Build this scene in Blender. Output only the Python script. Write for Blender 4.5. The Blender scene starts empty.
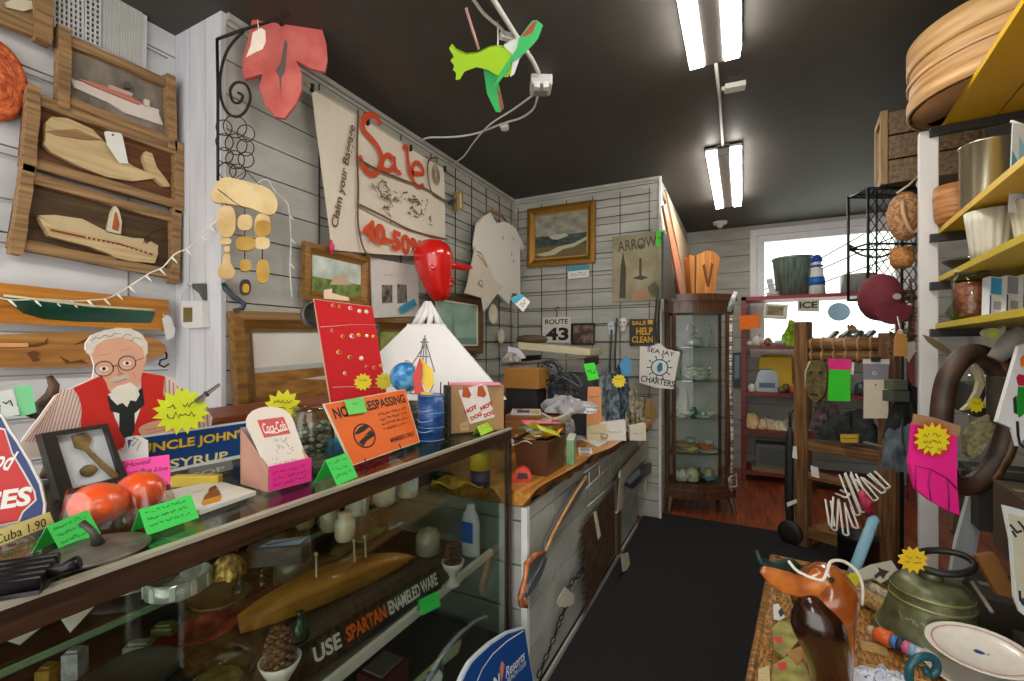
import bpy, bmesh, math, random
from math import sin, cos, pi, radians as R, sqrt
from mathutils import Matrix, Vector
V = Vector
rnd = random.Random(7)
SC = bpy.context.scene
COL = SC.collection
# ---------------------------------------------------------------- camera
F, CX, HOR, H = 455.0, 512.0, 348.0, 1.40
YAW = math.atan(230 / F)
CS, SN = cos(YAW), sin(YAW)
cam = bpy.data.cameras.new('camera'); cam.sensor_width = 36; cam.lens = F / 1024 * 36
cam.shift_y = (HOR - 340.5) / 1024; cam.clip_start = .02
co = bpy.data.objects.new('camera', cam); COL.objects.link(co)
co.location = (0, 0, H); co.rotation_euler = (pi / 2, 0, YAW); SC.camera = co
EYE = V((0, 0, H))
def ray(px, py):
    a, b = (px - CX) / F, (HOR - py) / F
    return V((a * CS - SN, a * SN + CS, b))
def atX(px, py, X): d = ray(px, py); return EYE + d * (X / d.x)
def atY(px, py, Y): d = ray(px, py); return EYE + d * (Y / d.y)
def atZ(px, py, Z): d = ray(px, py); return EYE + d * ((Z - H) / d.z)
def atD(px, py, D): return EYE + ray(px, py) * D
def dep(p): return -p.x * SN + p.y * CS
# ---------------------------------------------------------------- materials
def lin(h):
    h = h.lstrip('#'); o = []
    for i in (0, 2, 4):
        c = int(h[i:i+2], 16) / 255
        o.append(c / 12.92 if c <= .04045 else ((c + .055) / 1.055) ** 2.4)
    return (*o, 1)
_mc = {}
def nodes(name):
    m = bpy.data.materials.new(name); m.use_nodes = True
    return m, m.node_tree, m.node_tree.nodes['Principled BSDF']
def C(h, r=.55, m=0, n=.12, s=25, b=0, e=0, coat=0, tr=0):
    k = (h, r, m, n, s, b, e, coat, tr)
    if k in _mc: return _mc[k]
    mt, nt, p = nodes('paint_' + h.strip('#')); c = lin(h)
    p.inputs['Roughness'].default_value = r; p.inputs['Metallic'].default_value = m
    p.inputs['Base Color'].default_value = c
    if coat: p.inputs['Coat Weight'].default_value = coat
    if tr: p.inputs['Transmission Weight'].default_value = tr
    if n or b:
        tc = nt.nodes.new('ShaderNodeTexCoord'); no = nt.nodes.new('ShaderNodeTexNoise')
        no.inputs['Scale'].default_value = s; no.inputs['Detail'].default_value = 4
        nt.links.new(tc.outputs['Object'], no.inputs['Vector'])
        if n:
            mx = nt.nodes.new('ShaderNodeMix'); mx.data_type = 'RGBA'
            mx.inputs[6].default_value = tuple(x * (1 - n) for x in c[:3]) + (1,)
            mx.inputs[7].default_value = tuple(min(1, x * (1 + n)) for x in c[:3]) + (1,)
            nt.links.new(no.outputs[0], mx.inputs[0]); nt.links.new(mx.outputs[2], p.inputs['Base Color'])
        if b:
            bu = nt.nodes.new('ShaderNodeBump'); bu.inputs['Strength'].default_value = b; bu.inputs['Distance'].default_value = .01
            nt.links.new(no.outputs[0], bu.inputs['Height']); nt.links.new(bu.outputs[0], p.inputs['Normal'])
    if e:
        p.inputs['Emission Color'].default_value = c; p.inputs['Emission Strength'].default_value = e
    _mc[k] = mt; return mt
def MIX(h1, h2, s=(10, 10, 10), r=.55, b=.2, lo=.35, hi=.65, m=0, coat=0, det=6, dist=0, h3=None):
    """two (or three) colours blended by noise stretched by s: wood grain, wicker, stone, painted scenes"""
    k = ('mix', h1, h2, s, r, b, lo, hi, m, coat, det, dist, h3)
    if k in _mc: return _mc[k]
    mt, nt, p = nodes('blend_' + h1.strip('#'))
    p.inputs['Roughness'].default_value = r; p.inputs['Metallic'].default_value = m
    if coat: p.inputs['Coat Weight'].default_value = coat; p.inputs['Coat Roughness'].default_value = .15
    tc = nt.nodes.new('ShaderNodeTexCoord'); mp = nt.nodes.new('ShaderNodeMapping'); mp.inputs['Scale'].default_value = s
    no = nt.nodes.new('ShaderNodeTexNoise'); no.inputs['Scale'].default_value = 1; no.inputs['Detail'].default_value = det
    no.inputs['Distortion'].default_value = dist
    cr = nt.nodes.new('ShaderNodeValToRGB'); e = cr.color_ramp.elements
    e[0].position = lo; e[0].color = lin(h1); e[1].position = hi; e[1].color = lin(h2)
    if h3: q = cr.color_ramp.elements.new((lo + hi) / 2); q.color = lin(h3)
    L = nt.links.new
    L(tc.outputs['Object'], mp.inputs[0]); L(mp.outputs[0], no.inputs['Vector']); L(no.outputs[0], cr.inputs[0]); L(cr.outputs[0], p.inputs['Base Color'])
    if b:
        bu = nt.nodes.new('ShaderNodeBump'); bu.inputs['Strength'].default_value = b; bu.inputs['Distance'].default_value = .01
        L(no.outputs[0], bu.inputs['Height']); L(bu.outputs[0], p.inputs['Normal'])
    _mc[k] = mt; return mt
def WOOD(d, l, ax=0, f=8, st=9, r=.5, b=.25, coat=0):
    s = [f * st] * 3; s[ax] = f / 2
    return MIX(d, l, tuple(s), r, b, .32, .68, 0, coat)
def glass(name, tint, gl=.12, rough=.02):
    if name in _mc: return _mc[name]
    m, nt, p = nodes(name); nt.nodes.remove(p); o = nt.nodes['Material Output']
    t = nt.nodes.new('ShaderNodeBsdfTransparent'); t.inputs[0].default_value = lin(tint)
    g = nt.nodes.new('ShaderNodeBsdfGlossy'); g.inputs['Roughness'].default_value = rough
    lw = nt.nodes.new('ShaderNodeLayerWeight'); lw.inputs[0].default_value = .25
    mu = nt.nodes.new('ShaderNodeMath'); mu.operation = 'MULTIPLY_ADD'; mu.inputs[1].default_value = .34; mu.inputs[2].default_value = gl * .3
    mx = nt.nodes.new('ShaderNodeMixShader'); L = nt.links.new
    L(lw.outputs['Fresnel'], mu.inputs[0]); L(mu.outputs[0], mx.inputs[0]); L(t.outputs[0], mx.inputs[1]); L(g.outputs[0], mx.inputs[2]); L(mx.outputs[0], o.inputs[0])
    _mc[name] = m; return m
GL = glass('clear_glass', '#f3f8f4'); GLC = glass('thick_glass', '#d5e2d8', .5); WRAP = glass('plastic_wrap', '#fbf6f4', .25, .15)
# ---------------------------------------------------------------- mesh builder
_tc = {}
def textmesh(s, bold=0, shear=0, sp=1):
    k = (s, bold, shear, sp)
    if k in _tc: return _tc[k]
    cu = bpy.data.curves.new('t', 'FONT'); cu.body = s; cu.offset = bold; cu.shear = shear; cu.space_character = sp; cu.resolution_u = 3
    o = bpy.data.objects.new('t', cu); COL.objects.link(o)
    me = bpy.data.meshes.new_from_object(o.evaluated_get(bpy.context.evaluated_depsgraph_get()))
    vs = [v.co.copy() for v in me.vertices]; fs = [tuple(p.vertices) for p in me.polygons]
    bpy.data.objects.remove(o); bpy.data.curves.remove(cu); bpy.data.meshes.remove(me)
    _tc[k] = (vs, fs); return _tc[k]
def rs(r, t):
    q = t*(len(r)-1); i = min(int(q), len(r)-2); f = q-i; a, b = r[i], r[i+1]
    if isinstance(a, tuple) or isinstance(b, tuple):
        a = a if isinstance(a, tuple) else (a, a); b = b if isinstance(b, tuple) else (b, b); return (a[0]+(b[0]-a[0])*f, a[1]+(b[1]-a[1])*f)
    return a+(b-a)*f
class MB:
    def __init__(s): s.v = []; s.f = []; s.m = []; s.sm = []; s.mats = []; s.T = None
    def add(s, vs, fs, mat, smooth=False):
        if mat not in s.mats: s.mats.append(mat)
        i = s.mats.index(mat); o = len(s.v)
        for v in vs: s.v.append(s.T @ V(v) if s.T else V(v))
        for f in fs: s.f.append(tuple(o + k for k in f)); s.m.append(i); s.sm.append(smooth)
        return s
    def box(s, x0, x1, y0, y1, z0, z1, mat):
        vs = [(x, y, z) for x in (x0, x1) for y in (y0, y1) for z in (z0, z1)]
        return s.add(vs, [(0,1,3,2),(4,6,7,5),(0,4,5,1),(2,3,7,6),(0,2,6,4),(1,5,7,3)], mat)
    def bx(s, c, d, mat, rz=0):
        o = s.T; M = Matrix.Translation(c) @ Matrix.Rotation(rz, 4, 'Z'); s.T = o @ M if o else M
        s.box(-d[0]/2, d[0]/2, -d[1]/2, d[1]/2, -d[2]/2, d[2]/2, mat); s.T = o; return s
    def prism(s, pts, z0, z1, mat, side=None):
        n = len(pts)
        a = sum(pts[i][0]*pts[(i+1)%n][1] - pts[(i+1)%n][0]*pts[i][1] for i in range(n))
        if a < 0: pts = pts[::-1]
        vs = [(p[0], p[1], z0) for p in pts] + [(p[0], p[1], z1) for p in pts]
        s.add(vs, [tuple(range(n, 2*n)), tuple(range(n-1, -1, -1))], mat)
        return s.add(vs, [(i, (i+1) % n, n + (i+1) % n, n + i) for i in range(n)], side or mat)
    def flat(s, pts, z, mat):
        n = len(pts); a = sum(pts[i][0]*pts[(i+1)%n][1] - pts[(i+1)%n][0]*pts[i][1] for i in range(n))
        if a < 0: pts = pts[::-1]
        return s.add([(p[0], p[1], z) for p in pts], [tuple(range(n))], mat)
    def lathe(s, prof, mat, seg=24, c=(0, 0, 0), sx=1, sy=1):
        vs = []; fs = []; n = len(prof)
        for r, z in prof:
            for k in range(seg):
                a = 2*pi*k/seg; vs.append((c[0] + r*cos(a)*sx, c[1] + r*sin(a)*sy, c[2] + z))
        for i in range(n-1):
            for k in range(seg):
                k2 = (k+1) % seg; fs.append((i*seg+k, i*seg+k2, (i+1)*seg+k2, (i+1)*seg+k))
        if prof[0][0] > 1e-6: fs.append(tuple(range(seg-1, -1, -1)))
        if prof[-1][0] > 1e-6 and prof[-1] != prof[0]: fs.append(tuple((n-1)*seg+k for k in range(seg)))
        return s.add(vs, fs, mat, True)
    def tube(s, pts, r, mat, seg=8, closed=False, cap=True, flatz=1):
        """swept tube; r a number or one per point (each a number or (ra, rb))"""
        pts = [V(p) for p in pts]; n = len(pts); vs = []; fs = []; up = None
        for i, p in enumerate(pts):
            a = pts[(i-1) % n] if closed or i else p; b = pts[(i+1) % n] if closed or i < n-1 else p
            t = (b - a).normalized() if (b - a).length > 1e-9 else V((0, 0, 1))
            if up is None: up = V((0, 0, 1)) if abs(t.z) < .9 else V((0, 1, 0))
            x = t.cross(up)
            if x.length < 1e-4: x = t.orthogonal()
            x.normalize(); up = x.cross(t).normalized()
            rr = r if not isinstance(r, list) else rs(r, i/max(1, n-1))
            ra, rb = rr if isinstance(rr, (list, tuple)) else (rr, rr * flatz)
            for k in range(seg): q = 2*pi*k/seg; vs.append(p + x*(ra*cos(q)) + up*(rb*sin(q)))
        for i in range(n if closed else n-1):
            j = (i+1) % n
            for k in range(seg): k2 = (k+1) % seg; fs.append((i*seg+k, i*seg+k2, j*seg+k2, j*seg+k))
        if cap and not closed: fs += [tuple(range(seg-1, -1, -1)), tuple((n-1)*seg+k for k in range(seg))]
        return s.add(vs, fs, mat, True)
    def ball(s, c, r, mat, seg=16, z0=-1, z1=1):
        r = r if isinstance(r, (tuple, list)) else (r, r, r); h = seg // 2
        pr = []
        for i in range(h + 1):
            a = math.asin(z0) + (math.asin(z1) - math.asin(z0)) * i / h; pr.append((max(cos(a), 0), sin(a)))
        vs = []; fs = []
        for q, z in pr:
            for k in range(seg): a = 2*pi*k/seg; vs.append((c[0]+r[0]*q*cos(a), c[1]+r[1]*q*sin(a), c[2]+r[2]*z))
        for i in range(h):
            for k in range(seg): k2 = (k+1) % seg; fs.append((i*seg+k, i*seg+k2, (i+1)*seg+k2, (i+1)*seg+k))
        return s.add(vs, fs, mat, True)
    def disc(s, cx, cy, z, rx, ry, mat, n=24, a0=0):
        return s.flat([(cx + rx*cos(2*pi*k/n+a0), cy + ry*sin(2*pi*k/n+a0)) for k in range(n)], z, mat)
    def ring(s, cx, cy, z, r0, r1, mat, n=28, asp=1):
        vs = [(cx + r*cos(2*pi*k/n)*asp, cy + r*sin(2*pi*k/n), z) for r in (r0, r1) for k in range(n)]
        return s.add(vs, [(k, n+k, n+(k+1) % n, (k+1) % n) for k in range(n)], mat)
    def line(s, pts, w, z, mat):
        P = []
        for p in pts:
            p = V((p[0], p[1]))
            if not P or (p - P[-1]).length > 1e-6: P.append(p)
        n = len(P)
        if n < 2: return s
        s.k = getattr(s, 'k', 0) + 1; z += (s.k % 60) * 6e-6; vs = []
        for i, p in enumerate(P):
            a = (p - P[i-1]).normalized() if i else None; b = (P[i+1] - p).normalized() if i < n-1 else None
            if a is None: a = b
            if b is None: b = a
            t = a + b
            if t.length < .3: t = a
            t.normalize(); nn = V((-t.y, t.x)); k = w/2/max(.6, nn.dot(V((-a.y, a.x))))
            vs += [(*(p - nn*k), z), (*(p + nn*k), z)]
        return s.add(vs, [(2*i, 2*i+2, 2*i+3, 2*i+1) for i in range(n-1)], mat)
    def text(s, t, cx, cy, w, h, z, mat, rot=0, bold=0, shear=0, sp=1, slope=0):
        vs, fs = textmesh(t, bold, shear, sp)
        if not vs: return s
        x0 = min(v.x for v in vs); x1 = max(v.x for v in vs); y0 = min(v.y for v in vs); y1 = max(v.y for v in vs)
        c, q = cos(rot), sin(rot); o = []
        for v in vs:
            x = ((v.x-x0)/(x1-x0) - .5)*w; y = ((v.y-y0)/(y1-y0) - .5)*h + slope*x
            o.append((cx + x*c - y*q, cy + x*q + y*c, z))
        return s.add(o, fs, mat)
    def scrib(s, x0, x1, y, h, mat, z=.0012, w=None, seed=1, slope=0):
        """a line of hand-writing too small to read"""
        g = random.Random(seed); x = x0; pts = []; w = w or h*.13
        while x < x1:
            if g.random() < .16 and len(pts) > 3: s.line(pts, w, z, mat); pts = []; x += h*.45
            pts.append((x, y + slope*(x-x0) + g.uniform(-.5, .5)*h)); x += h*g.uniform(.12, .38)
        if len(pts) > 1: s.line(pts, w, z, mat)
        return s
    def sheet(s, fn, nu, nv, mat, smooth=True, th=0):
        vs = [fn(i/nu, j/nv) for j in range(nv+1) for i in range(nu+1)]
        fs = [(j*(nu+1)+i, j*(nu+1)+i+1, (j+1)*(nu+1)+i+1, (j+1)*(nu+1)+i) for j in range(nv) for i in range(nu)]
        return s.add(vs, fs, mat, smooth)
    def mesh(s, name):
        me = bpy.data.meshes.new(name); me.from_pydata([tuple(v) for v in s.v], [], s.f)
        for m in s.mats: me.materials.append(m)
        me.polygons.foreach_set('material_index', s.m); me.polygons.foreach_set('use_smooth', s.sm); me.update()
        return me
    def part(s, name, parent, label=None, bev=0, solid=0, sub=0, kind=None):
        o = bpy.data.objects.new(name, s.mesh(name)); COL.objects.link(o); o.parent = parent
        if label: o['label'] = label
        if kind: o['kind'] = kind
        mods(o, bev, solid, sub); return o
    def thing(s, name, label, cat, fr=None, group=None, bev=0, solid=0, sub=0, kind=None):
        o = bpy.data.objects.new(name, s.mesh(name)); COL.objects.link(o)
        if fr is not None: o.matrix_world = fr.M if isinstance(fr, Fr) else fr
        tag(o, label, cat, group, kind); mods(o, bev, solid, sub); return o
    def struct(s, name, bev=0):
        o = bpy.data.objects.new(name, s.mesh(name)); COL.objects.link(o); o['kind'] = 'structure'; mods(o, bev, 0, 0); return o
def mods(o, bev, solid, sub):
    if solid: m = o.modifiers.new('thickness', 'SOLIDIFY'); m.thickness = solid; m.offset = 0
    if sub: m = o.modifiers.new('smooth', 'SUBSURF'); m.levels = m.render_levels = sub
    if bev: m = o.modifiers.new('bevel', 'BEVEL'); m.width = bev; m.segments = 2; m.limit_method = 'ANGLE'
def tag(o, label, cat, group=None, kind=None):
    o['label'] = label; o['category'] = cat
    if group: o['group'] = group
    if kind: o['kind'] = kind
def empty(name, label, cat, fr, group=None):
    o = bpy.data.objects.new(name, None); COL.objects.link(o); o.empty_display_size = .05
    o.matrix_world = fr.M if isinstance(fr, Fr) else fr
    tag(o, label, cat, group); return o
def dup(o, M, label, group=None):
    c = o.copy(); COL.objects.link(c); c.matrix_world = M.M if isinstance(M, Fr) else M
    c['label'] = label
    if group: c['group'] = group
    for k in o.children:
        d = k.copy(); COL.objects.link(d); d.parent = c
        for g in k.children: e = g.copy(); COL.objects.link(e); e.parent = d
    return c
class Fr:
    """a plane in the room: origin, u right, v up, n towards the viewer; uv() puts a sight line on it"""
    def __init__(s, o, face=0, tilt=0, roll=0):
        a, t = R(face), R(tilt); n0 = V((sin(a), -cos(a), 0)); z = V((0, 0, 1))
        s.u = V((cos(a), sin(a), 0)); s.n = n0*cos(t) + z*sin(t); s.v = z*cos(t) - n0*sin(t)
        if roll: q = R(roll); s.u, s.v = s.u*cos(q) + s.v*sin(q), s.v*cos(q) - s.u*sin(q)
        s.o = V(o); s._m()
    def _m(s):
        s.M = Matrix(((s.u.x, s.v.x, s.n.x, s.o.x), (s.u.y, s.v.y, s.n.y, s.o.y), (s.u.z, s.v.z, s.n.z, s.o.z), (0, 0, 0, 1)))
    def uv(s, px, py, z=0):
        d = ray(px, py); o = s.o + s.n*z; k = (o - EYE).dot(s.n) / d.dot(s.n); p = EYE + d*k - o
        return (p.dot(s.u), p.dot(s.v))
    def L(s, pts, z=0): return [s.uv(x, y, z) for x, y in pts]
    def P(s, x, y, z=0): return s.o + s.u*x + s.v*y + s.n*z
def up(p, yaw=0): return Matrix.Translation(p) @ Matrix.Rotation(yaw, 4, 'Z')
def qm(q): # mean size of a traced quad tl,tr,br,bl
    w = ((V(q[1])-V(q[0])).length + (V(q[2])-V(q[3])).length)/2; h = ((V(q[3])-V(q[0])).length + (V(q[2])-V(q[1])).length)/2
    return w, h
def star(n, r0, r1, cx=0, cy=0, g=None):
    g = g or random.Random(3); return [(cx + (r1 if k % 2 else r0*(.9+.2*g.random()))*cos(pi*k/n), cy + (r1 if k % 2 else r0*(.9+.2*g.random()))*sin(pi*k/n)) for k in range(2*n)]
def spline(pts, n=6, closed=False):
    pts = [V(p) for p in pts]; m = len(pts); o = []
    g = lambda i: pts[i % m] if closed else pts[max(0, min(m-1, i))]
    for i in range(m if closed else m-1):
        a, b, c, d = g(i-1), g(i), g(i+1), g(i+2)
        for k in range(n):
            t = k/n; o.append(.5*((2*b) + (c-a)*t + (2*a-5*b+4*c-d)*t*t + (3*b-a-3*c+d)*t**3))
    if not closed: o.append(pts[-1])
    return o
BLK = C('#161616', .5); WHT = C('#e9e7e2', .6, n=.04); INK = C('#1c1a1a', .7, n=0); IRON = C('#2c2a28', .5, .6)
def frame_pic(fr, name, label, cat, q, fw, wood, pic, th=.03, lip=None, group=None, parts=None):
    """picture frame from traced outer quad q (tl,tr,br,bl): four mitred rails and a recessed picture"""
    q = [V((p[0], p[1])) for p in fr.L(q)]
    w, h = qm(q); c = sum(q, V((0, 0)))/4
    f2 = Fr(fr.P(c.x, c.y), 0); f2.u, f2.v, f2.n, f2.o = fr.u, fr.v, fr.n, fr.P(c.x, c.y); f2._m()
    ang = math.atan2(q[1].y-q[0].y, q[1].x-q[0].x); f2.u, f2.v = f2.u*cos(ang)+f2.v*sin(ang), f2.v*cos(ang)-f2.u*sin(ang); f2._m()
    e = empty(name, label, cat, f2, group); a = (w/2, h/2); b = (w/2-fw, h/2-fw)
    m = MB(); O = [(-a[0], a[1]), (a[0], a[1]), (a[0], -a[1]), (-a[0], -a[1])]; I = [(-b[0], b[1]), (b[0], b[1]), (b[0], -b[1]), (-b[0], -b[1])]
    mid = [((o[0]+i[0])/2, (o[1]+i[1])/2) for o, i in zip(O, I)]
    for k in range(4):
        j = (k+1) % 4
        vs = [(*O[k], 0), (*O[j], 0), (*O[k], th), (*O[j], th), (*mid[k], th*1.15), (*mid[j], th*1.15), (*I[k], th*.6), (*I[j], th*.6), (*I[k], 0), (*I[j], 0)]
        m.add(vs, [(0,1,3,2), (2,3,5,4), (4,5,7,6), (6,7,9,8)], wood)
    m.part('frame', e)
    if lip:
        m = MB(); g = .012
        for x0, x1, y0, y1 in ((-b[0], b[0], b[1]-g, b[1]), (-b[0], b[0], -b[1], -b[1]+g), (-b[0], -b[0]+g, -b[1], b[1]), (b[0]-g, b[0], -b[1], b[1])): m.box(x0, x1, y0, y1, .002, th*.62, lip)
        m.part('liner', e)
    m = MB(); m.box(-b[0], b[0], -b[1], b[1], 0, th*.3, pic); 
    if parts: parts(m, b[0], b[1], th*.3 + .0008, f2)
    m.part('picture', e); return e, f2, b

def standq(bl, br, z, tilt=10, dz=0):
    """upright plane whose foot runs between two pixels on the level z"""
    a, b = atZ(*bl, z), atZ(*br, z); d = b - a; f = Fr(a, math.degrees(math.atan2(d.y, d.x)), tilt); return f
# ================================================================ the room
ZCE = 2.80; XL, XN, YB, YP, XR, YF, XRR = -1.93, -2.27, 3.86, 1.14, -.60, 5.90, 1.95
board = MIX('#a5a49b', '#b8b7af', (3, 3, 14), .6, .15); boardw = MIX('#cfcfd0', '#dfdfe2', (3, 3, 14), .6, .15)
gap = C('#3a3a38', .9)
def boards(name, p0, p1, z0, z1, bh, mat, nrm, th=.014, skip=None):
    """tongue and groove boards laid on a dark backing"""
    m = MB(); d = (V(p1)-V(p0)); Lh = d.length; d.normalize(); n = V(nrm)
    M = Matrix(((d.x, 0, n.x, p0[0]), (d.y, 0, n.y, p0[1]), (0, 1, 0, 0), (0, 0, 0, 1))); m.T = M
    holes = [skip] if skip else []
    def pane(x0, x1, y0, y1, za, zb, mt):
        for hx0, hx1, hy0, hy1 in holes:
            if y1 <= hy0 or y0 >= hy1: break
            if hx0 > x0: m.box(x0, hx0, y0, y1, za, zb, mt)
            if x1 > hx1: m.box(hx1, x1, y0, y1, za, zb, mt)
            if y0 < hy0: m.box(hx0, hx1, y0, hy0, za, zb, mt)
            if y1 > hy1: m.box(hx0, hx1, hy1, y1, za, zb, mt)
            return
        m.box(x0, x1, y0, y1, za, zb, mt)
    pane(0, Lh, z0, z1, -.10, -th, gap)
    z = z0
    while z < z1 - .01:
        pane(0, Lh, z + .003, min(z + bh - .003, z1), -th, 0, mat); z += bh
    return m.struct(name)
boards('wall_left_near', (XN, -1.6), (XN, YP), 0, ZCE, .30, boardw, (1, 0, 0))
m = MB()
for k in range(3): m.box(XN + .001 + k*.115, XN + .112 + k*.115, YP, YP+.02, 0, ZCE, MIX('#c4c6cb', '#d6d7db', (14, 14, 2), .6, .15))
m.box(XN-.1, XL-.015, YP+.02, YP+.3, 0, ZCE, gap)
m.struct('wall_pilaster')
boards('wall_left', (XL, YP+.02), (XL, YB+.1), 0, ZCE, .145, board, (1, 0, 0))
boards('wall_back', (XL, YB), (XR-.005, YB), 0, ZCE, .145, board, (0, -1, 0))
boards('wall_return', (XR, YB+.001), (XR, YF+.1), 0, ZCE, .19, board, (1, 0, 0))
# far wall with window hole
wq = [atY(757, 236, YF), atY(905, 212, YF), atY(905, 352, YF)]
wx0, wx1, wz1, wz0 = wq[0].x, wq[1].x, wq[0].z, 1.36
boards('wall_far', (XR, YF), (XRR, YF), 0, ZCE, .19, board, (0, -1, 0), skip=(wx0-XR, wx1-XR, wz0, wz1))
boards('wall_right', (XRR, -1.6), (XRR, YF), 0, ZCE, .19, board, (-1, 0, 0))
m = MB(); m.box(XN-.1, XRR+.1, -1.6, YF+.1, -.08, 0, MIX('#5d2813', '#a5512a', (26, 2.2, 4), .35, .2, coat=.25)); m.struct('floor')
m = MB(); m.box(XN-.1, XRR+.1, -1.6, YF+.1, ZCE, ZCE+.08, C('#413d38', .6, n=.25, s=9, b=.1)); m.struct('ceiling')
# window_1: frame, pane
m = MB(); fw = .075; wf = C('#e6e6ea', .4)
for a in ((wx0-.07, wx1+.07, wz1, wz1+.07), (wx0-.07, wx1+.07, wz0-.07, wz0), (wx0-.07, wx0, wz0, wz1), (wx1, wx1+.07, wz0, wz1)): m.box(a[0], a[1], YF-.025, YF, a[2], a[3], wf)
for a in ((wx0, wx1, wz1-fw, wz1), (wx0, wx1, wz0, wz0+fw), (wx0, wx0+fw, wz0+fw, wz1-fw), (wx1-fw, wx1, wz0+fw, wz1-fw)): m.box(a[0], a[1], YF+.005, YF+.06, a[2], a[3], wf)
w = m.struct('window_1', bev=.004)
g = MB(); g.box(wx0+fw, wx1-fw, YF+.03, YF+.036, wz0+fw, wz1-fw, GL); g.part('pane', w)
# power lines outside
m = MB()
for (a, b) in (((752, 297), (880, 225)), ((752, 300), (880, 243)), ((752, 308), (880, 262))):
    p = atY(*a, 9.0); q = atY(*b, 9.0); d = (q-p); m.tube([p - d*1.0, p, q, q + d*1.5], .012, C('#55575c', .8), 6)
m.thing('power_line', 'thin dark overhead wires seen through the far window above the red shelf', 'power line')
# trim strips
m = MB(); m.box(XL, XL+.02, YP+.02, YB, ZCE-.025, ZCE, board); m.struct('trim_1')
m = MB(); m.box(XL+.02, XR, YB-.02, YB, ZCE-.025, ZCE, board); m.struct('trim_2')
m = MB(); m.box(XR-.004, XR+.014, YB-.012, YB+.01, 0, ZCE, C('#deddd9', .5)); m.struct('trim_3')
# black carpet runner
mq = [atZ(545, 690, 0), atZ(654, 513, 0), atZ(790, 551, 0)]
m = MB(); m.box(-.73, .62, -1.5, mq[1].y, .0005, .012, MIX('#020202', '#242322', (90, 90, 90), .95, .8, .35, .8, det=3)); m.thing('carpet_runner', 'black speckled carpet runner laid along the aisle beside the long counter', 'carpet')
# ---------------------------------------------------------------- wire grid panels
def grid_panel(fr, u0, u1, v0, v1, label, sx=.075, sy=.15, mat=None, r=.0025):
    mat = mat or C('#35352f', .5, .3); m = MB(); x = u0
    while x <= u1 + .001: m.box(x-r, x+r, v0, v1, .012, .012+2*r, mat); x += sx
    y = v0
    while y <= v1 + .001: m.box(u0, u1, y-r, y+r, .012+2*r, .012+4*r, mat); y += sy
    return m.thing('wire_grid_panel', label, 'grid panel', fr)
WLN, WL, WB = Fr((XN, 0, 0), 90), Fr((XL, 0, 0), 90), Fr((0, YB, 0), 0)
grid_panel(WL, 1.62, 2.55, 1.0, 2.74, 'thin dark wire grid on the left wall behind the cloth sale banner', .31, .152)
grid_panel(WL, 2.62, 3.80, 1.0, 2.74, 'thin dark wire grid on the left wall behind the hanging white shirt', .23, .152)
grid_panel(WB, -1.88, -.66, 1.0, 2.72, 'thin dark wire grid on the back wall behind the gold framed seascape', .24, .152)
grid_panel(WLN, -.3, 1.1, 1.0, 2.72, 'thin pale wire grid on the near left wall behind the rustic frames', .42, .152, C('#8c8c8a', .5, .3))
# ---------------------------------------------------------------- ceiling lamps
tube_em = C('#fffaf0', .5, n=0, e=20)
lampx = -.115
def lamp(y0, y1, label):
    e = empty('ceiling_light', label, 'ceiling light', up((lampx, (y0+y1)/2, ZCE)), 'strip lights along the aisle'); L = (y1-y0)/2
    m = MB(); m.box(-.04, .04, -L, L, -.075, 0, C('#8d8a86', .4)); m.box(-.115, .115, -L, L, -.03, -.012, C('#cfcdc8', .4)); m.part('housing', e, bev=.003)
    for s in (-1, 1):
        m = MB(); m.prism([(s*.045, -.08), (s*.105, -.08), (s*.112, -.03), (s*.045, -.03)], -L+.01, L-.01, tube_em)
        m.v = [V((v.x, v.z, v.y)) for v in m.v]; m.part('diffuser', e, 'glowing white diffuser')
    return e
lamp(1.02, 2.32, 'white twin strip light nearest the viewer at the top edge of the view')
lamp(3.44, 4.74, 'white twin strip light farther down the aisle above the red shelf')
lamp(-1.4, -.1, 'unseen white twin strip light added behind the viewer')  # out of view; added to carry the row on and light the near end
m = MB(); p = [(lampx, 2.33, ZCE-.012), (lampx+.004, 2.8, ZCE-.01), (lampx-.003, 3.44, ZCE-.012)]
m.tube(p, .008, C('#d5d2cb', .5)); m.thing('power_conduit', 'white cable running along the ceiling between the two strip lights', 'cable')
q = atZ(735, 87, ZCE-.02)
m = MB(); m.bx((0, 0, 0), (.10, .06, .028), C('#d8d6d0', .5)); m.bx((-.055, 0, .002), (.02, .02, .02), C('#d8d6d0', .5)); m.thing('junction_box', 'small white box on the ceiling beside the cable between strip lights', 'junction box', up(q, .1), bev=.004)
q = atZ(720, 222, ZCE)
e = empty('smoke_detector', 'round white fitting on the dark ceiling above the curio cabinet', 'ceiling fitting', up(q))
m = MB(); m.lathe([(.0, -.055), (.03, -.055), (.035, -.03), (.07, -.025), (.075, 0)], C('#dad9d6', .4), 24); m.part('body', e)
m = MB(); m.lathe([(0, -.075), (.014, -.073), (.018, -.055)], C('#b9b8b4', .4), 12); m.part('sensor', e)
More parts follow.
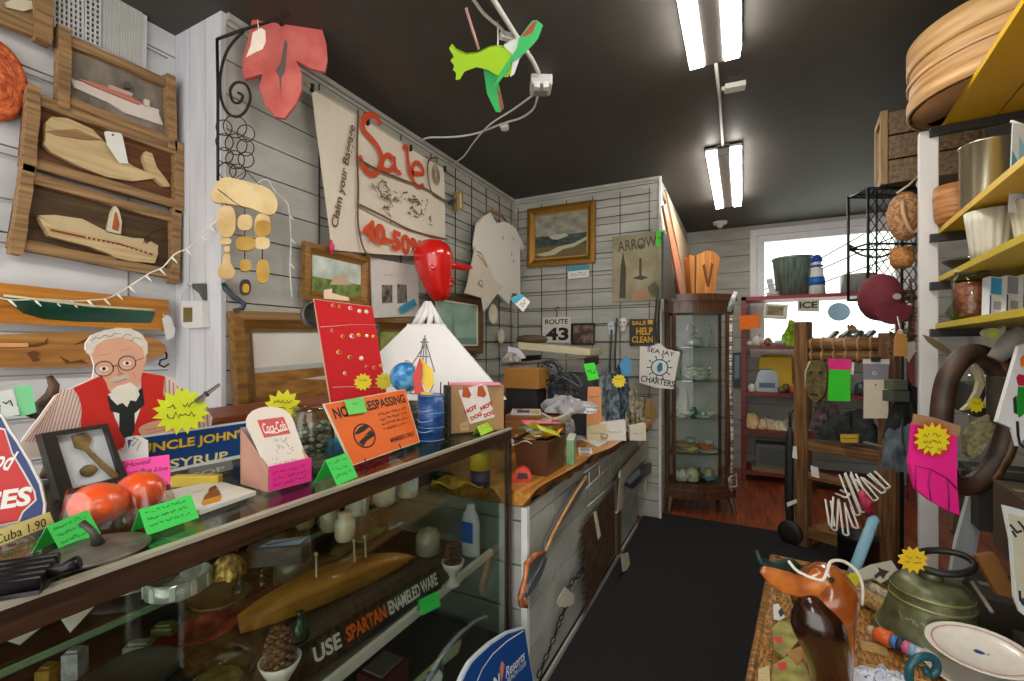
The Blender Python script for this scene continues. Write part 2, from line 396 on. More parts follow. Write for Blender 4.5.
# ---------------------------------------------------------------- glass display case
CXF, CXB, CYE, CY0, ZC = -.78, -1.46, 1.54, -.55, 1.095
dw = WOOD('#24150a', '#432a17', 1, 8, 9, .35, .15, .3)
case = empty('display_case', 'long glass display case with dark wood rails in the left foreground', 'display case', Matrix())
m = MB()
m.box(CXF-.024, CXF, CY0, CYE, ZC-.045, ZC-.004, dw); m.box(CXB, CXB+.03, CY0, CYE, ZC-.045, ZC-.004, dw); m.box(CXB+.03, CXF-.024, CYE-.024, CYE, ZC-.045, ZC-.004, dw); m.part('top_rail', case, bev=.003)
m = MB(); m.box(CXF-.012, CXF+.003, CY0, CYE, ZC-.004, ZC+.003, C('#b9b4a0', .35, .3)); m.part('edge_strip', case, 'pale metal edge strip')
for x, y in ((CXF-.02, CYE-.02), (CXB+.0, CYE-.02)):
    m = MB(); m.box(x, x+.02, y, y+.02, .30, ZC-.045, dw); m.part('post', case)
m = MB(); m.box(CXB, CXF, CY0, CYE, .0, .30, dw); m.part('base', case)
m = MB(); m.box(CXB+.002, CXF-.012, CY0, CYE-.002, ZC-.004, ZC+.002, GL); m.part('top_glass', case)
m = MB(); m.box(CXF-.010, CXF-.006, CY0, CYE-.02, .30, ZC-.045, GL); m.part('front_glass', case)
m = MB(); m.box(CXB+.02, CXF-.02, CYE-.010, CYE-.006, .30, ZC-.045, GL); m.part('end_glass', case)
m = MB(); m.box(CXB, CXB+.01, CY0, CYE-.02, .30, ZC-.045, WOOD('#2b2018', '#4a382a', 1)); m.part('back_panel', case)
m = MB(); m.box(CXB+.011, -1.02, CY0, CYE-.03, .895, .902, glass('shelf_glass', '#9fb8a4', .6)); m.part('glass_shelf', case)
m = MB(); m.box(-1.022, -1.016, CY0, CYE-.03, .893, .903, C('#5d7a5d', .2)); m.part('shelf_edge', case)
m = MB(); m.box(CXB+.011, -.86, CY0, CYE-.03, .620, .630, WOOD('#3a322c', '#5d5046', 1)); m.part('lower_shelf', case)
m = MB(); m.box(-.86, -.845, CY0, CYE-.03, .612, .636, C('#ddd6cc', .4)); m.part('shelf_edge', case)
m = MB()
for y in (.35, 1.05): m.box(CXB+.02, CXB+.05, y, y+.02, .30, .895, dw)
m.part('shelf_support', case)
# ---------------------------------------------------------------- long counter
KX, KY0, KY1, ZS = -.735, 1.575, 3.62, .85
cnt = empty('counter', 'long grey panelled counter beside the black carpet runner', 'counter', Matrix())
cpan = MIX('#9c9f98', '#b4b6b0', (4, 4, 9), .5, .15)
m = MB(); m.box(-1.42, KX-.012, KY0+.012, KY1, .0, ZS-.06, C('#3b3b37', .8))
z = .05
while z < ZS-.07:
    y = KY0+.02; k = 0
    zt = min(z+.168, ZS-.062)
    while y < KY1-.01: m.box(KX-.012, KX, y+.002, min(y+.252, KY1), z+.003, zt, cpan); y += .255
    m.box(-1.42, KX-.02, KY0, KY0+.012, z+.003, zt, cpan); z += .171
m.part('panelled_body', cnt)
m = MB(); m.box(KX-.02, KX+.006, KY0-.006, KY0+.02, 0, ZS-.06, C('#dfe0e2', .4)); m.part('corner_strip', cnt, 'white corner strip', bev=.002)
m = MB(); m.box(KX, KX+.012, KY0+.02, KY1, .0, .035, C('#b9b9b4', .4, .3)); m.part('baseboard', cnt)
# live edge slab
slab = MB(); pts = [atZ(x, y, ZS) for x, y in ((533, 494), (541, 486), (566, 472), (584, 462), (592, 455), (612, 447), (632, 434), (648, 427), (654, 421))]
ed = [V((p.x, p.y, 0)) for p in spline(pts, 5)]
ed = [V((-1.40, ed[0].y-.01, 0))] + ed + [V((ed[-1].x-.03, 3.62, 0)), V((-1.40, 3.62, 0))]
sw = WOOD('#9a5a1c', '#d79a45', 1, 6, 8, .35, .1, .3); bark = MIX('#3d2413', '#8a5a2e', (18, 18, 18), .8, .8)
n = len(ed); low = []
for i, p in enumerate(ed):
    q = p.copy()
    if 0 < i < n-2: q.x -= .035 + .012*sin(i*1.3)
    low.append(q)
vs = [(p.x, p.y, ZS) for p in ed] + [(p.x, p.y, ZS-.055) for p in low]
slab.add(vs, [tuple(range(n-1, -1, -1))], sw); slab.add(vs, [tuple(range(n, 2*n))], sw)
slab.add(vs, [(i, (i+1) % n, n+(i+1) % n, n+i) for i in range(1, n-3)], bark); slab.add(vs, [(i, (i+1) % n, n+(i+1) % n, n+i) for i in (0, n-3, n-2, n-1)], sw)
bm = slab.thing('counter_slab', 'honey coloured live edge wooden slab lying on the grey counter', 'worktop')
# low bench along the left wall, behind the case
m = MB(); m.box(XL+.001, -1.50, .66, 3.6, .93, .97, WOOD('#3a2a1c', '#5a4530', 1)); m.box(XL+.02, -1.54, .70, 3.58, 0, .93, C('#4a453d', .8)); m.thing('back_bench', 'low dark wooden bench along the left wall behind the counters', 'bench', bev=.004)
# ================================================================ near left wall
def Z(x0, y0, s, pts): return [(x0 + x/s, y0 + y/s) for x, y in pts]
def center(fr, pts, z=0):
    q = fr.L(pts, z); n = len(q); return sum(p[0] for p in q)/n, sum(p[1] for p in q)/n
def sub(fr, pts, z=0):
    """frame moved to the middle of the traced pixels, on the same plane"""
    c = center(fr, pts, z); f = Fr((0, 0, 0)); f.u, f.v, f.n = fr.u, fr.v, fr.n; f.o = fr.P(c[0], c[1], z); f._m(); return f
grey_drift = WOOD('#77593a', '#b08a5c', 0, 7, 9, .75, .6); rust_back = WOOD('#3b2a18', '#5e4526', 0, 6, 10, .7, .4); rust_red = WOOD('#55301a', '#7a4a28', 0, 6, 10, .7, .4)
def rustic(q, label, back, rail=.036, fr=WLN, z=.03, posts_out=True):
    f = sub(fr, q, z); Q = [V(p) for p in f.L(q)]; e = empty('rustic_frame', label, 'wall plaque', f, 'driftwood plaques on the near left wall')
    tl, tr, br, bl = Q
    m = MB(); m.prism([tl, tr, br, bl], 0, .008, back); m.part('backboard', e)
    def rail_(a, b, off, th, nm):
        d = (b-a).normalized(); nn = V((-d.y, d.x))*off; g = random.Random(nm); k = 7; up_ = []; lo = []
        for i in range(k+1):
            p = a + (b-a)*i/k; up_.append(p + V((0, 0)) + nn*g.uniform(-.06, .05)); lo.append(p + nn*g.uniform(.93, 1.1))
        m = MB(); m.prism(up_ + lo[::-1], .004, th, grey_drift); m.part('rail', e, bev=.004)
    rail_(tl, tr, -rail, .035, label+'a'); rail_(bl, br, rail, .035, label+'b')
    ex = .02 if posts_out else 0; u = V((0, ex))
    rail_(bl-u, tl+u, -rail*.9, .045, label+'c'); rail_(br-u, tr+u, rail*.9, .045, label+'d')
    return e, f
pale = WOOD('#b99a6a', '#d9c294', 0, 7, 8, .8, .4); cream = C('#d9cdb4', .8, b=.2)
# plaque with the white liner
e, f = rustic([(54, 33), (170, 84), (172, 148), (53, 104)], 'driftwood framed plaque with a white steamship below the wall vent', MIX('#6a655c', '#94897a', (14, 5, 5), .8, .2))
z1 = lambda p: f.L(Z(0, 0, 4.54, p), .01)
m = MB(); m.prism(z1([(303, 340), (330, 365), (400, 385), (620, 470), (715, 500), (715, 520), (735, 572), (560, 515), (490, 470), (330, 400)]), .008, .022, C('#dcd0c6', .8)); m.part('ship_hull', e, 'white ship hull')
m = MB(); m.prism(z1([(340, 362), (400, 375), (470, 398), (540, 420), (640, 475), (620, 480), (400, 392)]), .022, .03, C('#c07a66', .8)); m.prism(z1([(480, 390), (510, 400), (590, 430), (585, 445), (480, 408)]), .022, .034, C('#c9a595', .8))
for x, y in ((560, 375), (645, 455)): m.prism(z1([(x, y), (x+22, y+8), (x+20, y+35), (x-2, y+27)]), .015, .033, C('#5d5346', .8) if x < 600 else cream)
m.part('ship_deck', e, 'rusty pink deck')
# plaque with driftwood whale
e, f = rustic([(23, 92), (178, 150), (178, 211), (17, 166)], 'driftwood framed plaque with a carved whale, middle of three on the wall', rust_red)
z1 = lambda p: f.L(Z(0, 0, 4.54, p), .015)
m = MB(); m.prism(z1([(200, 560), (225, 535), (300, 540), (410, 590), (480, 660), (510, 690)]) + f.L(Z(0, 140, 4.255, [(560, 115), (620, 140), (600, 75), (610, 50), (640, 60), (660, 120), (700, 170), (718, 200), (690, 200), (650, 165), (560, 178), (450, 160), (330, 115), (210, 55), (178, 20), (185, 5)]), .015), .008, .03, pale)
m.part('whale', e, 'pale driftwood whale', bev=.005)
m = MB(); m.prism(z1([(200, 600), (330, 590), (450, 640), (380, 640), (250, 620)]), .03, .036, grey_drift); m.part('whale_fin', e, bev=.002)
f2 = sub(WLN, Z(0, 0, 4.54, [(475, 600), (550, 605), (570, 700), (500, 690)]), .075)
m = MB(); m.prism(f2.L(Z(0, 0, 4.54, [(472, 600), (485, 595), (548, 605), (556, 618)]) + Z(0, 140, 4.255, [(545, 100), (507, 98), (455, 20)])), 0, .0015, WHT); m.disc(*f2.uv(112.5, 135), .0022, .004, .004, INK, 10)
m.tube([(*f2.uv(112.5, 135), .002), (*f2.uv(112, 130), -.02)], .0012, WHT, 5)
m.thing('price_tag', 'blank white tag hanging over the carved driftwood whale', 'tag', f2)
# plaque with cabin ship
e, f = rustic([(18, 171), (176, 217), (174, 280), (5, 248)], 'driftwood framed plaque with a pale cabin ship, lowest of three', rust_back)
z2 = lambda p: f.L(Z(0, 140, 4.255, p), .018)
m = MB(); m.prism(z2([(155, 328), (225, 372), (375, 405), (480, 430), (600, 465), (665, 480), (650, 525), (490, 512), (460, 487), (375, 455), (200, 410)]), .008, .035, pale); m.part('ship_hull', e, bev=.004)
m = MB(); m.prism(z2([(158, 322), (230, 320), (345, 337), (440, 385), (450, 395), (560, 418), (605, 420), (620, 445), (635, 432), (668, 450), (665, 482), (480, 428), (240, 380)]), .008, .028, C('#cdb78f', .8, b=.3)); m.part('ship_cabin', e, bev=.003)
m = MB()
m.line(z2([(205, 385), (370, 420), (500, 445), (640, 490)]), .008, .0362, C('#8a3d1e', .8))
for k in range(14): c = z2([(360 + k*20, 417 + k*5)])[0]; m.disc(c[0], c[1], .0368, .003, .003, cream, 8)
m.part('porthole_stripe', e, 'red brown stripe of portholes')
m = MB(); m.prism(z2([(452, 390), (470, 310), (485, 280), (500, 300), (513, 350), (508, 402)]), .008, .03, cream); m.prism(z2([(470, 380), (482, 310), (490, 310), (502, 360), (495, 390)]), .03, .032, C('#b05a2a', .7)); m.part('funnel', e, 'white and rust funnel')
m = MB(); m.tube([(*p, .03) for p in z2([(605, 440), (615, 415), (650, 390), (690, 378)])], .0015, IRON, 5); m.part('wire_rigging', e)
# corner frame at the top left edge of the view
q = [(-70, -60), (42, 2), (46, 42), (-60, 20)]
e, f = rustic([(-62, -70), (50, -30), (47, 44), (-70, 2)], 'driftwood framed scene cut off at the top left corner', MIX('#6b5a3d', '#9c8a66', (9, 5, 5), .8, .2), .05)
m = MB(); m.prism(f.L([(5, 3), (14, -1), (33, 2), (36, 8), (22, 12), (6, 8)], .012), .008, .02, cream); m.part('carved_boat', e)
# vent unit
f = sub(WLN, [(53, 0), (145, 55)], .0); e = empty('wall_vent', 'white louvred air vent high on the near left wall', 'vent', f)
def vq(a, b, c, d, z0, z1_, mat): return MB().prism(f.L([a, b, c, d], z1_), z0, z1_, mat)
m = vq((52, -75), (148, -22), (146, 77), (56, 35), .0, .03, C('#dcdcdc', .4)); m.part('body', e, bev=.004)
dk = C('#33332f', .8)
for i, ((a, b, c, d), nx) in enumerate(((((54, -40), (82, -25), (82, 40), (54, 28)), 6), (((85, -22), (100, -15), (99, 47), (85, 41)), 3))):
    Q = [V(p) for p in f.L([a, b, c, d], .031)]; m = MB(); m.prism(Q, .03, .0312, dk)
    for k in range(13):
        t = k/12; p = Q[0].lerp(Q[3], t); q2 = Q[1].lerp(Q[2], t); m.prism([p + V((0, .0025)), q2 + V((0, .0025)), q2 - V((0, .0025)), p - V((0, .0025))], .031, .04, C('#d6d6d6', .4))
    for k in range(nx+1):
        t = k/nx; p = Q[0].lerp(Q[1], t); q2 = Q[3].lerp(Q[2], t); m.prism([p - V((.003, 0)), p + V((.003, 0)), q2 + V((.003, 0)), q2 - V((.003, 0))], .031, .038, C('#d6d6d6', .4))
    m.part('louvre_bank', e)
Q = [V(p) for p in f.L([(104, -30), (142, -10), (141, 66), (103, 48)], .034)]; m = MB(); m.prism(Q, .03, .033, C('#d9d9d7', .4))
for k in range(15): t = k/14; p = Q[0].lerp(Q[1], t); q2 = Q[3].lerp(Q[2], t); m.prism([p - V((.002, 0)), p + V((.002, 0)), q2 + V((.002, 0)), q2 - V((.002, 0))], .033, .037, C('#c7c7c4', .4))
m.part('filter_cover', e)
# coiled orange rope
f = sub(WLN, [(-6, 82)], .02); m = MB(); g = []
rx = f.uv(20, 82)[0]; ry = f.uv(-6, 44)[1]
for k in range(150): a = 2*pi*k/25; s_ = 1 - .13*k/25; g.append((rx*s_*cos(a), ry*s_*sin(a), .01 + .002*sin(k)))
m.tube(g, .018, MIX('#a8401a', '#e0763c', (60, 60, 60), .7, .6), 8); m.thing('rope_coil', 'orange rope coil hanging at the left edge beside driftwood plaques', 'rope', f)
# half hull plaques
ob = WOOD('#b06a18', '#d08a30', 0, 6, 8, .4, .1, .3)
z3 = lambda p: Z(0, 290, 4.54, p)
f = sub(WLN, [(60, 305)], .03); e = empty('half_hull_plaque', 'orange wooden plaque with a green half hull', 'wall plaque', f)
m = MB(); m.prism(f.L(z3([(-90, -40), (755, 50), (745, 185), (-90, 145)])), 0, .02, ob); m.part('board', e, bev=.003)
P0 = z3([(15, 25), (150, 45), (400, 75), (705, 92), (690, 150), (560, 148), (350, 143), (200, 130), (110, 105), (50, 62)])
m = MB(); Q = f.L(P0, .03); top = Q[:4]; bot = [Q[0]] + Q[9:3:-1]
def hull(a, t):
    def lerp(P, a): k = a*(len(P)-1); i = min(int(k), len(P)-2); return V(P[i]).lerp(V(P[i+1]), k-i)
    p = lerp(top, a).lerp(lerp(bot, a), t); b = .05*sin(pi*min(1, .08+a*.85))*cos(t*pi/2*.95)
    return (p.x, p.y, .02 + b)
m.sheet(hull, 24, 8, MIX('#0d3a2c', '#1c5a45', (5, 5, 5), .35, 0, coat=.3)); m.part('hull', e, 'dark green hull')
m = MB(); m.tube([hull(k/24, 0) for k in range(25)], .005, C('#d8cfa8', .5), 6); m.sheet(lambda a, t: (hull(a, 0)[0], hull(a, 0)[1], .02 + (hull(a, 0)[2]-.02)*t), 24, 1, C('#c9a46a', .5)); m.part('gunwale', e, 'cream gunwale')
f = sub(WLN, [(70, 348)], .03); e = empty('wooden_plaque', 'long brown rounded plaque carved with fish hanging under the green half hull', 'wall plaque', f)
m = MB(); m.prism(f.L(spline([(p[0], p[1], 0) for p in z3([(-60, 215), (0, 205), (200, 195), (420, 195), (600, 205), (700, 225), (745, 265), (700, 305), (560, 325), (380, 345), (200, 350), (0, 352), (-60, 350)])], 4)) if 0 else f.L([(p.x, p.y) for p in spline([(x, y, 0) for x, y in z3([(-60, 215), (0, 205), (200, 195), (420, 195), (600, 205), (700, 225), (745, 265), (700, 305), (560, 325), (380, 345), (200, 350), (0, 352), (-60, 350)])], 4)]), 0, .022, WOOD('#95602a', '#c08a46', 0, 6, 8, .45, .1, .2)); m.part('board', e, bev=.004)
fish = C('#6b3f18', .6)
for pts in ([(110, 250), (160, 245), (200, 235), (215, 218), (212, 245), (165, 258), (120, 260)], [(120, 285), (150, 275), (180, 285), (170, 300), (180, 320), (150, 328), (140, 310)], [(270, 300), (320, 325), (370, 315), (400, 335), (350, 330), (300, 335)], [(330, 250), (390, 220), (420, 215), (400, 235)]): m = MB(); m.prism(f.L(z3(pts), .022), .022, .025, fish); m.part('carved_fish', e, 'darker carved fish')
m = MB(); m.box(*sorted((f.uv(-20, 343)[0], f.uv(25, 345)[0])), f.uv(10, 347)[1], f.uv(10, 343)[1], .022, .028, C('#e8a870', .6)); m.part('name_plate', e, 'pale strip')
f = sub(WLN, [(169, 327)], .06); m = MB(); m.prism(f.L(z3([(735, 130), (755, 112), (775, 120), (795, 180), (790, 215), (755, 228), (745, 180)])), 0, .0015, WHT); m.tube([(*f.uv(165, 317), 0), (*f.uv(163, 308), -.03)], .0015, WHT, 5); m.thing('price_tag', 'white paper tag hanging at the right end of the half hull plaque', 'tag', f)
f = sub(WLN, [(163, 358)], .02); m = MB(); m.tube([(*f.uv(x, y), .02) for x, y in z3([(745, 290), (745, 310), (715, 320), (712, 340), (735, 350), (755, 335)])], .004, IRON, 8); m.tube([(*f.uv(*z3([(745, 290)])[0]), .02), (*f.uv(*z3([(748, 270)])[0]), -.01)], .004, IRON, 8); m.thing('coat_hook', 'small black iron hook on the wall beneath the carved fish plaque', 'hook', f)
# white switch on the pilaster
PW = Fr((0, YP, 0), 0); z4 = lambda p: Z(180, 280, 4.54, p)
f = sub(PW, [(191, 305)], .001); e = empty('dial_box', 'small white box with a dark window on the grey corner post', 'box', f)
m = MB(); m.prism(f.L(z4([(5, 95), (100, 95), (103, 215), (20, 218), (5, 200)]), .03), 0, .03, C('#d6d5d3', .5)); m.part('case', e, bev=.004)
m = MB(); m.prism(f.L(z4([(18, 125), (55, 125), (55, 190), (18, 192)]), .031), .03, .034, C('#6d6238', .4)); m.part('window', e, 'dark olive window')
m = MB(); m.tube([(*f.uv(*z4([(40, 95)])[0]), .03), (*f.uv(*z4([(45, 60)])[0]), .03), (*f.uv(*z4([(85, 20)])[0]), .03), (*f.uv(*z4([(95, 95)])[0]), .03)], .0035, C('#cfcfcf', .4), 6); m.prism(f.L(z4([(30, 20), (100, 15), (102, 90), (85, 60), (60, 40)]), .02), .001, .02, C('#55544c', .6)); m.part('bracket', e, 'dark bracket', bev=.002)
# string of lights
cord = C('#e4e2dd', .5); pts = []
for x, y in ((-6, 297), (15, 300), (40, 299), (58, 300), (75, 301), (92, 300), (108, 298), (120, 292)): pts.append(atX(x, y, XN+.09))
for x, y in ((133, 284), (150, 273), (163, 267), (175, 254), (190, 247), (205, 232), (216, 222)): pts.append(atX(x, y, XN+.20+.11*(x-133)/83))
for x, y in ((262, 180), (275, 192), (287, 203), (290, 220), (291, 245), (290, 270), (292, 297)): pts.append(atX(x, y, XL+.04))
o = pts[0].copy(); e = empty('string_lights', 'white string lights draped from the half hulls to the shell chime', 'string lights', Matrix.Translation(o))
P = [p - o for p in spline(pts, 4)]; m = MB(); m.tube(P, .0028, cord, 6); m.part('cord', e)
for i in range(3, len(P)-2, 4):
    d = V((.01, .012*(1 if i % 8 else -1), -.02 if i % 8 else .02)).normalized(); m = MB(); m.tube([P[i], P[i] + d*.012, P[i] + d*.03], [.004, .004, .002], C('#f4f1e6', .3), 6); m.part('bulb', e)
# ================================================================ column bracket, leaf, chime
BR = Fr((XL+.02, YP+.03, 0), 27) ; z5 = lambda p: Z(180, 0, 4.54, p)
f = sub(Fr(atX(218, 100, XL+.03), 40), [(218, 100)], 0)
e = empty('iron_bracket', 'scrolled black wrought iron sign bracket on the corner post', 'bracket', f)
b3 = lambda p, z=0: [(*f.uv(x, y), z) for x, y in z5(p)]
m = MB(); m.tube(b3([(168, 178), (172, 400), (172, 690), (172, 820)]), .006, IRON, 8); m.part('upright', e)
m = MB(); m.tube(b3([(168, 178), (270, 140), (400, 100), (500, 60), (630, 35)]), .006, IRON, 8); m.part('arm', e)
m = MB(); m.tube([tuple(p) for p in spline(b3([(290, 140), (220, 220), (185, 330), (185, 440), (215, 510), (260, 530), (300, 500), (320, 440), (300, 385), (255, 375), (228, 410), (240, 460), (270, 465), (285, 435), (262, 420)]), 5)], .0055, IRON, 8); m.part('scroll', e)
for cx, cy, r in ((200, 580, 22), (250, 575, 32), (300, 605, 24), (202, 645, 24), (255, 655, 30), (297, 670, 24), (205, 705, 22), (250, 725, 26), (300, 725, 22), (215, 775, 24), (262, 780, 22)):
    m = MB(); m.tube([(f.uv(*z5([(cx, cy)])[0])[0] + .00135*r*cos(a*pi/8), f.uv(*z5([(cx, cy)])[0])[1] + .00145*r*sin(a*pi/8), 0) for a in range(16)], .0022, IRON, 5, closed=True); m.part('grape_ring', e)
# leaf sign
lf = Fr(atX(288, 70, XL+.16), 40); f = sub(lf, [(288, 70)], 0); e = empty('leaf_sign', 'red wooden leaf sign hanging from the iron bracket near the ceiling', 'sign', f)
red = MIX('#c4574f', '#d9736a', (9, 9, 9), .6, .1)
L5 = lambda p, z=0: f.L(z5(p), z)
m = MB(); m.prism(L5([(330, 110), (350, 95), (405, 85), (440, 110), (465, 135), (490, 120), (520, 75), (560, 68), (620, 85), (622, 115), (650, 150), (665, 200), (672, 280), (660, 335), (600, 322), (530, 285), (555, 340), (555, 420), (530, 480), (480, 545), (440, 540), (395, 490), (365, 410), (380, 345), (300, 370), (290, 330), (292, 270), (310, 215), (325, 150)]), 0, .018, red); m.part('leaf', e, bev=.003)
m = MB(); m.prism(L5([(475, 180), (488, 195), (480, 300), (475, 330), (460, 350), (458, 440), (450, 350), (432, 320), (455, 290), (465, 240)], .019), .018, .0195, C('#6d5a55', .8)); m.part('vein', e, 'grey worn vein')
f2 = sub(Fr(atX(259, 40, XL+.24), 40), [(259, 42)], 0); m = MB(); m.prism(f2.L(z5([(330, 150), (370, 128), (388, 140), (390, 190), (375, 225), (350, 235), (300, 262), (322, 205)])), 0, .002, C('#efe0cf', .6)); m.tube([(*f2.uv(*z5([(358, 135)])[0]), .001), (*f2.uv(*z5([(352, 90)])[0]), .001)], .002, WHT, 5); m.thing('price_tag', 'white folded tag hanging over the red leaf sign', 'tag', f2)
# shell chime
f = sub(Fr(atX(243, 230, XL+.11), 60), [(243, 230)], 0); z6 = lambda p: Z(180, 140, 4.255, p)
e = empty('wood_slice_chime', 'hanging chime of pale wood slices under a longer slab', 'wind chime', f); ws = MIX('#c9a56a', '#e6cd9a', (9, 9, 30), .7, .2); wd = MIX('#a98236', '#c9a04a', (9, 9, 30), .7, .2)
def blobp(c, rx, ry, n=18, sq=2.6): return [(c[0] + rx*(abs(cos(2*pi*k/n))**(2/sq))*(1 if cos(2*pi*k/n) > 0 else -1), c[1] + ry*(abs(sin(2*pi*k/n))**(2/sq))*(1 if sin(2*pi*k/n) > 0 else -1)) for k in range(n)]
m = MB(); m.prism([(p.x, p.y) for p in spline([(*p, 0) for p in f.L(z6([(133, 230), (160, 185), (200, 165), (290, 185), (370, 210), (410, 260), (405, 310), (370, 322), (300, 295), (200, 275), (145, 268)]))], 4, True)], 0, .02, ws); m.part('top_slab', e, bev=.004)
m = MB(); m.tube([(*f.uv(*z6([(160, 215)])[0]), .021), (*f.uv(*z6([(230, 270)])[0]), .021), (*f.uv(*z6([(280, 300)])[0]), .021)], .0015, IRON, 5); m.part('wire', e)
m = MB(); m.tube([(*f.uv(*z6([(220, 180)])[0]), .01), (*f.uv(*z6([(280, 130)])[0]), .0), (*f.uv(*z6([(370, 230)])[0]), .01)], .0018, IRON, 5); m.part('hanger', e)
for cx, cy, rx, ry, mt in ((197, 348, 40, 68, ws), (192, 432, 26, 14, ws), (200, 465, 12, 14, ws), (276, 352, 32, 34, ws), (278, 442, 42, 30, wd), (278, 535, 24, 26, wd), (350, 365, 34, 50, ws), (352, 378, 34, 34, wd), (348, 440, 34, 26, ws), (352, 560, 28, 50, wd), (198, 520, 34, 0, ws)):
    m = MB()
    if ry: m.prism(f.L(z6(blobp((cx, cy), rx, ry)), .005), .0 if mt is ws else -.012, .012 if mt is ws else .016, mt)
    else: m.prism([(p.x, p.y) for p in spline([(*p, 0) for p in f.L(z6([(185, 490), (212, 488), (215, 525), (235, 560), (225, 585), (200, 592), (168, 585), (160, 555), (180, 525)]))], 3, True)], 0, .012, ws)
    m.part('wood_slice', e, bev=.002)
for pts in ([(197, 270), (197, 480)], [(275, 300), (275, 510)], [(350, 320), (350, 510)]): m = MB(); m.tube([(*f.uv(*p), .006) for p in z6(pts)], .0022, IRON, 5); m.part('cord', e)
# dark blue hook handle and the yellow tape
f = sub(Fr(atX(235, 298, XL+.05), 60), [(235, 298)], 0); m = MB(); m.tube([(*f.uv(*p), .01) for p in z4([(195, 15), (210, 45), (240, 75), (270, 95), (290, 110), (285, 130), (240, 135)])], [.008, .012, .010, .010, .012, .009, .004], C('#22303c', .4), 10); m.thing('pistol_handle', 'dark blue curved tool handle hanging under the wood chime', 'tool', f)
f = sub(Fr(atX(245, 287, XL+.05), 60), [(245, 287)], 0); e = empty('tape_measure', 'small round yellow and black tape case under the wood chime', 'tape measure', f); m = MB(); m.prism(f.L(z4(blobp((295, 35), 26, 36))), 0, .02, C('#2e2a20', .5)); m.part('case', e, bev=.003); m = MB(); m.prism(f.L(z4(blobp((298, 40), 15, 20))), .02, .024, C('#d9a520', .4)); m.part('badge', e, 'yellow badge')
# ================================================================ left wall hangings
# sale banner
SB = Fr((XL+.07, 0, 0), 90); f = sub(SB, [(380, 170)]); e = empty('sale_banner', 'cream cloth sale banner hanging high on the left wall', 'banner', f)
q = [V(p) for p in f.L([(311, 87), (444, 168), (447, 259), (330, 250)])]; cl = C('#e3d8c6', .85, n=.06, b=.1)
tl, tr, br, bl = q
def cloth(a, t):
    p = tl.lerp(tr, a).lerp(bl.lerp(br, a), 1-t) if 0 else tl.lerp(bl, t).lerp(tr.lerp(br, t), a); return (p.x, p.y, .012*sin(a*9+t*2)*t)
m = MB(); m.sheet(cloth, 24, 16, cl); z7 = lambda p: Z(180, 0, 4.54, p)
rd = C('#cf4a1f', .8); br_ = C('#6d5138', .85); zt = .016
# hand lettered "Sale"
def strokes(mm, segs, w, mat, z=zt):
    for s_ in segs: mm.line([(p.x, p.y) for p in spline([(*p, 0) for p in f.L(s_)], 5)], w, z, mat)
strokes(m, [[(378, 126), (374, 117), (366, 116), (361, 122), (362, 131), (369, 139), (376, 148), (380, 160), (377, 170), (370, 175), (362, 168), (357, 156)]], .036, rd)
za = lambda p: Z(380, 140, 4.54, p)
strokes(m, [za([(52, 100), (45, 80), (25, 70), (5, 90), (0, 120), (20, 140), (45, 135), (58, 110)]), za([(55, 75), (58, 120), (75, 150), (85, 148)]), za([(96, 44), (112, 33), (118, 100), (128, 160), (140, 165)]), za([(135, 150), (185, 155), (178, 118), (155, 105), (138, 130), (140, 180), (165, 215), (190, 205)])], .028, rd)
strokes(m, [[(356, 110), (355, 150), (356, 190), (356, 225), (363, 252), (375, 258)], [(357, 160), (375, 170), (400, 180), (425, 190), (446, 203)], [(357, 205), (380, 216), (410, 231), (445, 240)], za([(250, 85), (222, 85), (208, 115), (212, 190), (235, 250), (300, 280)])], .014, br_)
def ctext(s, a, b, h, mat, bold=.03, up_=1):
    A = V(f.uv(*a)); B = V(f.uv(*b)); d = B-A; m.text(s, (A.x+B.x)/2, (A.y+B.y)/2, d.length, h, zt, mat, math.atan2(d.y, d.x), bold)
ctext('40-50%', (361, 228), (420, 251), .125, rd, .05)
ctext('Claim your Baggage', (333, 228), (351, 126), .055, br_, .02)
g = random.Random(5)
for (x0, y0, x1, y1, n) in ((372, 182, 430, 212, 60), (381, 180, 389, 210, 18)):
    for k in range(n):
        t = g.random(); x = x0 + (x1-x0)*t; y = y0 + (y1-y0)*t + g.uniform(-7, 14); c = f.uv(x, y); m.line([c, (c[0]+g.uniform(-.05, .05), c[1]+g.uniform(-.03, .03))], .004 + .006*g.random(), zt, br_)
ctext_ = za([(245, 160)])[0]; c = f.uv(*ctext_)
for k in range(8): m.line([(c[0]+.045*cos(a/6*pi)*(1-k*.1), c[1]+.07*(1-k*.1)*sin(a/6*pi)) for a in range(13)], .003, zt, br_)
m.part('cloth', e)
m = MB(); m.tube([(tl.x-.03, tl.y, -.002), (tr.x+.06, tr.y, -.002)], .008, C('#b9ad98', .6), 8); m.part('top_rod', e)
for k in range(4): p = tl.lerp(tr, k/3); m = MB(); m.box(p.x-.006, p.x+.006, p.y-.025, p.y+.012, .0, .016, INK); m.part('clip', e, 'black clip')
f2 = sub(SB, [(331, 250)], .02); m = MB(); m.tube([(*f2.uv(331, 240), 0), (*f2.uv(331, 246), .004), (*f2.uv(332, 254), 0)], [.004, .014, .006], C('#e0326a', .6), 8); m.thing('pink_ribbon', 'small pink ribbon pinned at the lower left corner of the banner', 'ribbon', f2)
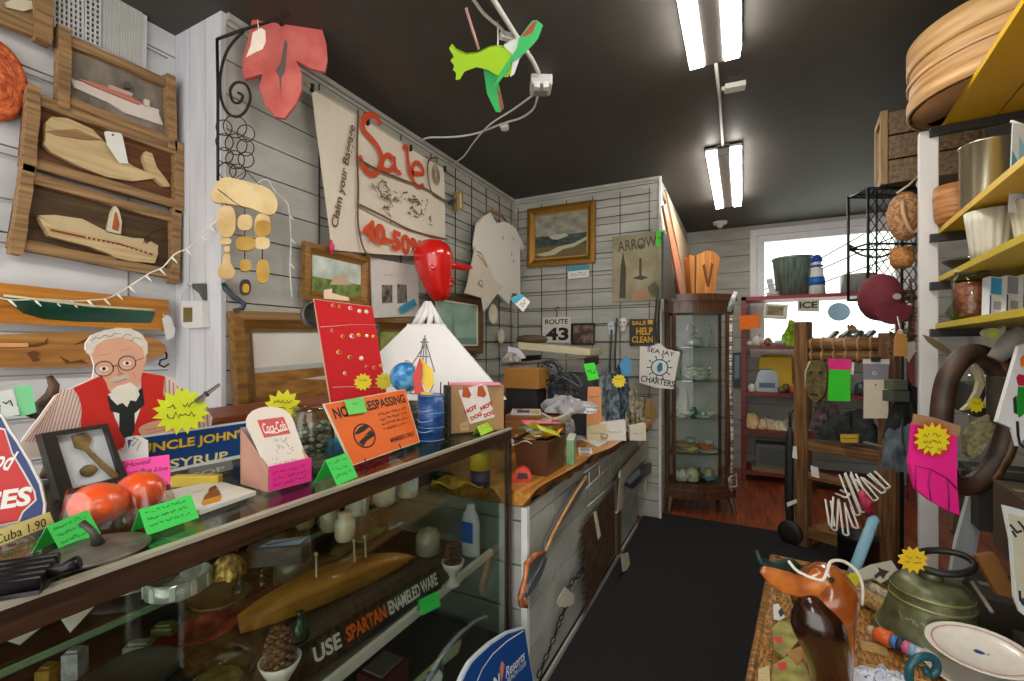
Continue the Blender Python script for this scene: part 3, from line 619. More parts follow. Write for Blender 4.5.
# framed picture behind
zo = WOOD('#6d451a', '#a5742f', 0, 6, 8, .45, .2, .2)
def meadow(m, a, b, z, f):
    m.box(-a, a, -b*.2, b, z-.0004, z, MIX('#a9b7a9', '#dfe6dc', (9, 9, 9), .6, 0)); m.box(-a, a, -b, -b*.2, z-.0004, z, MIX('#4f6a2c', '#8b9a52', (25, 25, 25), .7, 0)); m.prism([(-a*.3, -b*.5), (-a*.1, b*.1), (a*.3, b*.2), (a*.6, -b*.3)], z, z+.001, C('#c9b492', .7))
frame_pic(Fr((XL+.03, 0, 0), 90), 'framed_picture', 'brown wood framed landscape tucked under the sale banner', 'picture', [(300, 241), (366, 258), (366, 304), (302, 305)], .05, zo, C('#cfd6cc', .6), parts=meadow)
# matted photo pair
f = sub(Fr((XL+.05, 0, 0), 90), [(394, 287)]); e = empty('matted_print', 'white matted pair of small photographs right of the landscape frame', 'print', f)
m = MB(); m.prism(f.L([(369, 258), (416, 266), (418, 316), (372, 318)]), 0, .012, C('#dcdad4', .6)); m.part('mat_board', e)
zb = lambda p: Z(380, 270, 5.68, p)
for q in ([(10, 85), (70, 85), (70, 185), (12, 190)], [(98, 80), (150, 85), (155, 185), (98, 190)]): m = MB(); m.prism(f.L(zb(q), .013), .012, .0135, MIX('#3a3c30', '#8d8d78', (40, 40, 40), .6, 0)); m.part('photograph', e)
m = MB(); m.scrib(*[f.uv(382, 272)[0], f.uv(392, 272)[0]], f.uv(385, 275)[1], .012, br_, .013); m.part('caption', e)
f2 = sub(Fr((XL+.08, 0, 0), 90), [(408, 306)]); m = MB(); m.prism(f2.L(zb([(108, 210), (195, 162), (208, 200), (122, 252)])), 0, .002, C('#3fa0c4', .6)); a = f2.uv(*zb([(125, 228)])[0]); b = f2.uv(*zb([(195, 188)])[0]); m.scrib(a[0], b[0], a[1], .012, INK, .003, slope=(b[1]-a[1])/(b[0]-a[0])); m.thing('price_tag', 'blue handwritten tag on the white matted photographs', 'tag', f2)
# green sail picture
gf = WOOD('#4a3217', '#6f4d26', 0, 6, 8, .45, .2, .2)
def sail(m, a, b, z, f):
    m.box(-a, a, -b, b, z-.0004, z, MIX('#7fa79a', '#a9c4b4', (4, 8, 8), .6, 0)); m.prism([(-a*.3, -b*.6), (-a*.22, b*.5), (-a*.1, -b*.6)], z, z+.001, C('#7f938a', .6)); m.prism([(-a, -b), (a, -b), (a, -b*.6), (-a, -b*.7)], z, z+.0005, C('#7a9a90', .6))
frame_pic(Fr((XL+.03, 0, 0), 90), 'framed_picture', 'dark framed green sailing picture behind the white cone shade', 'picture', [(428, 289), (482, 299), (478, 352), (428, 356)], .06, gf, C('#b0c0b0', .6), lip=C('#d9d2bd', .5), parts=sail)
# narrow horizontal frame with dark moulding under the photographs
frame_pic(Fr((XL+.02, 0, 0), 90), 'framed_picture', 'olive landscape picture half hidden behind the red pin board', 'picture', [(372, 318), (424, 320), (424, 368), (372, 370)], .05, WOOD('#4b4438', '#6f6656', 0), MIX('#6b7a2e', '#a3ad60', (14, 14, 14), .6, 0))
# large framed marsh painting resting on the bench
def marsh(m, a, b, z, f):
    m.box(-a, a, b*.1, b, z-.0004, z, MIX('#c9c4b8', '#dcd8cd', (3, 3, 8), .5, 0)); m.box(-a, a, -b*.02, b*.12, z-.0003, z+.0002, C('#aeb2ae', .5)); m.box(-a, a, -b, b*.0, z-.0002, z+.0003, MIX('#7a4f1d', '#a97a38', (8, 30, 8), .5, 0))
    m.prism([(-a*.1, -b*.15), (a*.9, b*.1), (a*.9, -b*.1), (a*.1, -b*.3)], z, z+.001, MIX('#8d8a4a', '#aea45e', (14, 14, 14), .5, 0)); m.prism([(-a*.5, -b*.25), (a*.2, -b*.2), (a*.3, -b*.42), (-a*.1, -b*.38)], z, z+.0012, C('#c9c2b0', .4))
frame_pic(Fr((-1.87, 0, 0), 90, 2), 'framed_painting', 'large gold brown framed marsh painting leaning on the left wall', 'painting', [(236, 312), (413, 318), (411, 425), (228, 402)], .075, WOOD('#5d3d14', '#8e6526', 0, 6, 8, .4, .25, .3), C('#cfcac0', .5), lip=C('#6e5733', .4, .3), parts=marsh, th=.045)
# thermometer and dart
f = sub(Fr((XL+.05, 0, 0), 90), [(458, 201)]); e = empty('brass_thermometer', 'small brass wall thermometer beside the banner edge', 'thermometer', f); m = MB(); m.prism(f.L(za([(343, 235), (372, 230), (373, 315), (345, 322)])), -.02, .012, C('#b39a5c', .4, .6)); m.part('plate', e, bev=.003); a = f.uv(*za([(358, 245)])[0]); b = f.uv(*za([(359, 308)])[0]); m = MB(); m.tube([(*a, .014), (*b, .014)], .006, C('#e9e2c8', .3), 8); m.part('tube', e, 'pale glass tube')
f = sub(Fr((XL+.05, 0, 0), 90), [(451, 201)]); m = MB(); m.tube([(*f.uv(447, 202), 0), (*f.uv(453, 201), 0), (*f.uv(456, 200), 0)], [.004, .014, .008], C('#2b2f5a', .4), 8); m.thing('push_pin', 'dark blue pin with round head at the banner edge', 'pin', f)
# round dish behind the pin board
f = sub(Fr((-1.60, 0, 0), 75), [(313, 315)]); m = MB(); r = abs(f.uv(299, 316)[0]); m.lathe([(0, 0), (r*.95, .0), (r, .02), (r*.9, .03), (r*.85, .012), (0, .01)], C('#5d5a52', .4, .3), 28); m.thing('round_tray', 'dark round tray standing behind the red pin board', 'tray', Fr(f.o, 75))
# red long nosed head
f = Fr(atX(432, 270, XL+.22), 60); s = dep(f.o)/F; e = empty('red_carved_head', 'glossy red carved head with a very long nose on the left wall', 'carved head', f)
rg = C('#d01a16', .18, n=.05, coat=.6); m = MB()
prof = [(-31, 9, 2), (-29, 8, 7), (-24, 6, 11), (-17, 3, 13.5), (-9, 1, 15.5), (0, -1, 17.5), (9, -2, 19), (17, -3, 18.5), (23, -3, 15), (27, -3, 9), (29, -3, 2)]
m.tube([(x*s, z*s, .05) for z, x, r in prof], [(r*s*1.0, r*s*1.15) for z, x, r in prof], rg, 20); m.part('head', e)
m = MB(); m.tube([(12*s, 4*s, .055), (20*s, 5*s, .06), (28*s, 4*s, .06), (36*s, 4.5*s, .06), (40*s, 5*s, .06)], [5*s, 3.6*s, 3*s, 2.6*s, 1.2*s], rg, 12); m.part('nose', e)
m = MB(); m.tube([tuple(p) for p in spline([(-13*s, 9*s, .112), (-10*s, 12*s, .122), (-6*s, 10*s, .143), (-5.5*s, 4*s, .152), (-8*s, -3*s, .15), (-11*s, 0, .14)], 4)], 2.3*s, rg, 8); m.part('ear', e)
m = MB(); m.tube([tuple(p) for p in spline([(7*s, 10*s, .115), (12*s, 9*s, .105), (15*s, 10*s, .075)], 4)], 1.8*s, rg, 8); m.part('brow', e)
m = MB(); m.tube([(9*s, -12*s, .135), (14*s, -11*s, .11), (18*s, -12*s, .075)], [1.6*s, 2.2*s, 1*s], rg, 8); m.tube([(9*s, -16*s, .132), (13*s, -16*s, .108), (16.5*s, -16*s, .075)], [1.6*s, 2.2*s, 1*s], rg, 8); m.part('lips', e)
# T shirt on wooden hanger, child shirt
f = sub(Fr((XL+.10, 0, 0), 90), [(500, 255)]); e = empty('white_shirt', 'white short sleeved shirt on a wooden hanger near the corner', 'shirt', f)
fab = C('#e6e1d8', .9, n=.05, b=.1)
sh = za([(470, 345), (495, 330), (525, 380), (560, 370), (580, 380), (610, 400), (640, 460), (655, 490), (640, 505), (630, 480), (632, 680)]) + zb([(790, 140), (745, 130), (725, 195), (690, 160), (665, 135)]) + za([(425, 690), (440, 520), (425, 480), (440, 380)])
Q = f.L(sh); m = MB(); m.prism(Q, -.012, .012, fab); m.part('body', e, bev=.006)
m = MB()
for x, y in ((552, 445), (600, 450), (592, 520), (600, 550)): c = f.uv(*za([(x, y)])[0]); m.disc(c[0], c[1], .013, .012, .02, C('#a9a6a0', .8), 10)
m.part('print', e, 'faint grey print')
m = MB(); m.tube([(*f.uv(*p), .0) for p in za([(475, 345), (500, 318), (530, 335), (555, 345), (590, 390)])], [.006, .01, .012, .012, .006], C('#9a6a34', .5), 8); m.part('hanger', e, 'wooden hanger')
f = sub(Fr((XL+.125, 0, 0), 90), [(483, 285)]); m = MB(); m.prism(f.L(za([(440, 500), (465, 520), (490, 570), (520, 640)]) + zb([(700, 90), (640, 165), (590, 235), (578, 160), (480, 130)]) + za([(395, 660), (410, 590), (430, 500)])), -.006, .006, C('#dcd0bd', .9, b=.1))
for pts in ([(435, 505), (455, 515), (475, 555), (485, 580)], [(440, 520), (462, 545), (478, 575)], [(450, 640), (440, 655), (465, 670)]): m.line(f.L(za(pts)), .008, .0065, C('#4d4640', .8))
c = f.uv(*zb([(570, 75)])[0]); m.ring(c[0], c[1], .0065, .02, .026, C('#5d564d', .8), 16)
m.thing('cloth_pennant', 'cream cloth pennant with dark print hanging in front of the white shirt', 'pennant', f, bev=.002)
def card(name, fr, pts, mat, label, cat='card', z=0, th=.002, lines=2, ink=INK, top=None, seed=1, group=None, hook=None):
    f = sub(fr, pts, z); Q = f.L(pts); m = MB(); m.prism(Q, 0, th, mat)
    a = V(Q[0]); b = V(Q[1]); c = V(Q[2]); d = V(Q[3]) if len(Q) > 3 else V(Q[2]); h = (a-d).length
    sl = (b.y-a.y)/(b.x-a.x) if abs(b.x-a.x) > 1e-5 else 0
    if top: m.flat([a, b, b.lerp(c, .38), a.lerp(d, .38)], th+.0005, top)
    for k in range(lines):
        t = (k+1)/(lines+1) if not top else .45 + .5*(k+1)/(lines+1); p = a.lerp(d, t); q_ = b.lerp(c, t); g = .12; p, q_ = p.lerp(q_, g), q_.lerp(p, g)
        if q_.x > p.x: m.scrib(p.x, q_.x, p.y, h/(lines+1)*.55, ink, th+.001, None, seed+k, (q_.y-p.y)/(q_.x-p.x))
    if hook: m.tube([(*f.uv(*hook[0]), 0), (*f.uv(*hook[1]), -.02)], .002, WHT, 5)
    return m.thing(name, label, cat, f, group)
card('price_tag', Fr((XL+.12, 0, 0), 70), zb([(738, 165), (795, 132), (852, 180), (812, 238)]), WHT, 'white and blue tag hanging off the white shirt', 'tag', top=C('#4aa5c0', .6))
# oyster plates
for (cx, cy, rx, lab) in ((492, 314, 6.2, 'larger cream oval dish hanging below the cloth pennant'), (500, 336, 4.6, 'smaller cream oval dish hanging by the corner')):
    o = atX(cx, cy, XL+.04); fr = Fr(o, 75); s = dep(o)/F; M = fr.M; m = MB(); m.lathe([(0, 0), (rx*s*.7, .002), (rx*s*1.1, .014), (rx*s*1.05, .018), (rx*s*.65, .007), (0, .005)], C('#d3cbb4', .35), 24, sy=1.5); m.thing('oval_dish', lab, 'dish', M)
# ================================================================ back wall
def sea(m, a, b, z, f):
    m.box(-a, a, 0, b, z-.0004, z, MIX('#77766a', '#a9a592', (9, 14, 9), .6, 0)); m.box(-a, a, -b*.45, b*.02, z-.0003, z+.0002, MIX('#1f2d2c', '#4a5a52', (10, 40, 9), .5, 0)); m.box(-a, a, -b, -b*.45, z-.0003, z+.0002, C('#6d5a35', .6))
    m.prism([(-a*.45, b*.0), (-a*.2, b*.05), (a*.2, b*.06), (a*.3, -b*.05), (-a*.1, -b*.18), (-a*.3, -b*.14)], z, z+.0012, C('#b9b9a5', .6)); m.prism([(-a, -b*.75), (-a*.4, -b*.66), (-a*.1, -b*.5), (a*.5, -b*.4), (a, -b*.15), (a, -b*.28), (a*.5, -b*.55), (a*.1, -b*.62), (-a*.2, -b*.82), (-a*.6, -b*.86)], z, z+.001, C('#b5b79a', .6))
WB3 = Fr((0, YB-.02, 0), 0)
frame_pic(WB3, 'framed_painting', 'gold framed seascape with breaking waves on the back wall', 'painting', [(527.5, 210), (595, 200.5), (596.5, 263), (529, 268)], .065, C('#8d6420', .4, .5, n=.25), C('#888880', .6), lip=C('#b98f45', .4, .4), parts=sea)
card('price_tag', Fr((0, YB-.04, 0), 0), [(568, 267), (589, 265), (589, 277), (568, 279)], WHT, 'blue topped white tag under the seascape', 'tag', top=C('#3d93ad', .6))
# arrow shirt sign
f = sub(WB3, [(637, 268)]); zc = lambda p: Z(510, 180, 5.24, p); e = empty('vintage_sign', 'aged paper sign lettered ARROW at the end of the back wall', 'sign', f)
m = MB(); m.prism(f.L([(613, 237), (661, 231), (661, 300), (613, 302)]), 0, .01, MIX('#8d8465', '#aaa07e', (6, 6, 6), .6, .1))
ab = (V(f.uv(618, 246)), V(f.uv(657, 242))); m.text('ARROW', (ab[0].x+ab[1].x)/2, (ab[0].y+ab[1].y)/2, (ab[1]-ab[0]).length, .09, .0108, C('#55503d', .7), .06, .01)
dkk = C('#4a4636', .7)
m.flat(f.L(zc([(580, 460), (592, 375), (608, 460), (606, 620), (572, 620)]), .01), .0105, dkk); m.flat(f.L(zc([(677, 410), (690, 410), (690, 500), (725, 510), (690, 525), (640, 515), (677, 500)]), .01), .0107, dkk)
m.flat(f.L(zc([(720, 560), (760, 530), (785, 570), (780, 620), (730, 600)]), .01), .0106, C('#6d6a4c', .7)); m.flat(f.L(zc([(640, 600), (690, 565), (735, 595), (730, 625), (640, 628)]), .01), .0108, C('#b08062', .7))
m.disc(*f.uv(*zc([(690, 350)])[0]), .0106, .03, .022, C('#6e6650', .7)); m.part('panel', e)
card('price_tag', Fr((0, YB-.05, 0), 0), zc([(765, 270), (815, 262), (820, 345), (768, 350)]), C('#3fd01e', .6), 'bright green tag at the upper right corner of the aged paper sign', 'tag', lines=1)
# hooks, route sign etc.
zd = lambda p: Z(500, 290, 5.68, p)
f = sub(WB3, [(557, 330)]); e = empty('route_sign', 'white route number sign lettered ROUTE 43 on the back wall', 'sign', f)
m = MB(); m.prism(f.L(zd([(243, 158), (405, 152), (402, 300), (243, 300)])), 0, .008, C('#d8d3c6', .5))
a, b = f.uv(*zd([(258, 182)])[0]), f.uv(*zd([(388, 178)])[0]); m.text('ROUTE', (a[0]+b[0])/2, (a[1]+b[1])/2, b[0]-a[0], .045, .0088, INK, 0, .02)
a, b = f.uv(*zd([(262, 300)])[0]), f.uv(*zd([(392, 212)])[0]); m.text('43', (a[0]+b[0])/2, (a[1]+b[1])/2+.01, b[0]-a[0], (b[1]-a[1])*.85, .0088, INK, 0, .04); m.part('panel', e)
m = MB(); m.tube([(*f.uv(*p), .004) for p in zd([(322, 155), (325, 125), (310, 110), (335, 95)])], .004, IRON, 6); m.part('hook', e)
frame_pic(WB3, 'dark_print', 'small dark figure print right of the route number sign', 'picture', zd([(410, 190), (540, 188), (540, 310), (410, 310)]), .012, C('#3a2f26', .5), MIX('#4a332a', '#9a8272', (14, 14, 14), .6, 0, .45, .7))
card('note_card', WB3, zd([(565, 155), (632, 148), (634, 180), (568, 188)]), C('#aeb8b6', .6), 'pale blue note card on the wall grid, upper of two', z=.02)
card('note_card', WB3, zd([(612, 188), (645, 178), (652, 245), (618, 255)]), C('#c2cfd2', .6), 'pale blue note card on the wall grid, lower of two', z=.03)
f = sub(WB3, [(643, 332)], .02); m = MB(); m.prism(f.L(zd([(735, 165), (878, 165), (876, 310), (738, 318)])), 0, .006, C('#171510', .5))
yl = C('#d9a516', .6)
for s_, x0, x1, y0, y1 in (('SALE', 750, 830, 175, 200), ('HELP', 775, 868, 212, 255), ('CLEAN', 750, 868, 262, 300)):
    a, b = f.uv(*zd([(x0, y1)])[0]), f.uv(*zd([(x1, y0)])[0]); m.text(s_, (a[0]+b[0])/2, (a[1]+b[1])/2, b[0]-a[0], b[1]-a[1], .0068, yl, 0, .03)
m.box(f.uv(*zd([(840, 170)])[0])[0], f.uv(*zd([(870, 170)])[0])[0], f.uv(*zd([(840, 195)])[0])[1], f.uv(*zd([(840, 170)])[0])[1], .006, .0068, yl)
m.thing('yellow_lettered_sign', 'black sign with yellow letters near the end of the back wall', 'sign', f)
f = sub(WB3, [(623, 326)], .05); e = empty('white_mask', 'small white crinkled mask hanging left of the yellow lettered sign', 'mask', f)
m = MB(); o_ = f.uv(*zd([(700, 185)])[0]); s = .0062
m.ball((o_[0], o_[1], .01), (.036, .045, .03), C('#dcd8d0', .7, b=.4), 14); m.ball((o_[0]+.0, o_[1]-.05, .01), (.026, .03, .02), C('#cfcac0', .7, b=.4), 12); m.part('face', e)
m = MB()
for dx in (-.014, .014): m.ball((o_[0]+dx, o_[1]+.0, .034), (.008, .01, .006), BLK, 8)
m.part('eye_holes', e)
# long cords hanging beside
m = MB(); f = sub(WB3, [(615, 360)], .03)
for x, y0, y1 in ((617, 318, 392), (612, 330, 400), (660, 300, 345), (657, 298, 342)): m.tube([(*f.uv(x, y0), .01), (*f.uv(x-1.5, (y0+y1)/2), .02), (*f.uv(x-.5, y1), .01)], .008, C('#4d4a40', .7), 6)
m.thing('hanging_cords', 'bundle of dark cords hanging on the back wall grid above the papers', 'cords', f, kind='stuff')
# whale-shirt charter sign on the cabinet's near side
f = sub(Fr(atY(662, 367, YB-.24), 15), [(662, 367)]); e = empty('charter_sign', 'white jersey shaped sign lettered SEA JAY CHARTERS beside the curio cabinet', 'sign', f)
m = MB(); m.prism(f.L(zd([(795, 318), (850, 325), (905, 302), (945, 335), (1022, 352), (1000, 460), (985, 563), (885, 555), (790, 525)])), 0, .012, C('#ddd9cf', .5)); navy = C('#1d2733', .6)
def tline(s_, a, b, h, bold=.02):
    A, B = V(f.uv(*zd([a])[0])), V(f.uv(*zd([b])[0])); d = B-A; m.text(s_, (A.x+B.x)/2, (A.y+B.y)/2, d.length, h, .0128, navy, math.atan2(d.y, d.x), bold)
tline('SEA JAY', (835, 340), (990, 370), .042); tline('CHARTERS', (800, 500), (990, 535), .048)
c = f.uv(*zd([(905, 440)])[0]); m.ring(c[0], c[1], .0126, .056, .064, navy); m.disc(c[0], c[1], .0124, .056, .056, C('#cfe0e0', .5)); m.flat([(c[0]-.012, c[1]-.04), (c[0]+.02, c[1]-.02), (c[0]+.022, c[1]+.03), (c[0]+.0, c[1]+.04), (c[0]-.02, c[1]+.005)], .0127, C('#1f6a82', .5))
for k in range(10): a = 2*pi*k/10; m.line([(c[0]+.062*cos(a), c[1]+.062*sin(a)), (c[0]+.086*cos(a), c[1]+.086*sin(a))], .007, .0125, navy); m.disc(c[0]+.088*cos(a), c[1]+.088*sin(a), .0126, .006, .006, navy, 8)
m.part('panel', e)
m = MB(); a = f.uv(*zd([(905, 305)])[0]); m.tube([(*a, .006), (a[0]-.002, a[1]+.12, .0), (a[0], a[1]+.24, -.02)], .005, IRON, 6); m.part('hanging_chain', e)
# boards leaning on the return wall beside the curio cabinet
for (pts, col, lab, dx) in (([(661, 206), (664, 204), (686, 296), (679, 298)], '#c9825c', 'salmon coloured long oar blade on top of the curio cabinet', .05), ([(664, 190), (676, 222), (688, 250), (693, 297), (686, 297)], '#ddb996', 'cream wooden paddle leaning behind the salmon oar', .02), ([(661, 232), (666, 236), (674, 298), (661, 299)], '#33352f', 'dark narrow board standing at the wall end above the curio cabinet', .085)):
    f = sub(Fr((XR+dx, 0, 0), 90), pts); m = MB(); m.prism(f.L(pts), 0, .018, WOOD(col, col, 1)); m.thing('leaning_board', lab, 'board', f, bev=.003)
# ================================================================ on top of the display case
ZT = ZC + .003; z8 = lambda p: Z(0, 420, 4.65, p); z9 = lambda p: Z(180, 390, 4.54, p); zg = lambda p: Z(380, 380, 5.68, p); ze = lambda p: Z(180, 280, 4.54, p)
pen = C('#26331f', .6, n=0)
# shop standee
f = sub(Fr((-1.258, 0, 0), 89, 0), [(150, 430)]); e = empty('cardboard_standee', 'cardboard cutout of a white haired man in a red vest over a blue syrup sign', 'standee', f)
skin = C('#dba489', .6, n=.08, s=40); m = MB(); cb = C('#e3d2c6', .6)
def lay(m, pts, z, mat, rnd_=0):
    q = f.L(z3(pts)); m.flat([(p.x, p.y) for p in spline([(*a, 0) for a in q], 3, True)] if rnd_ else q, z, mat)
body = [(95, 690), (130, 640), (170, 590), (250, 480), (330, 440), (420, 400), (430, 350), (415, 300), (388, 270), (390, 240), (415, 205), (470, 185), (530, 172), (590, 175), (640, 200), (668, 240), (668, 280), (655, 320), (650, 370), (745, 390), (800, 410), (850, 470), (930, 530), (965, 580), (955, 640), (900, 720), (120, 760)]
m.prism(f.L(z3(body)), -.006, 0, cb)
for k in range(17):
    x = 110 + k*16; lay(m, [(x, 690), (x+7, 690), (x+75, 450+max(0, 6-k)*25), (x+70, 450+max(0, 6-k)*25)], .0006, C('#b98a84', .6)) if k < 15 else 0
for k in range(11): x = 745 + k*19; y0 = 392 + k*13; lay(m, [(x, y0), (x+7, y0+4), (x+14, 640), (x+6, 640)], .0006, C('#b98a84', .6))
vest = C('#c9251c', .6, n=.15, s=12)
lay(m, [(330, 445), (460, 388), (500, 450), (515, 560), (545, 640), (580, 700), (480, 760), (380, 760), (365, 640), (370, 530), (355, 480)], .001, vest)
lay(m, [(640, 372), (745, 390), (740, 470), (770, 560), (750, 700), (600, 760), (540, 700), (600, 600), (640, 480)], .0011, vest)
lay(m, [(490, 470), (640, 455), (650, 500), (600, 640), (575, 690), (520, 580)], .0014, WHT)
lay(m, [(485, 480), (500, 550), (540, 560), (540, 640), (575, 690), (610, 640), (610, 560), (655, 520), (645, 440), (580, 500)], .0016, C('#1c2224', .6))
lay(m, [(418, 270), (425, 330), (470, 395), (490, 450), (520, 475), (600, 465), (638, 400), (655, 315), (655, 250), (600, 200), (480, 205), (425, 240)], .0018, skin, 1)
lay(m, [(640, 300), (658, 295), (662, 320), (650, 345), (640, 345)], .0019, skin, 1)
hair = C('#d6cfc2', .7, n=.25, s=60)
lay(m, [(388, 285), (386, 245), (412, 205), (470, 182), (530, 171), (592, 175), (642, 200), (668, 240), (668, 285), (655, 305), (645, 265), (600, 228), (540, 212), (470, 228), (435, 250), (422, 285), (405, 292)], .002, hair)
for x, y in ((430, 215), (470, 205), (520, 195), (570, 200), (610, 215)): m.line(f.L(z3([(x-20, y+18), (x, y), (x+25, y+6)])), .0016, .0024, C('#8d8378', .7))
lay(m, [(498, 490), (505, 455), (530, 435), (560, 428), (590, 418), (618, 440), (632, 475), (615, 505), (590, 500), (575, 532), (555, 512), (530, 522)], .0022, C('#e3dfd0', .8, n=.15, s=60))
lay(m, [(490, 410), (520, 392), (545, 395), (575, 378), (585, 400), (550, 412), (520, 425)], .0022, C('#c9b9a8', .7)); m.line(f.L(z3([(510, 420), (545, 412), (572, 402)])), .0014, .0026, C('#8a4a3c', .7))
for cx, cy in ((470, 357), (575, 332)):
    c = f.uv(*z3([(cx, cy)])[0]); m.disc(c[0], c[1], .0021, .0085, .005, C('#efe4da', .5), 14); m.disc(c[0], c[1], .0023, .0035, .0038, C('#3d2a22', .5), 10)
    m.ring(c[0], c[1], .0026, .0155, .0172, INK, 20); m.line(f.L(z3([(cx-32, cy-28), (cx, cy-38), (cx+30, cy-32)])), .0024, .0024, C('#b9ada0', .7))
m.line(f.L(z3([(505, 347), (535, 340)])), .0014, .0027, INK); m.line(f.L(z3([(610, 322), (650, 308)])), .0012, .0027, INK)
m.line(f.L(z3([(528, 345), (540, 375), (555, 378), (530, 385)])), .0016, .0026, C('#9a6450', .7))
for pts in ([(440, 300), (500, 285)], [(540, 275), (600, 265)], [(600, 370), (615, 400)], [(470, 385), (490, 405)]): m.line(f.L(z3(pts)), .001, .0025, C('#b97c64', .7))
lay(m, [(630, 625), (680, 600), (745, 590), (800, 610), (860, 640), (850, 690), (700, 690), (640, 660)], .0022, skin, 1)
for k in range(3): m.line(f.L(z3([(655 + k*12, 638 + k*14), (760, 615 + k*16)])), .0014, .0025, C('#a86a50', .7))
m.part('printed_figure', e)
m = MB(); sg = f.L([(126, 438), (255, 420), (256, 455), (131, 480.5)], .01); m.prism(sg, .004, .010, C('#d9dde0', .5))
m.flat(f.L([(127.5, 440), (253, 422), (253, 452), (132, 477)], .0102), .0104, C('#0f3f7d', .5))
yel = C('#e3bd1c', .5, n=0)
def tl_(f, m, s_, a, b, h, z, mat, bold=.02, shear=0):
    A, B = V(f.uv(*a, z)), V(f.uv(*b, z)); d = B-A; m.text(s_, (A.x+B.x)/2, (A.y+B.y)/2, d.length, h, z, mat, math.atan2(d.y, d.x), bold, shear)
tl_(f, m, "UNCLE JOHN'S", (139, 451), (246, 434), .030, .0108, yel, .03); tl_(f, m, 'SYRUP', (170, 464), (228, 455), .022, .0108, C('#e8dc9a', .5, n=0), .02); m.part('sign_panel', e, 'blue sign with yellow letters')
# yellow starburst with clip
burst = C('#d8dc1e', .55, n=.05)
def starburst(c, D, face, r, label, mat=None, n=14, lines=2, clip=False, clab=None, roll=0, r0=.74):
    fr = Fr(atD(*c, D), face, 0, roll); s = D/F; m = MB(); m.prism(star(n, r*r0*s, r*s, 0, 0, random.Random(int(c[0]))), 0, .0012, mat or burst)
    for k in range(lines): m.scrib(-r*.5*s, r*.5*s, (.25 - .4*k)*r*s, r*.28*s, pen, .002, None, int(c[0])+k)
    o = m.thing('starburst_tag', label, 'price tag', fr)
    if clip:
        f2 = Fr(fr.P(.45*r*s, .35*r*s, .004), face, 0, 38); m = MB(); m.prism([(0, .006), (r*1.1*s, .004), (r*1.15*s, .001), (0, .001)], 0, .006, C('#6b665a', .4, .5)); m.prism([(0, -.006), (r*1.1*s, -.003), (r*1.1*s, -.0005), (0, -.001)], 0, .006, C('#8b8676', .4, .5)); m.tube([(r*.5*s, -.006, .003), (r*.5*s, .007, .003)], .004, C('#3a3832', .4, .6), 8)
        m.thing('clothes_pin', clab, 'clip', f2)
    return o
starburst((182, 411), 1.09, 70, 24, 'yellow starburst tag pinned to the blue syrup sign', C('#ccd81e', .55), 16, 2, True, 'grey spring clip on the yellow starburst at the standee')
# framed shadow box
f0 = standq((60, 499.6), (127, 485), ZT, 11); f = sub(f0, z8([(190, 60), (500, 15), (590, 265), (280, 370)])); e = empty('shadow_box', 'black framed shadow box with a wooden key and an oval stone', 'shadow box', f)
O = f.L(z8([(190, 62), (500, 15), (592, 265), (282, 372)]), .02); I = f.L(z8([(262, 72), (490, 36), (562, 262), (340, 320)]), .02)
m = MB()
for k in range(4): j = (k+1) % 4; m.prism([O[k], O[j], I[j], I[k]], -.012, .02, C('#2a2622', .45))
m.part('frame', e, bev=.002)
m = MB(); m.prism([V(i)*1.02 for i in I], -.01, .004, C('#d6dce2', .6)); m.part('backing', e, 'white backing')
kb = MIX('#5d4a26', '#8d7442', (60, 60, 60), .6, .3)
m = MB(); m.prism(f.L(z8([(335, 75), (385, 60), (425, 85), (412, 130), (500, 215), (555, 255), (530, 275), (470, 220), (395, 140), (350, 130)]), .01), .004, .012, kb); m.part('wooden_key', e, bev=.001)
m = MB(); c = f.uv(*z8([(415, 235)])[0], .01); m.ball((c[0], c[1], .006), (.0145, .0125, .008), kb, 16); m.part('oval_stone', e)
# left edge ice cream sign
f0 = Fr(atX(20, 470, -1.15), 62, 6); f = sub(f0, [(10, 470)]); e = empty('painted_sign', 'red and blue shaped sign with white letters at the left edge', 'sign', f)
m = MB(); m.prism(f.L(z8([(-60, -70), (10, -25), (45, 40), (80, 90), (140, 190), (190, 290), (212, 390), (208, 450), (100, 488), (-60, 530)])), -.008, 0, C('#d9d6d2', .5))
m.flat(f.L(z8([(-60, -50), (5, -10), (35, 50), (75, 105), (130, 200), (180, 300), (200, 390), (196, 440), (100, 475), (-60, 510)])), .0006, C('#2f3f78', .5))
m.flat(f.L(z8([(-60, 20), (25, 40), (60, 150), (120, 250), (165, 330), (172, 372), (110, 430), (90, 475), (-60, 505)])), .0012, C('#dcd8d4', .5)); m.flat(f.L(z8([(-60, 30), (20, 48), (54, 155), (112, 256), (156, 333), (163, 370), (104, 424), (84, 468), (-60, 498)])), .0018, C('#c22b2c', .5, n=.06))
tl_(f, m, 'ICES', z8([(-150, 395)])[0], z8([(150, 350)])[0], .033, .0024, WHT, .04, .15); tl_(f, m, 'Hood', z8([(-120, 170)])[0], z8([(68, 192)])[0], .034, .0024, WHT, .02, .2); m.part('panel', e)
# handwritten strip
f = standq((0, 545), (52, 524), ZT, 20); f = sub(f, [(25, 530)]); m = MB(); m.prism(f.L([(-30, 540), (49, 512), (54, 524), (-30, 558)]), 0, .001, C('#e3d98a', .6)); tl_(f, m, 'Cuba 1.90', (-6, 541), (46, 522), .014, .0018, INK, 0, .2); m.thing('price_strip', 'cream paper strip with a handwritten price under the left edge sign', 'price tag', f)
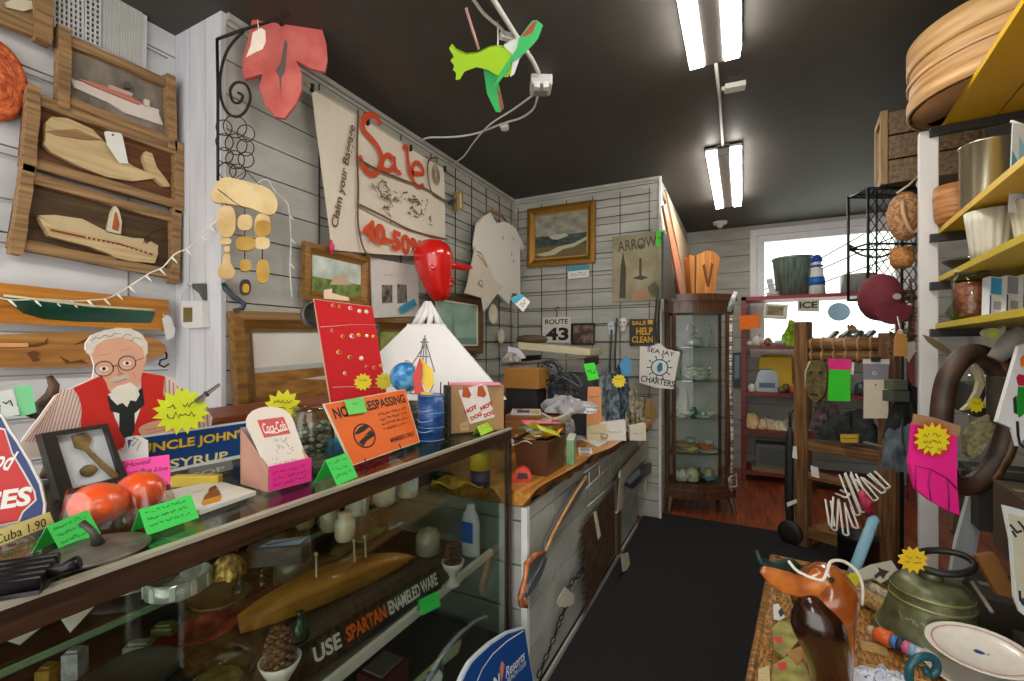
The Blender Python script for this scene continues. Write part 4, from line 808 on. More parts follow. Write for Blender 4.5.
# pink card and print
f0 = standq((124, 487), (172, 485), ZT, 12); card('postcard', f0, z8([(548, 85), (640, 72), (690, 95), (692, 200), (560, 200)]), C('#d8d6d2', .6), 'white postcard with black sketch behind the bright pink card', 'card', z=-.03, lines=4)
f = sub(f0, z8([(568, 190), (790, 160), (795, 300), (570, 305)])); m = MB(); m.prism(f.L(z8([(568, 190), (788, 160), (796, 300), (570, 306)])), 0, .0012, C('#ee3f9b', .6, n=.04))
for s_, a, b, h in (('Moved', (585, 212), (700, 190), .010), ('our Bus Line', (585, 245), (780, 222), .010), ('Service -', (590, 280), (730, 262), .009)): tl_(f, m, s_, z8([a])[0], z8([b])[0], h, .002, C('#5d1440', .6, n=0), 0, .25)
m.thing('pink_card', 'bright pink handwritten card behind the orange balls', 'card', f)
# orange balls in a plastic bag
org = C('#e8571e', .3, n=.06, coat=.4)
e = empty('orange_ball', 'larger orange ball in clear wrap in front of the shadow box', 'ball', up(atZ(99, 523, ZT)))
m = MB(); m.ball((0, .0, .034), (.050, .040, .034), org, 20); m.part('ball', e); s1 = e
m = MB(); m.sheet(lambda a, t: ((.058+.006*sin(a*31))*cos(2*pi*a)*(1-.2*t), (.050+.006*sin(a*43))*sin(2*pi*a)*(1-.2*t), .001+.058*t*(1+.1*sin(a*25))), 40, 5, WRAP); m.part('wrap', e, 'clear plastic wrap')
e = empty('orange_ball', 'smaller orange ball in clear wrap beside the pink card', 'ball', up(atZ(140, 511, ZT)))
m = MB(); m.ball((0, 0, .036), (.040, .038, .036), org, 20); m.part('ball', e)
m = MB(); m.sheet(lambda a, t: ((.048+.005*sin(a*33))*cos(2*pi*a)*(1-.2*t)+.02*(1-t), (.046+.005*sin(a*41))*sin(2*pi*a)*(1-.2*t), .001+.05*t*(1+.1*sin(a*27))), 40, 5, WRAP); m.part('wrap', e, 'clear plastic wrap')
# tent cards
grn = C('#3fdc5a', .6, n=.04); lime = C('#b4e23a', .6, n=.04)
def tent(bl, br, h, z, label, mat=grn, seed=1, lines=3, lean=28, group=None):
    a, b = atZ(*bl, z), atZ(*br, z); d = b-a; w = d.length; fc = math.degrees(math.atan2(d.y, d.x)); fr = Fr((a+b)/2 + V((0, 0, .0006)), fc)
    e = empty('tent_card', label, 'price card', fr, group); t = R(lean); hz, dz = h*cos(t), h*sin(t)
    m = MB(); m.add([(-w/2, 0, 0), (w/2, 0, 0), (w/2, hz, -dz), (-w/2, hz, -dz)], [(0, 1, 2, 3)], mat)
    k0 = MB()
    for k in range(lines): k0.scrib(-w*.42, w*.36, h*(.82-.26*k), h*.13, pen, .0008, None, seed+k)
    R_ = Matrix.Rotation(-t, 4, 'X'); m.T = R_; m.add(k0.v, k0.f, pen); m.T = None; m.part('front_leaf', e)
    m = MB(); m.add([(-w/2, hz, -dz), (w/2, hz, -dz), (w/2, 0, -2*dz), (-w/2, 0, -2*dz)], [(0, 1, 2, 3)], mat); m.part('back_leaf', e, solid=.0006)
    return e
tent((61, 553), (101, 534), .044, ZT, 'green tent card behind the round metal lid, nearest the left edge', seed=4, group='green tent cards on the display case')
tent((147, 536), (199, 518), .044, ZT, 'green tent card between the metal lid and the burger board', seed=14, group='green tent cards on the display case')
tent((337, 486), (358, 477), .062, ZT, 'green tent card right of the slanted soda display box', seed=24, lines=3, lean=30, group='green tent cards on the display case')
# metal lid
p = atZ(98, 552, ZT); s = dep(p)/F; e = empty('pot_lid', 'round grey metal lid with a rod handle at the case front edge', 'lid', up(p)); r = 42*s
m = MB(); m.lathe([(0, .012), (r*.25, .012), (r*.6, .009), (r*.96, .006), (r, .004), (r*.98, 0), (r*.5, .0), (0, 0)], MIX('#55524a', '#7d786c', (30, 30, 30), .5, .3, m=.5), 36); m.part('disc', e)
m = MB(); m.tube([(.002, 0, .011), (-.004, -.004, .03), (-.018, -.012, .045)], [.009, .005, .005], C('#4a483f', .5, .5), 8); m.part('handle', e)
# black ribbed pan
p = atZ(-6, 592, ZT); e = empty('ribbed_pan', 'black ribbed cast iron pan at the left front corner of the case', 'pan', up(p, R(52)) @ Matrix.Scale(.72, 4))
m = MB(); bk = C('#17161a', .35, .3)
m.box(-.11, .075, -.045, .03, .0, .008, bk)
for k in range(5): m.tube([(-.11, -.04+.016*k, .02+.003*k), (.075, -.04+.016*k, .02+.003*k)], [(.0085, .012), (.0085, .012)], bk, 10)
m.part('body', e)
m = MB(); m.tube([(.07, -.01, .022), (.095, -.012, .026), (.115, -.014, .034)], [.012, .010, .013], bk, 8); m.part('handle', e)
# white board with orange burger
pq = [atZ(x, y, ZT) for x, y in ((140, 500), (217, 484), (256, 495), (200, 515))]; o = sum(pq, V((0, 0, 0)))/4
m = MB(); m.prism([(q.x-o.x, q.y-o.y) for q in pq], 0, .008, C('#d9d6cd', .5))
def onb(px, py): q = atZ(px, py, ZT+.0085); return (q.x-o.x, q.y-o.y)
m.flat([onb(*q) for q in z9([(98, 508), (100, 525), (185, 502), (188, 480)])], .0086, C('#d98a1c', .5)); m.flat([onb(*q) for q in z9([(112, 480), (100, 508), (188, 482), (178, 455), (150, 445)])], .0088, C('#8a4416', .5)); m.flat([onb(*q) for q in z9([(125, 462), (135, 445), (160, 433), (172, 448), (150, 452)])], .009, C('#5d2a10', .5)); m.line([onb(*q) for q in z9([(105, 505), (150, 492), (186, 480)])], .004, .0092, C('#e8c53a', .5))
m.line([onb(*q) for q in z9([(60, 465), (110, 452)])], .002, .0088, INK)
m.thing('picture_board', 'white board with an orange burger picture lying in front of the soda box', 'board', up(o))
p = atZ(197, 486, ZT); m = MB(); m.bx((0, 0, .012), (.10, .02, .024), C('#c9ae3a', .5), R(30)); m.thing('yellow_box', 'flat yellow box behind the white burger board', 'box', up(p), bev=.002)
f = standq((187, 479), (231, 469), ZT, 30); f = sub(f, [(208, 473)]); m = MB(); m.prism(f.L([(186, 470), (229, 462), (231, 471), (187, 482)]), 0, .012, C('#4c4a44', .4)); tl_(f, m, 'SOP', (192, 476), (225, 468), .012, .0126, C('#8a867a', .5), .02); m.thing('metal_plate', 'small dark grey plate under the blue syrup sign', 'plate', f)
# slanted soda display box
A, B, Cc = atZ(268, 492.5, ZT), atZ(313, 482.5, ZT), atZ(231, 485, ZT)
fc = math.degrees(math.atan2((B-A).y, (B-A).x)) + 9; fr = Fr(A, fc); w = (B-A).length; D = (Cc-A).length*.92; e = empty('soda_display_box', 'slanted cardboard soda display box with a red logo and pink front card', 'display box', fr)
cbx = C('#cdbcaa', .6, n=.08); m = MB(); hf, hb = .052, .125
for x in (0, w-.002): m.add([(x, 0, 0), (x, hf, 0), (x, hb, -D), (x, 0, -D), (x+.002, 0, 0), (x+.002, hf, 0), (x+.002, hb, -D), (x+.002, 0, -D)], [(3, 2, 1, 0), (4, 5, 6, 7), (0, 1, 5, 4), (1, 2, 6, 5), (2, 3, 7, 6)], C('#b98a78', .6, n=.2, s=14))
m.box(0, w, 0, hf, -.002, 0, cbx); m.box(0, w, 0, hb, -D, -D+.002, cbx); m.part('tray', e)
tl0 = math.atan2(D*.8, .14); sf = Fr(fr.P(0, .03, -.02), fc, 0); 
an = math.atan2(D-.012, .125); Lf = sqrt((D-.012)**2 + .125**2); k_ = Lf/.142
face = [(.0, .0), (w, .0), (w+.004, .06*k_), (w+.008, .105*k_)] + [(w/2+.003 + (w/2+.005)*cos(a*pi/10), .108*k_ + .034*k_*sin(a*pi/10)) for a in range(1, 10)] + [(-.004, .105*k_), (0, .05*k_)]
m = MB(); Tm = Matrix.Translation((0, .04, -.006)) @ Matrix.Rotation(-an, 4, 'X') @ Matrix.Diagonal((1, 1, 1, 1)); m.T = Tm; m.prism(face, 0, .002, C('#dcd2c6', .55, n=.05)); m.T = Tm @ Matrix.Diagonal((1, k_, 1, 1))
m.box(.022, w-.012, .072, .113, .002, .0024, C('#c43a36', .5)); wht2 = C('#efe6e0', .5, n=0)
m.text('Coca-Cola', w/2+.005, .092, w*.56, .024, .003, wht2, 0, .01, .35); m.line([(.03, .082), (.05, .078), (.085, .084)], .002, .0031, wht2)
g = random.Random(2)
for k in range(20): x, y = .02+g.random()*(w-.045), .025+g.random()*.04; m.line([(x, y), (x+g.uniform(-.012, .012), y+g.uniform(-.01, .01))], .0012, .0027, C('#8a857c', .6))
m.scrib(.02, w-.02, .012, .006, C('#77726a', .6), .0027); m.part('slanted_face', e, 'cream printed face')
m = MB(); m.box(.002, w+.004, .001, hf+.002, .0005, .0015, C('#ee2f93', .6, n=.04))
for k in range(3): m.scrib(.01, w-.008, hf*(.75-.25*k), .007, C('#7a1450', .6), .002, None, 8+k)
m.part('front_card', e, 'bright pink handwritten card')
# jar and burst behind
p = atZ(312, 462, ZT); s = dep(p)/F; e = empty('glass_jar', 'wide glass jar of grey trinkets behind the soda box', 'jar', up(p)); r = 21*s; h = 56*s
m = MB(); m.lathe([(r*.9, .001), (r, .01), (r, h*.8), (r*.85, h*.9), (r*.88, h), (r*.82, h), (r*.79, h*.9), (r*.94, h*.8), (r*.94, .012), (0, .008)], GL, 28); m.part('glass', e)
m = MB(); g = random.Random(1)
for k in range(60): a = g.random()*6.28; q = r*.75*sqrt(g.random()); m.ball((q*cos(a), q*sin(a), .02+g.random()*h*.6), (.012, .009, .006), [C('#8d907c', .4), C('#c0c2b2', .3, .3), C('#5d6354', .5)][k % 3], 6)
m.part('trinkets', e, kind='stuff')
p = atZ(333, 456, ZT); e = empty('blue_basket', 'small blue wire basket between the jar and the green tent card', 'basket', up(p)); m = MB(); m.lathe([(.026, 0), (.03, .045), (.029, .045), (.024, .003), (0, .003)], C('#3b8fc0', .5), 20); m.part('body', e); m = MB(); m.tube([(.03*cos(a*pi/8), 0, .045+.03*sin(a*pi/8)) for a in range(9)], .0015, IRON, 6); m.part('handle', e)
starburst((283, 406), 1.25, 60, 17, 'wide yellow starburst tag above the glass jar', C('#dcd426', .55), 12, 2, r0=.7)
# NO TRESPASSING
f0 = standq((354, 468), (420, 444), ZT, 24); f = sub(f0, [(370, 428)], .012); e = empty('trespass_sign', 'orange NO TRESPASSING sign propped on a wire easel', 'sign', f)
Q = [V(p) for p in f.L([(323, 404), (405, 389), (420, 442), (352, 466)])]; m = MB(); m.prism(Q, -.003, 0, C('#d9cbb4', .5)); cq = sum(Q, V((0, 0)))/4; m.flat([cq + (q-cq)*.97 for q in Q], .0006, C('#ee6c1c', .5, n=.05))
bkk = C('#241c18', .6, n=0); bl = lambda a, b: Q[0].lerp(Q[1], a).lerp(Q[3].lerp(Q[2], a), b)
def onq(s_, a0, a1, b, h, bold=.02): A, B = bl(a0, b), bl(a1, b); d = B-A; m.text(s_, (A.x+B.x)/2, (A.y+B.y)/2, d.length, h, .0012, bkk, math.atan2(d.y, d.x), bold)
onq('NO', .05, .2, .18, .03, .03); onq('TRESPASSING', .30, .95, .17, .028, .03)
for k in range(4): A, B = bl(.52, .36+.085*k), bl(.93, .34+.085*k); m.scrib(A.x, B.x, A.y, .009, bkk, .0012, .0018, k, (B.y-A.y)/(B.x-A.x))
onq('MEMBERS ONLY', .56, .95, .82, .014, .02)
c = bl(.27, .62); 
for k, (r0, r1) in enumerate(((.030, .034),)): m.ring(c.x, c.y, .0011, r0, r1, bkk, 28, 1.25)
for pts in ([(-.038, .01), (-.01, .024), (.02, .03), (.03, .02), (.005, .012), (-.02, .008)], [(-.03, -.012), (.0, -.002), (.038, .004), (.036, -.008), (.005, -.014), (-.02, -.026)], [(.0, .0), (.02, .008), (.038, .01), (.03, .002)]): m.flat([(c.x+x, c.y+y) for x, y in pts], .0013, bkk)
m.part('panel', e)
m = MB(); e0, e1 = bl(.12, 1.0), bl(.62, 1.0); m.tube([(e0.x, e0.y+.006, .012), (e0.x, e0.y-.012, .012), (e0.x, e0.y-.012, -.05), (e1.x, e1.y-.012, -.05), (e1.x, e1.y-.012, .012), (e1.x, e1.y+.014, .012)], .0016, IRON, 6); m.tube([(e0.x, e0.y-.012, .012), (e1.x, e1.y-.012, .012)], .0016, IRON, 6); m.part('wire_easel', e, 'black wire easel')
f2 = sub(f0, ze([(745, 545), (830, 532), (850, 600), (765, 612)]), .018); m = MB(); m.prism(f2.L(ze([(745, 545), (830, 532), (850, 600), (765, 612)])), 0, .001, C('#6fdc6a', .6)); m.scrib(-.012, .012, .006, .006, pen, .0016); m.thing('sticky_note', 'small green sticky note on the orange trespassing sign', 'note', f2)
# red pin board
f0 = standq((346, 440), (396, 432), ZT, 14); f = sub(f0, [(350, 350)]); e = empty('pin_board', 'red fabric board covered with badges standing behind the orange sign', 'pin board', f)
Q = [V(p) for p in f.L(ze([(607, 85), (872, 120), (945, 560), (690, 600)]))]; lo = [V(f.uv(346+x, 440)) for x in (0, 48)]
Q[3] = Q[0] + (Q[3]-Q[0])*1.25; Q[2] = Q[1] + (Q[2]-Q[1])*1.2
m = MB(); cq = sum(Q, V((0, 0)))/4; m.prism(Q, -.006, 0, C('#c9b49a', .7)); redf = C('#c5121a', .85, n=.15, s=60, b=.2); m.prism([cq + (q-cq)*.985 for q in Q], 0, .004, redf); m.part('cloth_board', e)
m = MB(); m.prism(f.L(ze([(655, 45), (690, 40), (690, 60), (765, 80), (768, 95), (655, 85)])), -.004, .002, C('#d9b9a0', .6)); m.part('hanger_tab', e, 'tan paper tab')
g = random.Random(9); cols = ['#d9a53a', '#e8d9c4', '#e0b060', '#c98a6a', '#efe6da']
for (x, y) in [(692, 118), (722, 122), (770, 130), (812, 143), (843, 146), (690, 232), (735, 258), (778, 257), (808, 252), (845, 255), (874, 258), (768, 353), (820, 357), (843, 395), (878, 400), (908, 390), (745, 425), (718, 330)]:
    c = f.uv(*ze([(x, y)])[0]); r = .0062 + .003*g.random(); m = MB(); m.lathe([(r, 0), (r, .002), (r*.6, .004), (0, .0045)], C(g.choice(cols), .35, .3), 12, (c[0], c[1], .004))
    if g.random() < .5: m.disc(c[0], c[1], .0088, r*.55, r*.55, redf, 8)
    m.part('badge', e)
for a, b in (((635, 215), (890, 205)), ((690, 488), (930, 490))): m = MB(); A, B = f.uv(*ze([a])[0]), f.uv(*ze([b])[0]); m.tube([(*A, .005), ((A[0]+B[0])/2, (A[1]+B[1])/2+.003, .006), (*B, .005)], .0012, C('#d9a59a', .6), 5); m.part('elastic', e)
D_ = dep(f.o)
starburst((363, 382), D_-.06, 45, 9, 'yellow starburst at the lower left of the red pin board', C('#e0c818', .55), 12, 1)
starburst((384, 381), D_-.02, 45, 9, 'yellow starburst at the lower right corner of the red pin board', C('#c9b81c', .55), 12, 1)
# toys
p = atZ(405, 437, ZT); s = dep(p)/F; e = empty('blue_globe', 'blue globe on a stand behind the orange sign', 'globe', up(p)); z0 = (437-377)*s; m = MB(); m.ball((0, 0, z0), 15*s, MIX('#1f6fae', '#6fb6d9', (30, 30, 30), .35, 0, .45, .6), 20); m.part('sphere', e); m = MB(); m.lathe([(.03, 0), (.03, .006), (.006, .012), (.006, z0-15*s), (0, z0-14*s)], C('#2c7fa8', .4), 16); m.part('stand', e)
m = MB(); m.tube([(16.5*s*cos(a*pi/10-pi/2), 0, z0+16.5*s*sin(a*pi/10-pi/2)) for a in range(11)], .002, C('#c9b060', .3, .6), 6); m.part('meridian', e)
p = atZ(431, 440, ZT); s = dep(p)/F; e = empty('blue_tin', 'dark blue tin beside the hot dog box', 'tin', up(p)); r = 13*s; h = 46*s; m = MB(); m.lathe([(r, 0), (r, h), (r*.92, h), (r*.92, .01), (0, .01)], MIX('#15356b', '#2c5fa0', (20, 20, 60), .35, .1), 24); m.part('can', e)
m = MB()
for z in (.004, h*.3, h*.6, h-.003): m = MB(); m.lathe([(r, z-.002), (r*1.04, z), (r, z+.002)], C('#6d86b0', .3, .5), 24); m.part('rim', e)
for k in range(3): m = MB(); m.tube([(r*1.05*cos(a*.2-2.4), r*1.05*sin(a*.2-2.4), h*(.25+.22*k)-.006*sin(a*.42)) for a in range(9)], .0012, C('#b9c4d9', .4), 5); m.part('wire_ring', e)
fb = Fr(p, 35); e = empty('toy_bird', 'red and yellow wooden toy bird standing in the blue tin', 'toy', Fr(p + V((0, 0, h*.55)), 35)); q = lambda pts: [((x-431)*s, (440-y)*s - h*.55) for x, y in zg(pts)]
ry = C('#c5221c', .4); ye = C('#e3c21a', .4)
zbq = lambda pts: [((x-431)*s, (440-y)*s - h*.55) for x, y in zb(pts)]
m = MB(); m.prism(zbq([(205, 560), (225, 500), (240, 540), (235, 640), (255, 700), (200, 700), (190, 600)]), -.008, .008, ry); m.part('body', e, 'red body', bev=.002)
m = MB(); m.prism(zbq([(225, 490), (245, 515), (300, 570), (305, 650), (270, 690), (240, 640), (238, 560)]), -.012, -.004, ye); m.prism(zbq([(235, 690), (300, 700), (275, 760), (265, 790), (240, 740)]), -.002, .01, ye); m.part('wing', e, 'yellow wing', bev=.002)
m = MB(); m.tube([(*zbq([(235, 690)])[0], 0), (0, -.005, 0)], .004, C('#b99a60', .5), 6); m.part('stick', e)
p = atZ(447, 440, ZT); s = dep(p)/F; e = empty('wire_rack', 'thin dark wire card rack between the blue tin and hot dog box', 'rack', up(p, R(60))); 
for dx in (-.014, .014): m = MB(); m.tube([(dx, -.03, 0), (dx, .02, 0), (dx, .024, .09), (dx, .018, .19)], .0022, C('#23301f', .4, .4), 6); m.part('upright', e)
for z in (.05, .1, .15): m = MB(); m.tube([(-.014, .021, z), (.014, .021, z), (.014, -.002, z-.01), (-.014, -.002, z-.01)], .0016, C('#23301f', .4, .4), 6, closed=True); m.part('loop', e)
# hot dog box
A, B = atZ(451, 434, ZT), atZ(504, 429.5, ZT); d = B-A; fr = Fr(A, math.degrees(math.atan2(d.y, d.x)), 0); w = d.length; s = dep((A+B)/2)/F; h = 46*s
e = empty('snack_box', 'tan cardboard box with a printed hot dog bag at the case end', 'box', fr); m = MB(); kr = C('#a8845a', .7, n=.1); m.box(0, w, 0, h, -.07, 0, kr); m.part('carton', e, bev=.002)
m = MB(); m.box(-.012, -.0005, 0, h*1.02, -.05, .0, C('#2c2b25', .6)); m.part('spine', e, 'dark spine')
zq = lambda pts: fr.L(zg(pts)); m = MB(); m.prism(zq([(445, 60), (600, 15), (650, 210), (510, 250)]), .0005, .003, C('#e3dcd6', .4)); 
for x, y in ((485, 65), (570, 60)): m.prism(zq([(x-20, y+30), (x-15, y-25), (x+10, y-30), (x+32, y+20), (x+20, y+38)]), .003, .0042, C('#b4532a', .5))
rr = C('#c0202c', .5, n=0)
for s_, a, b in (('HOT', (480, 185), (550, 150)), ('DOG', (515, 222), (575, 190)), ('HOT', (570, 165), (640, 130)), ('DOG', (590, 205), (645, 180))): tl_(fr, m, s_, zg([a])[0], zg([b])[0], .016, .0046, rr, .05)
m.part('paper_bag', e, 'white printed hot dog bag')
m = MB(); m.prism(zq([(455, 250), (500, 230), (505, 285), (458, 290)]), .0004, .0012, C('#c4a47a', .7)); m.scrib(*sorted((zq([(462, 270)])[0][0], zq([(500, 270)])[0][0])), zq([(480, 262)])[0][1], .008, br_, .0015); m.part('label', e)
o = fr.P(w*.5, h+.001, -.03); m = MB(); m.bx((0, 0, .004), (w*.9, .05, .008), C('#e58aa6', .5), R(fc*0+20)); m.thing('pink_booklet', 'thin pink booklet lying on top of the hot dog box', 'booklet', up(o, R(10)), bev=.001)
tent((481, 436), (499, 428), .034, ZT, 'lime tent card in front of the hot dog box', lime, 31, 2)
# white lampshade with ship
p = atZ(425, 444, ZS); p = atD(427, 444, 2.06); p = V((p.x, max(p.y, 1.67), ZS)); D = dep(p); s = D/F; bx_ = CX + F*((p.x*CS+p.y*SN)/D); zb_ = lambda y: H + (HOR-y)*s - ZS
e = empty('table_lamp', 'table lamp with a large white pyramid shade standing behind the case end', 'lamp', up(p, R(32)))
shd = C('#e6e3e2', .8, n=.04); zt0, zt1 = zb_(392), zb_(326); wB, wT = 102*s, 24*s
m = MB(); 
def pyr(a, t):
    a2 = a*4; k = int(a2) % 4; fr_ = a2 - int(a2); cs_ = [(-1, -1), (1, -1), (1, 1), (-1, 1)]; A, B = V(cs_[k]), V(cs_[(k+1) % 4]); w_ = (wB + (wT-wB)*t)*.72; q = (A + (B-A)*fr_)*w_; return (q.x, q.y, zt0 + (zt1-zt0)*t)
m.sheet(pyr, 32, 6, shd, False, 0); m.part('shade', e, solid=.002)
m = MB(); m.tube([(-wT*.72, -wT*.72, zt1), (wT*.72, -wT*.72, zt1), (wT*.72, wT*.72, zt1), (-wT*.72, wT*.72, zt1)], .006, shd, 8, closed=True); g = random.Random(4)
for k in range(9): a = k*.7; m.tube([(wT*.6*cos(a), wT*.6*sin(a), zt1), (wT*.35*cos(a+.3), wT*.35*sin(a+.3), zt1+.05), (wT*.1*cos(a), wT*.1*sin(a), zt1+.11)], [.012, .014, .005], shd, 8)
m.part('gathered_top', e, 'gathered white fabric top')
m = MB(); dk3 = C('#7d7a76', .7); ang = math.atan2((wB-wT)*.72, zt1-zt0); hh = (zt1-zt0)
def onp(x, t): w_ = (wB + (wT-wB)*t)*.72; return (x, -w_-.003, zt0 + hh*t)
for (x0, t0, x1, t1) in ((0, .12, 0, .85), (-.02, .2, -.005, .8), (.02, .2, .005, .8), (-.05, .2, .05, .2), (-.05, .2, -.035, .08), (.05, .2, .035, .08), (-.035, .08, .035, .08), (-.045, .42, .0, .7), (.05, .35, .01, .72), (-.025, .55, .025, .55), (-.018, .75, .018, .75), (-.03, .35, .03, .35)): m.tube([onp(x0, t0), onp(x1, t1)], .0022, dk3, 5)
m.part('ship_drawing', e, 'grey line drawing of a ship')
m = MB(); m.lathe([(.08, 0), (.08, .015), (.03, .03), (.055, .09), (.06, .15), (.03, .22), (.015, .25), (.015, zt1-.02), (0, zt1-.02)], C('#7d8f96', .3), 24); m.part('base', e, 'grey ceramic base')
# ================================================================ inside the display case
ZU, ZL, ZB = .9025, .6305, .3005
def lathe_thing(name, label, cat, p, prof, mat, seg=24, group=None, yaw=0, s=1):
    m = MB(); m.lathe([(r*s, z*s) for r, z in prof], mat, seg); return m.thing(name, label, cat, up(p, yaw), group)
p = atZ(178, 590, ZU); e = empty('glass_ashtray', 'round clear cut glass dish on the upper glass shelf', 'dish', up(p)); r = 28*dep(p)/F
m = MB(); m.lathe([(r*.95, 0), (r, .004), (r, .034), (r*.9, .034), (r*.86, .012), (0, .010)], C('#a9ada2', .1, .4, n=.4, s=90), 28); m.part('bowl', e)
for k in range(10): a = k*.628; m = MB(); m.bx((r*cos(a), r*sin(a), .018), (.003, .010, .026), C('#c9cdc4', .1, .3), a); m.part('facet', e)
def rect_card(pts, z, label, mat, name='pale_reflection', th=.001, lines=0, **k):
    q = [atZ(x, y, z) for x, y in pts]; o = sum(q, V((0, 0, 0)))/len(q); m = MB(); P_ = [(a.x-o.x, a.y-o.y) for a in q]; m.prism(P_, 0, th, mat)
    if lines:
        a, b, c, d = [V(x) for x in P_]
        for i in range(lines):
            t = (i+.7)/(lines+.4); u, w_ = a.lerp(d, t).lerp(b.lerp(c, t), .12), a.lerp(d, t).lerp(b.lerp(c, t), .88); L_ = (w_-u); g = random.Random(i); n_ = 14
            m.line([u + L_*j/n_ + V((-L_.y, L_.x)).normalized()*g.uniform(-.003, .003) for j in range(n_+1)], .0012, th+.0006, INK)
    return m.thing(name, label, k.pop('cat', 'paper'), up(o), **k)
rect_card([(56, 612), (78, 606), (95, 606), (70, 633)], ZU, 'white reflection built as a folded sheet on the upper glass shelf near the left edge', C('#c9c5b8', .6), lines=0)  # reflections in the case glass, built here as two flat pale shapes
rect_card([(5, 640), (35, 622), (48, 622), (20, 645)], ZU, 'second white reflection built as a flat slip on the upper glass shelf, farthest left', C('#b9b5a6', .6))
# black box with blue print
p = atZ(279, 560, ZU); e = empty('black_case', 'black clamshell box with pale blue print on the upper glass shelf', 'box', up(p, R(38)))
m = MB(); m.prism([(-.06, -.03), (.06, -.03), (.07, .0), (.06, .03), (-.06, .03), (-.065, 0)], 0, .04, C('#15171c', .3)); m.part('body', e, bev=.005)
m = MB(); m.flat([(-.04, -.02), (.05, -.02), (.055, .02), (-.02, .02)], .0408, C('#7f9bb8', .4)); m.flat([(-.02, -.012), (.05, .012), (.052, .018), (-.03, -.005)], .0412, C('#2a3a4c', .4)); m.part('print', e, 'pale blue print')
p = atZ(228, 575, ZU); m = MB(); g = random.Random(3)
m.sheet(lambda a, t: ((.036+.006*sin(a*40+t*9))*cos(2*pi*a)*sin(pi*(t*.5+.02)), (.03+.006*sin(a*50))*sin(2*pi*a)*sin(pi*(t*.5+.02)), .045*cos(pi*t*.5)), 30, 6, MIX('#6d5420', '#c9a55a', (60, 60, 60), .25, .6, m=.5)); m.thing('wrapped_sweet', 'crumpled gold foil bundle left of the black clamshell box', 'foil', up(p))
p = atZ(233, 550, ZU+.03); m = MB(); m.tube([(-.015, 0, 0), (0, .004, .006), (.016, 0, .002)], [.004, .008, .003], C('#c22a2c', .4), 8); m.thing('red_ribbon', 'small red ribbon on the crumpled gold foil bundle', 'ribbon', up(p))
def mug(px, py, z, label, col='#cfcab4'):
    p = atZ(px, py, z); e = empty('mug', label, 'mug', up(p, R(-20)), 'cream mugs on the upper glass shelf'); m = MB(); m.lathe([(.028, 0), (.034, .01), (.036, .075), (.032, .075), (.03, .012), (0, .01)], C(col, .3), 20); m.part('cup', e)
    m = MB(); m.tube([(.034, 0, .062), (.052, 0, .058), (.055, 0, .04), (.048, 0, .022), (.033, 0, .018)], .0045, C(col, .3), 8); m.part('handle', e)
mug(408, 496, ZU, 'cream mug at the right end of the row on the glass shelf'); mug(384, 504, ZU, 'middle cream mug on the glass shelf under the orange sign'); mug(357, 514, ZU, 'leftmost cream mug on the glass shelf under the orange sign')
for i, (px, py) in enumerate(((330, 530), (305, 528), (345, 540))):
    p = atZ(px, py, ZU); lathe_thing('glass_jar', ['small pale jar left of the cream mugs', 'small pale jar behind the black clamshell box', 'small pale jar in front of the cream mugs'][i], 'jar', p, [(.02, 0), (.026, .012), (.026, .05), (.016, .06), (.018, .07), (0, .07)], C(['#a39a78', '#8f8b62', '#b5ae94'][i], .25, .1), 18)
# yellow cloth and jar at the end of the case
p = atZ(458, 486, ZU); m = MB(); m.sheet(lambda a, t: ((a-.5)*.18, (t-.5)*.10, .012*sin(a*11+t*5)+.016), 24, 12, MIX('#8d6a14', '#c9a22c', (25, 25, 25), .7, .4)); m.thing('yellow_cloth', 'mustard yellow cloth crumpled at the right end of the glass shelf', 'cloth', up(p, R(30)), solid=.003)
p = atZ(494, 492, ZU-.0); p = V((-1.03, 1.47, ZU)); p = atD(495, 512, 1.62); e = empty('paint_can', 'yellow and blue can inside the right end of the display case', 'can', up(V((p.x-.06, min(p.y, 1.46), ZU))))
m = MB(); m.lathe([(.036, 0), (.036, .06), (.0, .06)], C('#1f2f5e', .4), 22); m.part('base', e, 'dark blue lower half'); m = MB(); m.lathe([(.0365, .06), (.0365, .12), (.034, .125), (0, .125)], C('#d3bd22', .4), 22); m.part('upper_half', e, 'yellow upper half')
# half hull boat on the lower shelf
A, B = atZ(250, 650, ZL), atZ(425, 568, ZL); d = B-A; fr = Fr(A + V((-.03, 0, 0)), math.degrees(math.atan2(d.y, d.x)), 30); Lb = d.length; e = empty('half_hull_model', 'golden wooden half hull boat model lying on the lower shelf', 'boat model', fr)
hm = WOOD('#a9671c', '#d39a40', 0, 5, 8, .35, .1, .4)
def hullb(a, t): w_ = .105*(sin(pi*min(1, .1+.9*a))**.7); y = -.02 + w_*(t); return (a*Lb, .03 + y + .02*(a-.5)**2*4, .045*sin(pi*t)*sin(pi*min(1, .06+.9*a)))
m = MB(); m.sheet(hullb, 30, 10, hm); m.sheet(lambda a, t: (hullb(a, t)[0], hullb(a, t)[1], -.002), 30, 4, hm); m.part('hull', e)
for x in (.36, .58, .65): m = MB(); m.tube([(Lb*x, .09, .035), (Lb*x+.012, .15, .04)], .003, C('#e0d6b8', .4), 8); m.ball((Lb*x+.012, .152, .04), .006, C('#e3d9bc', .3), 10); m.part('belaying_pin', e, 'pale pin with round head')
